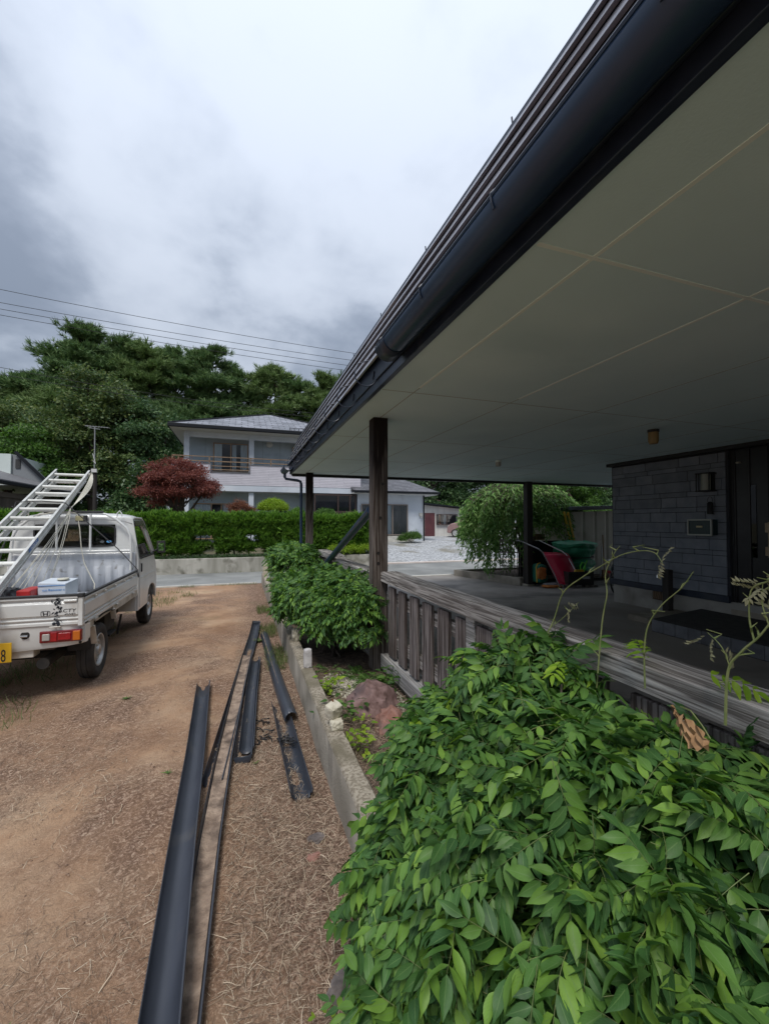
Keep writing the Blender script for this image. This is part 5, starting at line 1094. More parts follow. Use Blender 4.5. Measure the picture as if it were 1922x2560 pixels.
# ------------------------------------------------------------------ clutter at the end of the carport
PW = rough_wall
pb = MB(); pb.extrude([(5.99, 11.15), (6.70, 8.98), (6.82, 8.98), (6.15, 11.05), (9.8, 11.05), (9.8, 11.17), (6.0, 11.17)], lambda u, v, t: (u, v, t), -.08, .165)
tag(pb.build('raised_bed_wall', concrete, bevel=.01), 'low stained concrete wall of the raised bed under the weeping tree', 'wall')
MB().add([(6.1, 11.1, .11), (6.8, 8.98, .11), (12, 8.98, .11), (12, 11.1, .11)], [(0, 1, 2, 3)]).build('bed_soil_patch', MATS['bed_soil'])['kind'] = 'structure'
LT = empty('lattice_screen', (6.6, 9.6, .1), 'weathered dark lattice screen standing in the raised bed beside the black post', 'screen')
a_, b_ = Vector((6.50, 9.55, 0)), Vector((7.15, 9.2, 0)); dd = (b_ - a_).normalized()
b = MB(); lat = mat('lattice_wood', (.10, .088, .08), (.24, .21, .19), rough=.9, vs=12)
for i in range(11): p = a_.lerp(b_, i / 10); b.beam((p.x, p.y, .15), (p.x, p.y, 1.05), .028, .014, dd)
b.build('upright', lat, LT)
b = MB()
for z in (.42, .78): b.beam((a_.x, a_.y - .015, z), (b_.x, b_.y - .015, z), .016, .03)
b.build('crossbar', lat, LT)
b = MB(); b.beam((a_.x - .03, a_.y, 1.09), (b_.x + .04, b_.y, 1.09), .07, .06); b.build('cap', mat('cap_board', (.24, .22, .19), rough=.9), LT)
SC = tag(MB().box(7.15, 9.4, 9.60, 9.66, .02, 1.06).build('board_screen', mat('black_boards', (.008, .008, .009), rough=.8), bevel=.004), 'black board screen behind the pushers at the carport end', 'screen')
for (x, y, z, sx_, sy_, sz_, c_, lab) in ((7.42, 9.35, 1.08, .20, .14, .09, (.22, .16, .11), 'long low wooden box on top of the black screen'), (7.78, 9.30, 1.11, .12, .12, .14, (.32, .22, .12), 'smaller square wooden box at the right end on the black screen')):
    bx = MB(); bx.box(x - sx_, x + sx_, y + .18, y + .40, z - .02, z + sz_); tag(bx.build('wooden_box', wood_mat('crate_%d' % int(x * 100), (c_[0] * .6, c_[1] * .6, c_[2] * .6), c_, 0), bevel=.006), lab, 'box', 'wooden boxes on the screen')
# sheds, bag, pusher and the rest
SH = empty('storage_shed', (9.6, 10.4, 0), 'beige corrugated storage shed with a blue grey roof beside the house corner', 'shed')
b = MB(); V = []; n_ = 46
for i in range(n_ + 1):
    x = 8.64 + 3.2 * i / n_; o = -.022 if (i % 6) in (0,) else 0
    V += [(x, 9.30 - o, .0), (x, 9.30 - o, 1.86 + (x - 8.64) * .03)]
b.add(V, [(i * 2, i * 2 + 2, i * 2 + 3, i * 2 + 1) for i in range(n_)]); b.box(8.64, 11.9, 9.33, 11.0, 0, 1.86)
b.build('wall', mat('shed_beige', (.46, .44, .37), (.54, .52, .45), rough=.6, vs=2, c3=(.38, .35, .28), s3=2), SH)
MB().add([(8.52, 9.1, 1.90), (12.1, 9.1, 2.02), (12.1, 11.2, 2.02), (8.52, 11.2, 1.90), (8.52, 9.1, 2.0), (12.1, 9.1, 2.12), (12.1, 11.2, 2.12), (8.52, 11.2, 2.0)],
         [(0, 3, 2, 1), (4, 5, 6, 7), (0, 1, 5, 4), (1, 2, 6, 5), (2, 3, 7, 6), (3, 0, 4, 7)]).build('roof', mat('shed_roof', (.085, .10, .125), rough=.5), SH, bevel=.01)
bag_m = mat('green_sheet', (.02, .20, .11), (.035, .28, .15), rough=.55, vs=4, bump=.6, bs=9)
def baggy(c, r, h, seed):
    b = MB(); n_, m_ = 40, 16; V = []
    for j in range(m_ + 1):
        t = j / m_; rad = r * (.72 + .28 * math.sin(min(1, t * 1.25) * math.pi * .55)) * (1 - .10 * math.exp(-((t - .62) / .06) ** 2)) * (1 if t < .9 else 1 - (t - .9) * 4)
        for k in range(n_):
            a = 2 * math.pi * k / n_; w = 1 + .07 * math.sin(a * 5 + seed + t * 3) + .045 * math.sin(a * 11 + t * 9) + .03 * math.sin(a * 3 - t * 14)
            V.append((c[0] + rad * w * math.cos(a) * 1.05, c[1] + rad * w * math.sin(a) * .8, c[2] + h * t + .02 * math.sin(a * 4 + seed)))
    F = [(j * n_ + k, j * n_ + (k + 1) % n_, j * n_ + n_ + (k + 1) % n_, j * n_ + n_ + k) for j in range(m_) for k in range(n_)] + [tuple(range(n_)), tuple(m_ * n_ + k for k in range(n_ - 1, -1, -1))]
    b.add(V, F); return b
BG = empty('covered_stack', (8.2, 8.75, .02), 'big bundle wrapped in dark green sheeting beside the beige shed', 'bundle')
baggy((8.2, 8.75, .02), .50, .66, 1).build('lower_sheet', bag_m, BG, smooth=True); baggy((8.2, 8.75, .66), .56, .42, 2.4).build('upper_sheet', bag_m, BG, smooth=True)
MB().tube([(8.2 + .53 * math.cos(a * .26), 8.75 + .41 * math.sin(a * .26), .68) for a in range(25)], .012, 5).build('cord', rope_d, BG)
SP = empty('snow_pusher', (7.25, 8.3, .02), 'red snow pusher with a bent alloy handle leaning upright before the green bundle', 'shovel')
red_p = mat('red_pusher', (.55, .015, .06), (.62, .025, .08), rough=.35, vs=3)
b = MB(); A0, A1 = Vector((6.98, 8.42, .76)), Vector((7.60, 8.25, .74)); B0, B1 = Vector((7.20, 8.15, .06)), Vector((7.72, 7.98, .08)); bk = Vector((.18, .28, .06))
V = []
for j in range(9):
    t = j / 8; bul = math.sin(t * math.pi) * .10
    for k, (p, q) in enumerate(((0, 0), (.5, .12), (1, 0))): V.append(A0.lerp(B0, t).lerp(A1.lerp(B1, t), p) + Vector((-.12, -.3, 0)) * (bul * .25) + Vector((0, 0, .03 * math.sin(p * math.pi) * (1 - t))))
b.add(V, [(j * 3 + k, j * 3 + k + 1, j * 3 + k + 4, j * 3 + k + 3) for j in range(8) for k in range(2)])
b.add([A0, A1, A1 + bk, A0 + bk], [(0, 1, 2, 3)]); b.add([A0, B0, B0 + bk * .3, A0 + bk], [(0, 1, 2, 3)]); b.add([A1, B1, B1 + bk * .3, A1 + bk], [(0, 1, 2, 3)])
b.build('scoop', red_p, SP, smooth=True, solid=.012)
b = MB(); b.tube([(7.12, 8.05, .04), (7.02, 8.12, .35), (6.82, 8.28, .86), (6.75, 8.33, .93), (6.40, 8.55, 1.12), (6.36, 8.60, 1.135), (6.34, 8.62, 1.12)], .014, 8)
b.tube([(7.62, 8.0, .30), (7.55, 8.30, .78), (7.50, 8.40, .86), (7.15, 8.75, 1.10), (7.12, 8.78, 1.12)], .014, 8); b.build('handle', mat('alloy_tube', (.5, .51, .53), rough=.3, metal=.8), SP, smooth=True)
GB = tag(stone('garden_basket', (7.06, 8.72, .30), (.13, .22, .24), mat('teal_cloth', (.01, .13, .085), rough=.8), cube=.6, amp=.05, seed=3), 'teal bag with yellow edge tucked behind the red pusher', 'bag')
b = MB(); b.tube([(6.93 + .0 * k, 8.62 + .005 * k, .08 + .075 * k) for k in range(6)] + [(6.98, 8.65, .545), (7.08, 8.68, .56)], .014, 6); b.build('yellow_edge', mat('yellow_trim', (.6, .4, .03), rough=.6), GB)
orange_m = mat('orange_cloth', (.45, .14, .03), (.55, .22, .06), rough=.85, vs=8)
for (cx_, cy_, cz_, s_, m_, lab, nm) in ((6.93, 8.45, .33, (.12, .05, .14), orange_m, 'orange cloth draped beside the teal bag', 'cloth'), (7.0, 8.18, .055, (.24, .14, .028), orange_m, 'flattened orange sack on the floor by the black post', 'sack'), (7.15, 8.28, .09, (.26, .14, .02), mat('grey_sheet', (.35, .36, .38), rough=.6), 'grey plastic sheet lying on the orange sack', 'sheet')):
    tag(stone(nm, (cx_, cy_, cz_), s_, m_, cube=.4, amp=.35, seed=int(cx_ * 37)), lab, nm)
CT = empty('tool_crate', (7.7, 7.95, .02), 'dark plastic crate holding green and yellow garden toys on two timber blocks', 'crate')
dkp = mat('dark_plastic', (.022, .022, .02), rough=.5)
b = MB(); ax = (Vector((.96, -.28, 0)).normalized(), Vector((.28, .96, 0)).normalized(), Vector((0, 0, 1))); cc = Vector((7.62, 8.02, .25))
for sgn in (-1, 1): b.obox(cc + ax[1] * sgn * .16, ax, (.30, .008, .15)); b.obox(cc + ax[0] * sgn * .30, ax, (.008, .16, .15))
b.obox(cc - ax[2] * .145, ax, (.30, .16, .006)); b.obox(cc + ax[2] * .145 - ax[1] * .165, ax, (.31, .012, .012)); b.build('crate', dkp, CT, bevel=.004)
b = MB(); b.obox(cc + ax[0] * .12 - ax[1] * .170 + ax[2] * .02, ax, (.09, .002, .03)); b.build('label_card', mat('card', (.36, .37, .38), rough=.7), CT)
b = MB(); b.obox(Vector((7.35, 8.02, .045)), ax, (.16, .07, .045)); b.build('timber_block', lat, CT, bevel=.005); b = MB(); b.obox(Vector((7.85, 7.88, .045)), ax, (.16, .07, .045)); b.build('timber_block', lat, CT, bevel=.005)
b = MB(); lime = mat('lime_plastic', (.10, .55, .04), rough=.4)
b.tube([cc + Vector((.10, -.02, .1)), cc + Vector((.06, -.02, .28)), cc + Vector((.12, -.02, .36)), cc + Vector((.20, -.02, .34)), cc + Vector((.22, -.02, .22)), cc + Vector((.16, -.02, .12))], .016, 8)
b.tube([cc + Vector((.14, .02, .1)), cc + Vector((.24, 0, .30)), cc + Vector((.29, 0, .40))], .016, 8); tag(b.build('garden_toy', lime, smooth=True), 'lime green looped toy handle sticking out of the dark crate', 'toy')
b = MB(); b.lathe(cc + Vector((-.06, -.04, .14)), (0, -1, .2), [(-.03, .03), (-.03, .06), (.03, .06), (.03, .03), (-.03, .03)], 14); b.obox(cc + Vector((.06, -.02, .16)), ax, (.07, .04, .03)); tag(b.build('garden_toy', mat('yellow_plastic', (.68, .42, .03), rough=.45), smooth=True), 'yellow plastic piece lying in the dark crate', 'toy')
yl = mat('yellow_paint', (.68, .40, .02), (.74, .46, .03), rough=.45, vs=4)
YT = empty('step_ladder', (8.35, 9.75, 0), 'bright yellow folded ladder sticking up behind the green bundle', 'ladder')
for o in (0, .13): b = MB(); b.beam((8.72 + o, 9.16, .15), (8.28 + o, 9.18, 1.86 - o * .15), .03, .055, (1, 0, 0)); b.build('rail', yl, YT, bevel=.004)
b = MB()
for k in range(7): z = .45 + k * .22; x = 8.72 - .44 * (z - .15) / 1.71; b.beam((x, 9.17, z), (x + .13, 9.17, z), .03, .02)
b.build('rung', yl, YT)
b = MB(); b.tube([(9.52, 9.12, .92), (9.45, 9.05, .60), (9.28, 8.95, .12)], .014, 6); tag(b.build('walking_pole', galv, smooth=True), 'thin grey rod leaning on the beige shed', 'rod')
b = MB(); b.tube([(9.62, 9.18, 1.22), (9.58, 9.10, .2)], .014, 6); b.box(9.50, 9.66, 9.07, 9.13, .02, .25); tag(b.build('broom', mat('broom_wood', (.30, .17, .08), rough=.7)), 'wooden handled broom leaning on the beige shed', 'broom')
# ------------------------------------------------------------------ foliage shapes
def leaflet(L=1.0, W=.36, ns=6, curl=.10, wave=.02, fold=.14, tip=.22, seed=0):
    """one pointed leaf: three columns of points along its length"""
    r_ = random.Random(seed); V = []; U = []; ph = r_.uniform(0, 6)
    for i in range(ns + 1):
        t = i / ns; w = W * .5 * (math.sin(math.pi * min(1, t / (1 - tip * .35)) ** .82) if t < 1 - tip * .35 else 0) ** .85 if 0 < t < 1 else 0
        if t > 1 - tip and t < 1: w = max(w, W * .5 * (1 - t) * .9)
        zc_ = -curl * t * t * L
        for s in (-1, 0, 1):
            V.append((t * L, s * w * L, zc_ + abs(s) * w * L * fold * 2 + (wave * math.sin(t * 9 + ph + s) if s else 0))); U.append((.5 + s * .5, t))
    F = []
    for i in range(ns):
        for s in (0, 1): a = i * 3 + s; F.append((a, a + 3, a + 4, a + 1))
    return np.array(V), np.array(F), np.array(U)
def rot_to(d, n):
    d = np.array(d, float)[None]; n = np.array(n, float)[None]; return frames_np(d, n)[0]
def compound(pairs=6, L=.30, ll=.082, lw=.375, droop=.45, seed=0):
    """a pinnate leaf; first return the blades, second the stalk"""
    r_ = random.Random(seed); Vs, Fs, Us = [], [], []; off = 0; stalk = []
    def at(t): x = L * (t - droop * .35 * t * t); return np.array((x, .012 * math.sin(t * 3 + seed), -droop * L * .75 * t * t)), np.array((1 - droop * .7 * t, 0, -droop * 1.5 * t))
    for k in range(13): stalk.append(at(k / 12)[0])
    def put(p, d, n, l):
        nonlocal off
        v, f, u = leaflet(1, lw * r_.uniform(.85, 1.15), seed=r_.randint(0, 999), curl=r_.uniform(.02, .26), wave=r_.uniform(.012, .040), fold=r_.uniform(.05, .26))
        v = (rot_to(d, n) @ (v * l).T).T + p; Vs.append(v); Fs.append(f + off); Us.append(u); off += len(v)
    for i in range(pairs):
        t = .24 + .70 * i / (pairs - 1); p, d = at(t); sz = ll * (.72 + .5 * math.sin(math.pi * (.25 + .6 * i / pairs))) * r_.uniform(.85, 1.12)
        for s in (-1, 1):
            dr = d * (.50 + r_.uniform(-.12, .2)) + np.array((0, s * .88, -.30 + r_.uniform(-.22, .15)))
            put(p, dr, np.array((0.1 * r_.uniform(-1, 1), -s * .35 + r_.uniform(-.25, .25), 1)), sz)
    p, d = at(1.0); put(p, d + np.array((0, r_.uniform(-.2, .2), -.1)), (0, r_.uniform(-.3, .3), 1), ll * 1.15)
    V, F, U = np.concatenate(Vs), np.concatenate(Fs), np.concatenate(Us)
    sv, sf = [], []
    for k, q in enumerate(stalk):
        w = .0018 * (1 - k / 20)
        sv += [q + (0, -w, 0), q + (0, 0, w), q + (0, w, 0)]
    for k in range(len(stalk) - 1):
        for s in range(3): a = k * 3 + s; b_ = k * 3 + (s + 1) % 3; sf.append((a, b_, b_ + 3, a + 3))
    return (V, F, U), (np.array(sv), np.array(sf), np.zeros((len(sv), 2)))
def spray(n=7, size=.42, seed=0, flat=.5, w=.5, upb=0.2):
    """a little cluster of single quad leaves"""
    r_ = random.Random(seed); V, F = [], []
    for k in range(n):
        p = np.array([r_.gauss(0, .42), r_.gauss(0, .42), r_.gauss(0, .42 * flat)]); d = np.array([r_.gauss(0, 1), r_.gauss(0, 1), r_.gauss(0, .6)]); m = np.array([r_.gauss(0, .6), r_.gauss(0, .6), 1.0])
        Rr = rot_to(d, m); s = size * r_.uniform(.6, 1.3); q = np.array([(0, 0, 0), (.45, -w * .5, .03), (1, 0, -.08), (.45, w * .5, .03)]) * s
        V.append((Rr @ q.T).T + p); F.append([k * 4, k * 4 + 1, k * 4 + 2, k * 4 + 3])
    return np.concatenate(V), np.array(F), np.zeros((n * 4, 2))
def tuft(n=16, seed=0, w=.045, spread=.8):
    """pine needles bristling forward from a shoot that points along x"""
    r_ = random.Random(seed); V, F = [], []
    for k in range(n):
        x0 = r_.uniform(0, .55); a = r_.uniform(0, 6.28); el = r_.uniform(.25, spread); d = np.array([math.cos(el), math.sin(el) * math.cos(a), math.sin(el) * math.sin(a)])
        Rr = rot_to(d, (r_.gauss(0, 1), r_.gauss(0, 1), r_.gauss(0, 1))); l = r_.uniform(.45, .8); q = np.array([(0, -w, 0), (l, -w * .3, 0), (l, w * .3, 0), (0, w, 0)])
        V.append((Rr @ q.T).T + (x0, 0, 0)); F.append([k * 4, k * 4 + 1, k * 4 + 2, k * 4 + 3])
    return np.concatenate(V), np.array(F), np.zeros((n * 4, 2))
def blade(seed=0, n=5, w=.02, bend=.3, lift=.05):
    r_ = random.Random(seed); V, F = [], []; x = y = z = 0.0; a = 0.0
    for k in range(n + 1):
        ww = w * (1 - .6 * k / n); V += [(x - math.sin(a) * -ww, y - math.cos(a) * ww, z), (x + math.sin(a) * -ww, y + math.cos(a) * ww, z + .3 * ww)]
        a += r_.gauss(0, bend); x += math.cos(a) / n; y += math.sin(a) / n; z = max(0, z + r_.gauss(0, lift) / 2)
        if k: F.append([2 * k - 2, 2 * k, 2 * k + 1, 2 * k - 1])
    return np.array(V), np.array(F), np.zeros((len(V), 2))
def unit(v): return v / (np.linalg.norm(v, axis=1, keepdims=True) + 1e-9)
def rand_dirs(n): return unit(rng.normal(size=(n, 3)))
def U(a, b, n): return rng.uniform(a, b, n)

def leaf_mat(name, cols, trans=.3, rough=.5, spec=.35):
    m = mat(name, cols[0], island=cols, rough=rough, trans=trans, spec=spec); return m
L_pine = leaf_mat('pine_needles', ((.062, .13, .052), (.125, .21, .08), (.20, .29, .105)), .12, .6)
L_pine2 = leaf_mat('lighter_pine_needles', ((.085, .15, .055), (.16, .24, .08), (.24, .33, .12)), .12, .6)
L_broad = leaf_mat('dark_broad_leaves', ((.036, .080, .034), (.065, .13, .05), (.12, .19, .07)), .2, .45)
L_olive = leaf_mat('olive_broad_leaves', ((.042, .085, .032), (.085, .14, .045), (.17, .21, .065)), .25, .5)
L_light = leaf_mat('fresh_broad_leaves', ((.035, .085, .018), (.07, .15, .028), (.12, .22, .045)), .3, .5)
L_hedge = leaf_mat('hedge_leaves', ((.045, .115, .018), (.10, .215, .030), (.20, .35, .05)), .25, .5)
L_lime = leaf_mat('lime_leaves', ((.14, .25, .025), (.24, .36, .035), (.32, .42, .05)), .35, .5)
L_maple = leaf_mat('red_maple_leaves', ((.10, .028, .028), (.19, .060, .050), (.30, .115, .08)), .3, .5)
L_maple2 = leaf_mat('rust_maple_leaves', ((.12, .045, .03), (.20, .085, .05), (.28, .13, .075)), .3, .5)
L_weep = leaf_mat('weeping_leaves', ((.07, .17, .04), (.14, .28, .07), (.28, .42, .14)), .3, .5)
L_grass = leaf_mat('grass_blades', ((.06, .10, .03), (.12, .17, .05), (.20, .22, .09)), .3, .6)
bark = mat('bark', (.035, .026, .021), (.11, .085, .068), rough=.95, vs=8, stretch=(3, 3, .4), bump=1, bs=20)
bark_red = mat('pine_bark', (.05, .032, .024), (.13, .085, .062), rough=.95, vs=6, bump=1, bs=14)
branch_m = mat('pale_twig', (.12, .09, .06), (.22, .17, .12), rough=.9, vs=20)

SPR = [spray(7, .45, s, .55) for s in range(5)]; TUF = [tuft(16, s) for s in range(5)]
def crown(clumps, n, size, m, name, parent, temps=None, droop=.0, up=.5):
    """clumps: array (cx, cy, cz, rx, ry, rz); n leaf sprays over all the clumps' outer shells"""
    c = np.array(clumps, float); wgt = (c[:, 3] * c[:, 4] + c[:, 5] * c[:, 3]); k = rng.choice(len(c), n, p=wgt / wgt.sum()); u = rand_dirs(n); u[:, 2] = np.abs(u[:, 2]) * .55 + u[:, 2] * .45
    rad = U(.35, 1.0, n)[:, None] ** .45; pos = c[k, :3] + u * c[k, 3:6] * rad
    d = unit(u * .7 + rng.normal(size=(n, 3)) * .6 + np.array([0, 0, -droop])); nn = unit(u * .5 + rng.normal(size=(n, 3)) * .35 + np.array([0, 0, up]))
    V, F, UV = scatter(temps or SPR, pos, frames_np(d, nn), size * U(.7, 1.3, n)); return np_mesh(name, V, F, m, parent)
def subclumps(blobs, per, f=.42, flat=.7):
    out_ = []
    for (x, y, z, rx, ry, rz) in blobs:
        for k in range(per):
            a = random.uniform(0, 6.283); e_ = math.asin(random.uniform(-.55, 1)); q = random.uniform(.55, .95)
            out_.append((x + rx * q * math.cos(a) * math.cos(e_), y + ry * q * math.sin(a) * math.cos(e_), z + rz * q * math.sin(e_), rx * f * random.uniform(.6, 1.2), ry * f * random.uniform(.6, 1.2), rz * f * flat * random.uniform(.6, 1.2)))
    return out_
def trunk(base, top, r, parent, limbs=(), m=bark, name='trunk', wob=.25):
    b = MB(); base, top = Vector(base), Vector(top); pts = []
    for i in range(9):
        t = i / 8; p = base.lerp(top, t) + Vector((math.sin(t * 5 + base.x) * wob * t * (1 - t) * 3, math.cos(t * 4 + base.y) * wob * t * (1 - t) * 2, 0)); pts.append(p)
    b.tube(pts, [r * (1.25 - .95 * (i / 8)) for i in range(9)], 10)
    for e_ in limbs:
        e_ = Vector(e_); t = random.uniform(.35, .85); s = base.lerp(top, t); mid = s.lerp(e_, .5) + Vector((0, 0, .12 * (e_ - s).length)); b.tube([s, mid, e_], [r * .42, r * .25, r * .08], 6)
    return b.build(name, m, parent, smooth=True)
def broadleaf(name, loc, blobs, n, size, m, label, group=None, per=9, r=.25, cat='tree', droop=0, limbs=True):
    x, y, z = loc; o = empty(name, loc, label, cat, group); cl = subclumps(blobs, per)
    top = max(blobs, key=lambda q: q[2]); trunk(loc, (top[0], top[1], top[2]), r, o, [c[:3] for c in random.sample(cl, min(9, len(cl)))] if limbs else ())
    crown(cl + [(b_[0], b_[1], b_[2], b_[3] * .75, b_[4] * .75, b_[5] * .75) for b_ in blobs], n, size, m, 'crown', o, droop=droop); return o

# ------------------------------------------------------------------ pines across the road
def pine(x, y, h, low, spread, label, m=L_pine, lean=0.0, seed=0, n_l=30):
    r_ = random.Random(seed); base = Vector((x, y, .7)); o = empty('pine_tree', base, label, 'tree', 'tall pines behind the houses')
    top = Vector((x + lean, y, h)); limbs = []; P, D = [], []
    for k in range(n_l):
        t = (k + r_.random()) / n_l; z = low + (h - low) * t; L_ = spread * (1.05 - .80 * t ** 1.3) * r_.uniform(.55, 1.15); a = r_.uniform(0, 6.283)
        s = base.lerp(top, z / h); e_ = s + Vector((math.cos(a) * L_, math.sin(a) * L_ * .8, L_ * r_.uniform(.05, .38))); mid = s.lerp(e_, .55) - Vector((0, 0, L_ * .05)); limbs.append((s, mid, e_))
        for j in range(int(8 + L_ * 4.0)):
            q = r_.uniform(.30, 1.0) ** .8; c = s.lerp(mid, q * 1.8) if q < .55 else mid.lerp(e_, (q - .55) / .45); wv = .26 * L_ * (1.1 - .5 * q)
            c = c + Vector((r_.gauss(0, wv), r_.gauss(0, wv), r_.gauss(0, .13))); out_ = Vector((c.x - s.x, c.y - s.y, 0)); out_ = out_.normalized() if out_.length > .05 else Vector((1, 0, 0))
            for i in range(10):
                P.append((c.x + r_.gauss(0, .40), c.y + r_.gauss(0, .36), c.z + r_.gauss(0, .11))); D.append((out_.x * .9 + r_.gauss(0, .5), out_.y * .9 + r_.gauss(0, .5), r_.uniform(.1, 1.1)))
    for i in range(60): P.append((top.x + r_.gauss(0, .22), y + r_.gauss(0, .22), h - r_.uniform(-.35, 1.6))); D.append((r_.gauss(0, .6), r_.gauss(0, .6), 1))
    P, D = np.array(P), np.array(D); V, F, UV = scatter(TUF, P, frames_np(D, rand_dirs(len(P)) + (0, 0, .01)), U(.45, .80, len(P))); np_mesh('crown', V, F, m, o)
    b = MB(); b.tube([base, base.lerp(top, .4) + Vector((.3, 0, 0)), base.lerp(top, .75) - Vector((.15, 0, 0)), top], [.34, .26, .15, .03], 8)
    for s, mid, e_ in limbs: b.tube([s, mid, e_], [.085, .055, .015], 5)
    b.build('trunk', bark_red, o, smooth=True)
pines = [(-13.3, 45, 20.0, 9.0, 4.6, 'tallest pine with a ragged double top, left of the row', L_pine, -.9), (-11.1, 46, 19.6, 8, 3.4, 'thin topped pine just right of the tallest one', L_pine, .3),
         (-8.6, 45, 19.0, 7, 4.0, 'third pine from the left behind the maple', L_pine2, 0), (-6.3, 46, 19.3, 7, 3.8, 'pine with a bare spiky tip above the left end of the balcony house', L_pine, .2),
         (-3.1, 45, 19.2, 8, 4.2, 'full rounded pine above the left roof slope', L_pine, 0), (-.6, 46, 17.3, 7, 3.9, 'lower dark pine above the middle of the slate roof', L_pine, .4),
         (2.6, 45, 18.3, 7, 4.4, 'pine leaning right above the roof apex', L_pine2, 1.0), (5.5, 46, 17.2, 6, 4.2, 'dark pine right of the roof apex', L_pine, .3),
         (8.2, 45, 17.8, 6, 3.6, 'sparse pine with an open top near the carport roof', L_pine2, .2), (10.6, 46, 18.2, 6, 3.8, 'last pine of the row, touching the edge of the carport roof', L_pine, 0),
         (-16.6, 42, 14.0, 5, 4.4, 'spreading pine left of the tallest pine', L_pine, .4), (-19.6, 41, 13.0, 5, 5.0, 'flat layered pine at the left edge of the photograph', L_pine2, 0),
         (-13.9, 40, 12.2, 4, 4.2, 'lower pine in front of the tallest pine', L_pine2, 0), (-24.5, 44, 15.0, 5, 5.0, 'pine beyond the left edge over the old house', L_pine, 0),
         (14.5, 47, 17.5, 6, 4.5, 'pine hidden behind the carport roof', L_pine, 0)]
for i, (x, y, h, lo, sp, lab, m_, ln) in enumerate(pines): pine(x, y, h * .955, lo, sp, lab, m_, ln, seed=100 + i, n_l=34 if i < 14 else 20)
GT = 'broadleaf trees behind the houses'
broadleaf('broadleaf_tree', (-8.6, 31, .6), [(-9.3, 31, 8.9, 2.1, 2.2, 2.3), (-7.3, 31, 8.3, 2.2, 2.2, 2.2), (-6.4, 31, 6.4, 2.2, 2.2, 2.4), (-10.6, 31.4, 6.8, 2.2, 2.2, 2.2), (-8.4, 30.6, 4.2, 3.1, 2.2, 2.2)], 7000, .42, L_olive, 'big olive green tree with yellowish tips behind the aerial', GT, per=11)
broadleaf('broadleaf_tree', (-5.2, 30.5, .6), [(-5.3, 30.5, 6.9, 2.0, 1.9, 2.2), (-5.0, 30, 4.3, 2.0, 1.9, 2.4), (-6.1, 30, 2.6, 2.0, 1.6, 1.6)], 4200, .40, L_broad, 'dark green tree beside the balcony, behind the red maple', GT, per=11)
broadleaf('broadleaf_tree', (-12.7, 29.5, .6), [(-12.7, 29.5, 5.4, 2.4, 2.0, 1.6), (-14.8, 29.5, 5.0, 2.2, 2, 1.5), (-11.3, 29.3, 4.2, 1.9, 1.8, 1.5)], 4200, .38, L_light, 'yellow green tree spreading above the old house on the left', GT, per=11)
broadleaf('broadleaf_tree', (-16.3, 36, .6), [(-16, 36, 8.4, 3.0, 2.4, 2.0), (-19, 36, 7.6, 3.0, 2.4, 2.2), (-13, 36, 7.6, 2.6, 2.2, 2.0)], 4200, .45, L_olive, 'olive tree behind the white gable, under the flat pine', GT, per=10)
broadleaf('broadleaf_tree', (-1.2, 38, .6), [(-2.5, 38, 7, 3.6, 2.4, 2.8), (3, 38, 7.2, 3.6, 2.4, 2.8), (8.5, 38, 6.8, 3.6, 2.4, 2.8)], 5000, .5, L_broad, 'dark trees just above the ridge of the slate roof', GT, per=10)
bk = []; 
for i in range(44): x = -34 + i * 1.9; bk.append((x, 40 + random.uniform(-2, 3), random.uniform(1.5, 5.0), 2.3, 1.6, random.uniform(2.2, 3.4)))
for i in range(24): x = -32 + i * 2.1; bk.append((x, 48 + random.uniform(-1, 2), random.uniform(8.0, 13.0), 2.8, 1.6, 2.8))
tag(crown(subclumps(bk, 5, .5), 34000, .55, L_broad, 'woodland', None), 'dark wood closing the view behind the houses', 'wood', None, 'stuff')
for i, (x, y, h, m_, lab) in enumerate(((16.8, 36, 4.4, L_broad, 'dark tree with visible trunks behind the garage'), (21.5, 38, 5.6, L_broad, 'broad dark tree behind the parked car'), (27.5, 36, 5.0, L_light, 'light green tree above the shed roof'),
                                    (33.5, 37, 4.6, L_light, 'second light green tree, nearer the house corner'), (39, 38, 5.2, L_broad, 'dark tree just beside the grey block wall'))):
    broadleaf('broadleaf_tree', (x, y, .7), [(x, y, h + 2.2, 3.2, 2.4, 2.6), (x + 2.4, y, h, 2.6, 2.2, 2.2), (x - 2.2, y - .4, h + .4, 2.4, 2.2, 2.2), (x + .5, y - 1.4, h - 2.2, 2.8, 1.5, 1.4)], 3600, .46, m_, lab, 'trees behind the garage', per=10)
tag(crown(subclumps([(13 + i * 2.4, 33.5, 1.6, 1.8, 1.2, 1.5) for i in range(14)], 6, .5), 5200, .42, L_light, 'thicket', None), 'low thicket at the foot of the trees behind the garage', 'thicket', None, 'stuff')

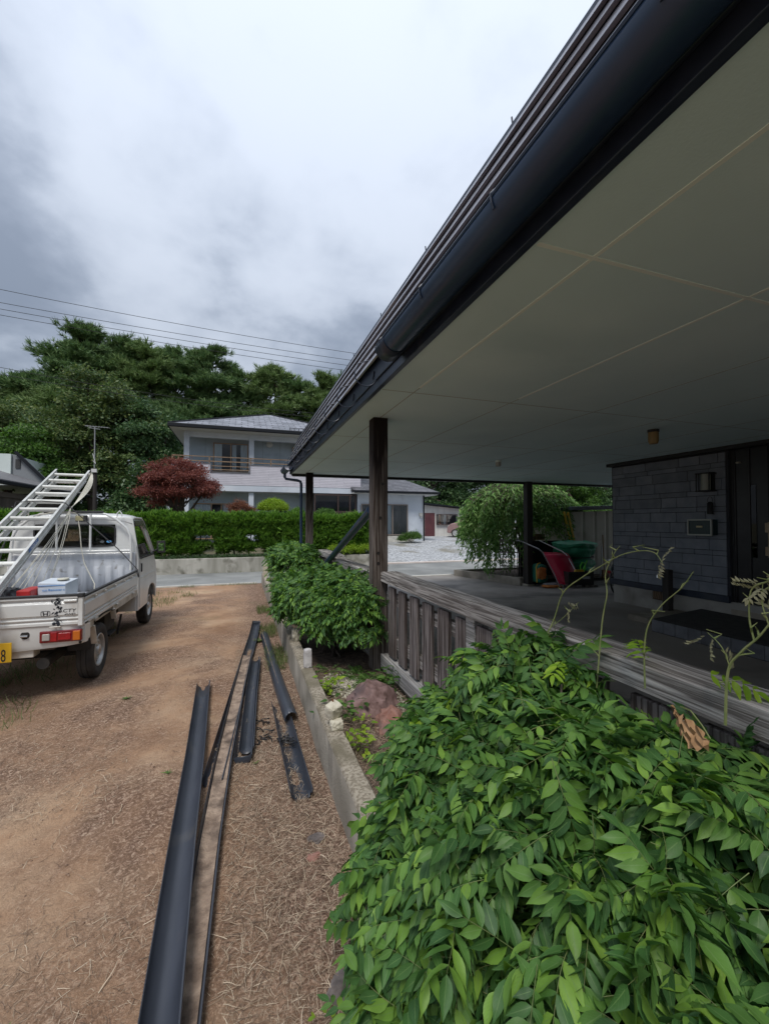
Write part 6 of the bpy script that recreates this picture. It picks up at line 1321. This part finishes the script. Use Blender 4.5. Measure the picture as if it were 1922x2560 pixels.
# ------------------------------------------------------------------ neighbour's garden
def layered(name, loc, rx, ry, rz, cz, n, size, m, label, per=60, r=.09, trunks=3, group=None):
    x, y, z = loc; o = empty(name, loc, label, 'tree' if rz > .7 else 'shrub', group); cl = []
    for k in range(per):
        a = random.uniform(0, 6.283); e_ = math.asin(random.uniform(-.35, 1)); q = random.uniform(.5, 1.0)
        cl.append((x + rx * q * math.cos(a) * math.cos(e_), y + ry * q * math.sin(a) * math.cos(e_), cz + rz * q * math.sin(e_), rx * .25, ry * .25, rz * .085))
    crown(cl, n, size, m, 'crown', o, [spray(8, .36, s, .25, w=.35) for s in range(5)], droop=.25)
    b = MB()
    for k in range(trunks): pts = [Vector((x + random.gauss(0, .06), y, z)), Vector((x + random.gauss(0, .2), y, z + (cz - z) * .55)), Vector((x + random.gauss(0, rx * .35), y, cz))]; b.tube(pts, [r, r * .7, r * .3], 7)
    for c in random.sample(cl, min(24, per)): s = Vector((x + random.gauss(0, .1), y, z + (cz - z) * random.uniform(.35, .9))); e2 = Vector(c[:3]); b.tube([s, s.lerp(e2, .5) + Vector((0, 0, -.05)), e2], [r * .4, r * .25, .008], 5)
    b.build('trunk', bark, o, smooth=True)
layered('maple_tree', (-2.15, 17.0, .46), 1.30, 1.15, 1.12, 2.70, 7500, .19, L_maple, 'dark red leaved maple spreading above the hedge behind the truck', per=85)
layered('maple_shrub', (-.0, 18.0, .48), .60, .5, .52, 1.98, 1700, .12, L_maple2, 'small rust coloured maple between the red maple and the round shrub', per=45, r=.03)
def ball(name, loc, rx, rz, m, label, n=1500, size=.10):
    o = empty(name, loc, label, 'shrub', 'clipped shrubs in the garden'); x, y, z = loc; crown([(x, y, z + rz, rx, rx, rz)], n, size, m, 'foliage', o, up=.3)
    MB().tube([(x, y, z - .6 if z > 1 else z), (x, y, z + rz * .6)], .05, 7).build('trunk', bark, o)
ball('clipped_shrub', (1.26, 18.0, 1.78), .62, .38, L_lime, 'round clipped lime green shrub just above the hedge', 3200)
ball('clipped_shrub', (2.28, 18.0, 1.75), .25, .22, L_hedge, 'small green ball shrub right of the lime one', 700, .09)
ball('clipped_shrub', (3.35, 17.4, 1.70), .40, .22, L_light, 'loose light green shrub above the right part of the hedge', 900, .10)
HT = [tuft(9, 40 + s, w=.075, spread=.7) for s in range(5)]
def hedge(name, x0, x1, label, n, gaps=()):
    o = empty(name, ((x0 + x1) / 2, 14.7, .45), label, 'hedge'); P, D = [], []
    cl = []; x = x0
    while x < x1:
        for z in (1.58, 1.22, .98): cl.append((x, 14.7 + random.uniform(-.08, .08), z + random.uniform(-.06, .06), random.uniform(.34, .46), .40, random.uniform(.20, .30)))
        cl.append((x + .1, 14.62, .72 + random.uniform(-.05, .05), .22, .25, .16)) if not any(a < x < b_ for a, b_ in gaps) and random.random() < .75 else None
        x += .30
    c = np.array([q for q in cl if q]); k = rng.integers(0, len(c), n); u = rand_dirs(n); pos = c[k, :3] + u * c[k, 3:6] * (U(.5, 1, n)[:, None] ** .4)
    low = np.array([(.86 < p[2] < 1.14 and any(a < p[0] < b_ for a, b_ in gaps)) for p in pos]) | (pos[:, 2] < .5); pos = pos[~low]; u = u[~low]; n = len(pos)
    pos[:, 2] = np.minimum(pos[:, 2], 1.74 + (vnoise(pos[:, 0], pos[:, 1] * 0, 1.3, 3) - .5) * .22 + rng.normal(0, .03, n))
    D = unit(u * .6 + np.array([0, -.15, .75]) + rng.normal(size=(n, 3)) * .35); V, F, UV = scatter(HT, pos, frames_np(D, rand_dirs(n)), U(.11, .23, n)); np_mesh('foliage', V, F, L_hedge, o)
    b = MB(); x = x0 + .2
    while x < x1: b.tube([(x, 14.7, .40), (x + random.uniform(-.06, .06), 14.68, .8), (x + random.uniform(-.15, .15), 14.7, 1.3)], [.035, .028, .015], 6); b.tube([(x, 14.68, .75), (x + .2, 14.6, 1.1)], .012, 5); x += random.uniform(.42, .62)
    b.build('stem', bark, o, smooth=True)
hedge('hedge', -7.5, 1.35, 'long green hedge above the retaining wall from the truck to the downpipe', 30000, gaps=((-1.5, -.75), (.1, .6), (.95, 1.3)))
hedge('hedge', 1.5, 4.25, 'denser right part of the hedge behind the two timber posts', 11000)
tag(crown([(-7 + i * .45, 14.35, .47, .28, .10, .08) for i in range(26)], 2600, .07, L_broad, 'ground_cover', None), 'straggling ground cover along the top of the retaining wall', 'ground cover', None, 'stuff')
o = empty('flowering_plant', (3.45, 13.9, .45), 'bright yellow green leafy plants on top of the retaining wall by the middle post', 'plant')
crown([(3.0 + i * .22, 14.1, .60 + random.uniform(-.04, .08), .16, .12, .12) for i in range(6)], 800, .10, L_lime, 'foliage', o)
o = empty('potted_shrub', (8.75, 21.2, .45), 'low leafy shrub in front of the electric meter of the pale wing', 'shrub'); crown([(8.9, 21.2, .78, .50, .35, .30), (8.3, 21.2, .68, .28, .25, .25)], 900, .13, L_light, 'foliage', o); trunk((8.8, 21.2, .45), (8.85, 21.2, .75), .02, o)

# ------------------------------------------------------------------ weeping tree in the raised bed
WT = empty('weeping_tree', (7.75, 10.2, .1), 'weeping tree with long hanging leafy branches in the raised concrete bed', 'tree')
P, D, Ntw = [], [], MB()
def strand(ax, ay, r, z_end, zt):
    c = Vector((7.75, 10.25, 1.25)); s = c + Vector((0, 0, .55)); e1 = Vector((c.x + ax * r, c.y + ay * r * .55, zt)); pts = []
    for i in range(9): t = i / 8; p = s.lerp(e1, t); p.z = s.z + (zt - s.z) * t + .50 * math.sin(math.pi * t * .9); pts.append(p)
    z = pts[-1].z; p = pts[-1].copy()
    while z > z_end: z -= .09; p = p + Vector((ax * .016 + random.gauss(0, .012), ay * .01 + random.gauss(0, .012), 0)); p.z = z; pts.append(p.copy())
    Ntw.tube(pts, [max(.002, .012 * (1 - i / len(pts))) for i in range(len(pts))], 4, caps=False)
    for i, p in enumerate(pts):
        if i < 3: continue
        for k in range(5): P.append((p.x + random.gauss(0, .035), p.y + random.gauss(0, .035), p.z + random.uniform(-.05, .05))); D.append((ax * .5 + random.gauss(0, .6), ay * .5 + random.gauss(0, .6), -.75 + random.gauss(0, .3)))
for k in range(420):
    a = random.uniform(0, 6.283); r = math.sqrt(random.uniform(.03, 1)) ; ax, ay = math.cos(a) * r, math.sin(a) * r
    zt = 1.28 + 1.25 * math.sqrt(max(0, 1 - r * r * .86)) + random.uniform(-.12, .10)
    ze = zt - random.uniform(.35, .95) if r < .75 else zt - random.uniform(.3, 1.0)
    if -.62 < ax < -.30: ze = random.uniform(.18, 1.0)
    if ax > -.30: ze = max(ze, 1.22)
    strand(ax, ay, 1.95 if ax < 0 else 1.95, max(ze, .22), zt)
P, D = np.array(P), np.array(D); WL = [leaflet(1, .26, 3, .15, .01, .1, seed=s) for s in range(4)]
V, F, UV = scatter(WL, P, frames_np(D, rng.normal(size=(len(P), 3)) + (0, 0, .4)), U(.09, .155, len(P))); np_mesh('crown', V, F, L_weep, WT)
Ntw.build('branch', bark, WT); trunk((7.75, 10.25, .1), (7.75, 10.25, 1.85), .085, WT, [(6.9, 10.1, 2.1), (8.6, 10.2, 2.15), (7.4, 10.0, 2.3), (8.2, 10.4, 1.7)])

# ------------------------------------------------------------------ wisteria along the fence
def wisteria_mat():
    m = bpy.data.materials.new('wisteria_leaf'); m.use_nodes = True; t = m.node_tree; N = t.nodes.new; L = t.links.new; b = t.nodes['Principled BSDF']
    b.inputs['Roughness'].default_value = .5; b.inputs['Specular IOR Level'].default_value = .32
    g = N('ShaderNodeNewGeometry'); r = N('ShaderNodeValToRGB'); e = r.color_ramp.elements; e[0].color = (.030, .085, .024, 1); e[1].color = (.20, .34, .05, 1)
    for p_, c in ((.35, (.056, .140, .034, 1)), (.72, (.095, .20, .038, 1)), (.92, (.15, .28, .042, 1))): q = e.new(p_); q.color = c
    L(g.outputs['Random Per Island'], r.inputs[0])
    tcn = N('ShaderNodeTexCoord'); s = N('ShaderNodeSeparateXYZ'); L(tcn.outputs['UV'], s.inputs[0])
    mn = lambda op, a, b_=None: math_node(op, a, b_, None, N, L)
    au = mn('ABSOLUTE', mn('SUBTRACT', s.outputs[0], .5)); mid = mn('LESS_THAN', au, .035)
    wv = mn('FRACT', mn('SUBTRACT', mn('MULTIPLY', s.outputs[1], 9.0), mn('MULTIPLY', au, 5.0))); vein = mn('LESS_THAN', wv, .12)
    mask = mn('MAXIMUM', mn('MULTIPLY', mid, .55), mn('MULTIPLY', vein, .22))
    x = N('ShaderNodeMix'); x.data_type = 'RGBA'; L(mask, x.inputs[0]); L(r.outputs[0], x.inputs[6]); x.inputs[7].default_value = (.14, .24, .08, 1)
    n = N('ShaderNodeTexNoise'); n.inputs['Scale'].default_value = 14; n.inputs['Detail'].default_value = 4; L(tcn.outputs['Object'], n.inputs['Vector'])
    mr = N('ShaderNodeMapRange'); mr.inputs[1].default_value = .3; mr.inputs[2].default_value = .7; mr.inputs[3].default_value = .78; mr.inputs[4].default_value = 1.22; L(n.outputs['Fac'], mr.inputs[0])
    sc = N('ShaderNodeVectorMath'); sc.operation = 'SCALE'; L(x.outputs[2], sc.inputs[0]); L(mr.outputs[0], sc.inputs['Scale']); L(sc.outputs[0], b.inputs['Base Color'])
    bn = N('ShaderNodeBump'); bn.inputs['Strength'].default_value = .5; bn.inputs['Distance'].default_value = .002; L(mn('SUBTRACT', mn('MULTIPLY', n.outputs['Fac'], 1.2), mn('MULTIPLY', vein, .5)), bn.inputs['Height']); L(bn.outputs[0], b.inputs['Normal'])
    tr = N('ShaderNodeBsdfTranslucent'); hs = N('ShaderNodeHueSaturation'); hs.inputs['Value'].default_value = 1.7; hs.inputs['Saturation'].default_value = 1.15; L(sc.outputs[0], hs.inputs['Color']); L(hs.outputs[0], tr.inputs[0])
    mi = N('ShaderNodeMixShader'); mi.inputs[0].default_value = .22; L(b.outputs[0], mi.inputs[1]); L(tr.outputs[0], mi.inputs[2]); L(mi.outputs[0], t.nodes['Material Output'].inputs[0]); return m
WM = wisteria_mat(); stalk_m = mat('leaf_stalk', (.10, .15, .045), (.20, .22, .08), rough=.6, vs=20)
young = leaf_mat('young_wisteria', ((.16, .30, .02), (.26, .42, .03), (.34, .48, .05)), .35, .45); shoot_m = mat('wisteria_shoot', (.17, .22, .07), (.28, .30, .12), rough=.6, vs=30)
CB = [compound(random.choice((5, 6, 6, 7)), random.uniform(.26, .34), random.uniform(.076, .096), droop=random.uniform(.25, .9), seed=60 + s) for s in range(10)]
CBL, CBS = [c[0] for c in CB], [c[1] for c in CB]
def wisteria(name, loc, label, blobs, n, scale, inner=.4, stems=10, clip=None):
    o = empty(name, loc, label, 'shrub', 'wisteria shrubs along the fence'); c = np.array(blobs, float); wgt = c[:, 3] * c[:, 4]; k = rng.choice(len(c), n * 3, p=wgt / wgt.sum()); u = rand_dirs(n * 3); u[:, 2] = np.where(u[:, 2] < -.35, -u[:, 2], u[:, 2])
    rad = np.where(U(0, 1, n * 3) < inner, U(.55, .85, n * 3), U(.84, 1.06, n * 3))[:, None]; pos = c[k, :3] + u * c[k, 3:6] * rad
    ins = np.zeros(len(pos), bool)                                     # drop leaves deep inside another lobe
    for b_ in c: ins |= (np.sum(((pos - b_[:3]) / b_[3:6]) ** 2, 1) < .30)
    keep = ~ins
    if clip is not None: keep &= clip(pos)
    pos, u = pos[keep][:n], u[keep][:n]; n = len(pos)
    hor = u * np.array([1, 1, .25]) + rng.normal(size=(n, 3)) * .35; d = unit(hor + np.array([0, 0, .12])); nn = unit(u * .55 + np.array([0, 0, 1.0]) + rng.normal(size=(n, 3)) * .42)
    sc = scale * U(.75, 1.15, n); pos = pos - d * (.16 * sc)[:, None]; Rm = frames_np(d, nn); pick = rng.integers(0, len(CBL), n)
    V, F, UV = scatter(CBL, pos, Rm, sc, pick); np_mesh('foliage', V, F, WM, o, smooth=True, uv=UV)
    V, F, UV = scatter(CBS, pos, Rm, sc, pick); np_mesh('leaf_stalk', V, F, stalk_m, o)
    b = MB()
    for q in range(stems):
        i = random.randrange(n); e_ = Vector(pos[i]); s = Vector((loc[0] + random.gauss(0, .06), loc[1] + random.gauss(0, .10), loc[2])); m_ = s.lerp(e_, .5) + Vector((random.gauss(0, .05), random.gauss(0, .05), .10)); b.tube([s, m_, e_], [.014, .009, .003], 6)
    b.tube([(loc[0], loc[1], loc[2] - .05), (loc[0] + .05, loc[1] + .02, loc[2] + .2), (loc[0] - .02, loc[1], loc[2] + .4)], [.04, .032, .022], 8); b.build('stem', bark, o, smooth=True); return o
big = [(1.02, 1.90, .36, .26, .45, .30), (.92, 1.35, .48, .42, .48, .42), (.90, .80, .52, .50, .52, .46), (.95, .25, .50, .60, .50, .50), (.95, -.35, .45, .6, .5, .5),
       (1.12, 1.42, .86, .28, .34, .25), (1.12, .85, .79, .27, .40, .24), (1.10, .30, .80, .30, .42, .24), (1.02, 1.70, .72, .16, .2, .16), (.72, 1.45, .62, .2, .2, .18), (.86, 1.02, .86, .18, .2, .18), (.62, .95, .55, .18, .2, .18), (.98, .62, .88, .16, .2, .2), (.78, .60, .78, .16, .18, .16), (.59, 1.22, .34, .25, .38, .26), (.52, .80, .32, .23, .36, .24), (.50, 1.05, .24, .2, .3, .18), (1.12, 1.98, .46, .16, .26, .18)]
NB = wisteria('wisteria_shrub', (.95, 1.0, .15), 'big glossy wisteria bush filling the right foreground against the fence', big, 4300, .60, inner=.33, stems=46,
              clip=lambda p: (p[:, 0] < 1.30 + .10 * (p[:, 2] > 1.03)) & (p[:, 2] > .08) & (np.linalg.norm(p - np.array([0, 0, 1.58]), axis=1) > .74))
wisteria('wisteria_shrub', (.96, 4.55, .15), 'middle wisteria bush bulging over the low wall before the big timber post',
         [(.92, 4.75, .74, .44, .55, .33), (.96, 4.25, .62, .36, .38, .33), (1.05, 4.20, .88, .24, .35, .17), (.70, 5.0, .60, .32, .42, .30), (1.10, 3.86, .62, .20, .20, .33)], 2000, .60, inner=.3, stems=16,
         clip=lambda p: (p[:, 0] < 1.34) & (p[:, 2] > .2) & ~((np.abs(p[:, 0] - 1.28) < .10) & (np.abs(p[:, 1] - 3.93) < .10)))
wisteria('wisteria_shrub', (.95, 7.2, .15), 'farther wisteria bush around the downpipe at the road end',
         [(.90, 7.3, .84, .42, .60, .36), (.85, 8.2, .90, .36, .6, .30), (.74, 6.3, .55, .28, .5, .30), (1.0, 6.2, .62, .28, .6, .24)], 1700, .62, inner=.3, stems=12, clip=lambda p: (p[:, 0] < 1.42) & (p[:, 2] > .25))
# bright new growth along the top rail
YL = [compound(5, .17, .050, .34, droop=.3, seed=300 + s)[0] for s in range(4)]
pos = np.array([(1.10, 1.62, .98), (1.16, 1.50, 1.05), (1.05, 1.72, .96), (1.14, 1.30, 1.06), (1.22, .985, 1.13), (1.24, .86, 1.15), (1.0, 1.45, .93), (.92, 1.55, .84), (1.20, 1.15, 1.02), (.80, 1.62, .72)])
dd_ = np.array([(-.6, .3, .1), (-.8, -.2, .1), (-.5, .6, 0), (-.6, -.6, .1), (.15, .3, .2), (.4, -.7, 0), (-.9, .2, 0), (-.8, .4, -.1), (-.6, .5, .2), (-.6, .4, 0)])
for i in range(len(pos)): V, F, UV = scatter(YL, pos[i:i + 1], frames_np(dd_[i:i + 1], np.array([[-.3, -.3, 1.]])), np.full(1, .85)); tag(np_mesh('young_leaf', V, F, young, NB, smooth=True), 'yellow green young leaf')
def shoot(pts, r0, buds=3, leafy=0):
    P_ = [Vector(p) for p in pts]; fine = []
    for i in range(len(P_) - 1):
        p0, p1, p2, p3 = P_[max(i - 1, 0)], P_[i], P_[i + 1], P_[min(i + 2, len(P_) - 1)]
        for k in range(6): t = k / 6; fine.append(.5 * ((2 * p1) + (-p0 + p2) * t + (2 * p0 - 5 * p1 + 4 * p2 - p3) * t * t + (-p0 + 3 * p1 - 3 * p2 + p3) * t ** 3))
    fine.append(P_[-1]); b = MB(); b.tube(fine, [r0 * .8 * (1 - .65 * i / len(fine)) for i in range(len(fine))], 6)
    for k in range(buds):
        p = fine[int(len(fine) * (k + .6) / (buds + .3)) % len(fine)]; b.tube([p, p + Vector((random.gauss(0, .01), random.gauss(0, .012), .012)), p + Vector((random.gauss(0, .02), random.gauss(0, .02), .022))], [.0028, .002, .0008], 5)
    b.build('shoot', shoot_m, NB, smooth=True)
    if leafy:
        q = np.array([tuple(fine[-1 - (i * 3) % len(fine)]) for i in range(leafy)]); V, F, UV = scatter([compound(5, .055, .016, .4, seed=7)[0]], q, frames_np(rng.normal(size=(leafy, 3)) + (0, 0, -.4), rand_dirs(leafy)), np.ones(leafy))
        np_mesh('bud_leaf', V, F, mat('downy_bud_%d' % len(q), (.28, .27, .16), (.36, .34, .22), rough=.8, trans=.3), NB, smooth=True)
shoot([(1.12, 1.42, 1.02), (1.2, 1.40, 1.17), (1.2, 1.34, 1.30), (1.2, 1.24, 1.375), (1.2, 1.15, 1.427), (1.2, 1.07, 1.47), (1.2, .995, 1.489), (1.2, .95, 1.485), (1.2, .925, 1.455)], .0035, 6, 2)
shoot([(1.18, 1.16, 1.0), (1.2, 1.152, 1.227), (1.2, 1.13, 1.33), (1.2, 1.135, 1.40), (1.2, 1.10, 1.47), (1.2, 1.075, 1.50)], .0035, 5)
shoot([(1.2, .99, 1.06), (1.2, .99, 1.18), (1.2, .975, 1.26), (1.2, .93, 1.33), (1.2, .87, 1.39), (1.2, .835, 1.441)], .0036, 3)
shoot([(1.2, .76, 1.05), (1.2, .751, 1.192), (1.2, .72, 1.25), (1.2, .68, 1.30), (1.2, .645, 1.355), (1.2, .60, 1.40)], .005, 4, 3)
shoot([(1.2, .69, 1.285), (1.2, .70, 1.34), (1.2, .695, 1.41), (1.2, .665, 1.435), (1.2, .655, 1.44)], .003, 4, 5)
shoot([(1.2, .655, 1.32), (1.2, .672, 1.38), (1.2, .67, 1.43)], .0025, 2, 2); shoot([(1.2, .745, 1.20), (1.2, .765, 1.25), (1.2, .80, 1.28)], .0022, 2, 3)
shoot([(1.15, 1.48, 1.0), (1.2, 1.44, 1.12), (1.22, 1.36, 1.20), (1.24, 1.30, 1.27)], .0025, 3, 2)
b = MB(); V = []
for i in range(13):
    t = i / 12; w = .022 + .012 * math.sin(t * math.pi); c = Vector((1.13 - .02 * math.sin(t * 3), .835 - .085 * t, 1.062 - .045 * t - .01 * math.sin(t * 5)))
    for k in range(5): s = -1 + k / 2; V.append(c + Vector((.010 * math.sin(k * 2.3 + i * 1.9) - .010, .35 * w * s, w * s + .006 * math.sin(i * 2.7 + k))))
b.add(V, [(i * 5 + k, i * 5 + k + 1, i * 5 + k + 6, i * 5 + k + 5) for i in range(12) for k in range(4)]); b.build('withered_leaf', mat('dead_leaf', (.30, .16, .07), (.52, .31, .16), rough=.8, vs=40), NB, smooth=True)
b = MB(); b.tube([(1.14, .835, 1.075), (1.13, .80, 1.08), (1.12, .765, 1.06), (1.12, .745, 1.035)], .002, 5); b.build('withered_stalk', stalk_m, NB)

# ------------------------------------------------------------------ plants in the bed, pebbles, litter and weeds
def sprig(name, loc, label, m, n, size, spread, h, grp='young plants in the bed', cat='plant'):
    o = empty(name, loc, label, cat, grp); x, y, z = loc; pos = np.stack([x + rng.normal(0, spread, n), y + rng.normal(0, spread, n), z + U(.02, h, n)], 1); d = rng.normal(size=(n, 3)); d[:, 2] = .1
    T_ = [leaflet(1, .5, 4, .2, .03, .1, seed=s) for s in range(4)]; V, F, UV = scatter(T_, pos, frames_np(d, rng.normal(size=(n, 3)) * .3 + (0, 0, 1)), size * U(.7, 1.2, n)); np_mesh('foliage', V, F, m, o, smooth=True)
    b = MB()
    for i in range(0, n, 4): b.tube([(x + random.gauss(0, spread * .3), y + random.gauss(0, spread * .3), z), tuple(pos[i])], .0016, 4)
    b.build('stem', stalk_m, o)
sprig('seedling', (.69, 3.48, .15), 'bright green leafy seedlings at the foot of the low wall beside the pebbles', L_lime, 60, .055, .055, .14)
sprig('seedling', (.74, 2.98, .15), 'green broad leaved seedling in front of the purplish rock', L_light, 34, .06, .07, .15)
sprig('seedling', (.80, 2.80, .15), 'seedling with yellow leaves beside the rusty rock', L_lime, 14, .05, .04, .12)
sprig('seedling', (.69, 2.55, .15), 'light green seedlings close to the wall by the broken white block', L_lime, 44, .05, .05, .13)
sprig('seedling', (1.16, 3.42, .15), 'dark green seedlings against the fence sill behind the rocks', L_light, 46, .07, .07, .18)
sprig('seedling', (.30, 1.25, 0), 'yellow green sprig on the soil at the edge of the near bush', L_lime, 18, .035, .04, .10)
FT = [compound(9, .26, .035, .28, droop=.6, seed=500 + s)[0] for s in range(3)]
def fern(loc, label, n, sc):
    o = empty('fern', loc, label, 'fern', 'ferns under the middle bush'); a = U(0, 6.28, n); d = np.stack([np.cos(a), np.sin(a), U(.3, 1.0, n)], 1); pos = np.tile([loc], (n, 1)) + rng.normal(0, .03, (n, 3)) * (1, 1, 0)
    V, F, UV = scatter(FT, pos, frames_np(d, np.tile([[0, 0, 1.]], (n, 1))), sc * U(.7, 1.2, n)); np_mesh('frond', V, F, L_light, o, smooth=True)
fern((1.02, 3.78, .15), 'dark fern under the middle bush near the fence', 26, .9); fern((1.12, 3.60, .15), 'fern touching the fence sill', 18, .8); fern((.80, 4.02, .15), 'small fern at the wall behind the grey block', 10, .6)
bm = bmesh.new(); bmesh.ops.create_icosphere(bm, subdivisions=1, radius=1); pv = np.array([v.co[:] for v in bm.verts]); pf = np.array([[v.index for v in f.verts] for f in bm.faces]); bm.free()
n = 1700; a = U(0, 6.28, n); r = U(0, 1, n); pos = np.stack([.86 + .19 * r * np.cos(a), 3.62 + .30 * r * np.sin(a), .150 + U(0, .012, n)], 1)
pos2 = np.stack([U(1.10, 1.25, 220), U(3.0, 3.5, 220), .155 + U(0, .01, 220)], 1); pos = np.concatenate([pos, pos2]); n = len(pos)
V, F, UV = scatter([(pv * (1, .8, .6), pf, np.zeros((len(pv), 2)))], pos, frames_np(rand_dirs(n), rand_dirs(n)), U(.004, .011, n)); tag(np_mesh('white_pebbles', V, F, mat('pebble', (.4, .38, .3), island=((.18, .16, .12), (.38, .35, .27), (.56, .53, .44)), rough=.8)), 'white pebbles spread in the bed before the rocks', 'pebbles', None, 'stuff')
BL = [blade(s, 4, .020, .16, .10) for s in range(12)] + [blade(20 + s, 5, .012, .38, .12) for s in range(6)]
straw = mat('straw', (.3, .22, .14), island=((.07, .045, .032), (.20, .135, .09), (.36, .27, .185), (.62, .51, .38)), rough=.85)
def litter(n, x0, x1, y0, y1, zfn, smin, smax, dens=None):
    x, y = U(x0, x1, n), U(y0, y1, n)
    if dens is not None: k = U(0, 1, n) < dens(x, y); x, y = x[k], y[k]
    n = len(x); z = zfn(x, y) + U(.001, .007, n); a = U(0, 6.28, n); d = np.stack([np.cos(a), np.sin(a), rng.normal(0, .10, n)], 1); nn = rng.normal(0, .25, (n, 3)) + (0, 0, 1); s = smin + (smax - smin) * U(0, 1, n) ** 3.0
    return scatter(BL, np.stack([x, y, z], 1), frames_np(d, nn), s)
patch = lambda x, y: np.clip((vnoise(x, y, 1.6, 9) - .36) * 3.0 + (x > .05) * .45 + np.clip((x + .1) * 1.2, 0, .5), .10, 1) * np.clip(1.15 - y / 9, .08, 1)
Vs, Fs, off = [], [], 0
for args in ((62000, -1.9, .50, .2, 4.2, ground_h, .008, .06, patch), (26000, -3.2, .5, 1.2, 8.5, ground_h, .012, .08, patch), (1100, -1.3, .5, .25, 4.0, ground_h, .04, .12, patch), (34000, -.05, .5, .3, 5.5, ground_h, .012, .075, None),
             (15000, .64, 1.27, 1.5, 4.2, lambda x, y: .15 + 0 * x, .012, .09, None)):
    V, F, UV = litter(*args); Vs.append(V); Fs.append(F + off); off += len(V)
tag(np_mesh('dry_straw', np.concatenate(Vs), np.concatenate(Fs), straw), 'dry stalks and roots strewn over the bare soil', 'straw', None, 'stuff')
rt = MB()
for k in range(26):
    x, y = (random.uniform(-1.6, .46), random.uniform(.6, 3.4)) if k % 3 else (random.uniform(.1, .48), random.uniform(.5, 3.5)); p = Vector((x, y, float(ground_h(np.array(x), np.array(y))) + .006)); a = random.uniform(0, 6.28); pts = [p.copy()]
    for i in range(random.randint(4, 8)): a += random.gauss(0, .45); p = p + Vector((math.cos(a), math.sin(a), 0)) * random.uniform(.012, .03); p.z = float(ground_h(np.array(p.x), np.array(p.y))) + random.uniform(.003, .018); pts.append(p.copy())
    rt.tube(pts, random.uniform(.0009, .0022), 5)
tag(rt.build('dead_roots', mat('pale_root', (.36, .27, .18), (.56, .46, .34), rough=.85, vs=30)), 'pale dead roots lying loose on the soil', 'roots', None, 'stuff')
n = 2600; x, y = U(-2.6, .48, n), U(.3, 6, n); V, F, UV = scatter([(pv * (1, .8, .6), pf, np.zeros((len(pv), 2)))], np.stack([x, y, ground_h(x, y) + .001], 1), frames_np(rand_dirs(n), rand_dirs(n)), .002 + .009 * U(0, 1, n) ** 4)
tag(np_mesh('soil_crumbs', V, F, mat('crumb', (.2, .13, .09), island=((.15, .095, .065), (.27, .18, .125), (.37, .27, .20)), rough=.95)), 'small clods and grit on the soil', 'grit', None, 'stuff')
WD = [leaflet(1, .24, 4, .1, .01, .1, seed=s) for s in range(3)]
def weed(x, y, n, s, label, m=L_light):
    z = float(ground_h(np.array(x), np.array(y))); a = np.arange(n) * 2.4; d = np.stack([np.cos(a), np.sin(a), U(.15, .7, n)], 1); V, F, UV = scatter(WD, np.tile([[x, y, z + .004]], (n, 1)), frames_np(d, np.tile([[0, 0, 1.]], (n, 1))), s * U(.6, 1.2, n)); tag(np_mesh('weed', V, F, m, smooth=True), label, 'weed', 'green weeds on the bare soil')
weed(-.70, 1.60, 8, .062, 'largest star shaped green weed, low in the foreground left of the long gutter'); weed(-1.55, 2.72, 8, .07, 'green weed left of the long gutter, farther back'); weed(-1.65, 3.0, 5, .05, 'small weed just behind another at the left')
weed(-.42, 2.95, 7, .04, 'tiny weed touching the left side of the long gutter'); weed(-.95, 4.3, 9, .05, 'faint tuft of weed near the middle of the yard'); weed(.24, 5.8, 20, .09, 'thin grassy weed by the low wall near the middle bush', L_grass); weed(.1, 3.0 - .1, 6, .03, 'tiny weed between the dirt lined and the jagged gutter')
BLG = [blade(60 + s, 5, .03, .12, .0) for s in range(6)]
def grass(n, x0, x1, y0, y1, h, dens):
    x, y = U(x0, x1, n), U(y0, y1, n); k = U(0, 1, n) < dens(x, y); x, y = x[k], y[k]; n = len(x); d = np.stack([rng.normal(0, .4, n), rng.normal(0, .4, n), np.ones(n)], 1); return scatter(BLG, np.stack([x, y, 0 * x], 1), frames_np(d, rng.normal(size=(n, 3)) * (1, 1, 0) + (0, 0, .01)), h * U(.4, 1.2, n))
Vs, Fs, off = [], [], 0
for args in ((7000, -3.4, -1.55, 3.7, 7.2, .10, lambda x, y: (vnoise(x, y, 1.5, 4) > .42) * np.clip((-1.5 - x) * 1.2, 0, 1)), (2600, -1.9, -.9, 7.2, 10.5, .09, lambda x, y: (vnoise(x, y, 2, 6) > .6) * .8), (2500, .28, .50, 4.6, 8.5, .10, lambda x, y: vnoise(x, y, 2, 8) > .45), (2500, -6, .4, 11.05, 11.3, .06, lambda x, y: vnoise(x, y, 3, 2) > .55),
             (1800, -9, 4, 13.92, 14.02, .05, lambda x, y: vnoise(x, y, 1, 2) > .3)):
    V, F, UV = grass(*args); Vs.append(V); Fs.append(F + off); off += len(V)
tag(np_mesh('grass', np.concatenate(Vs), np.concatenate(Fs), L_grass), 'thin grass under the truck and along the edges of the yard', 'grass', None, 'stuff')
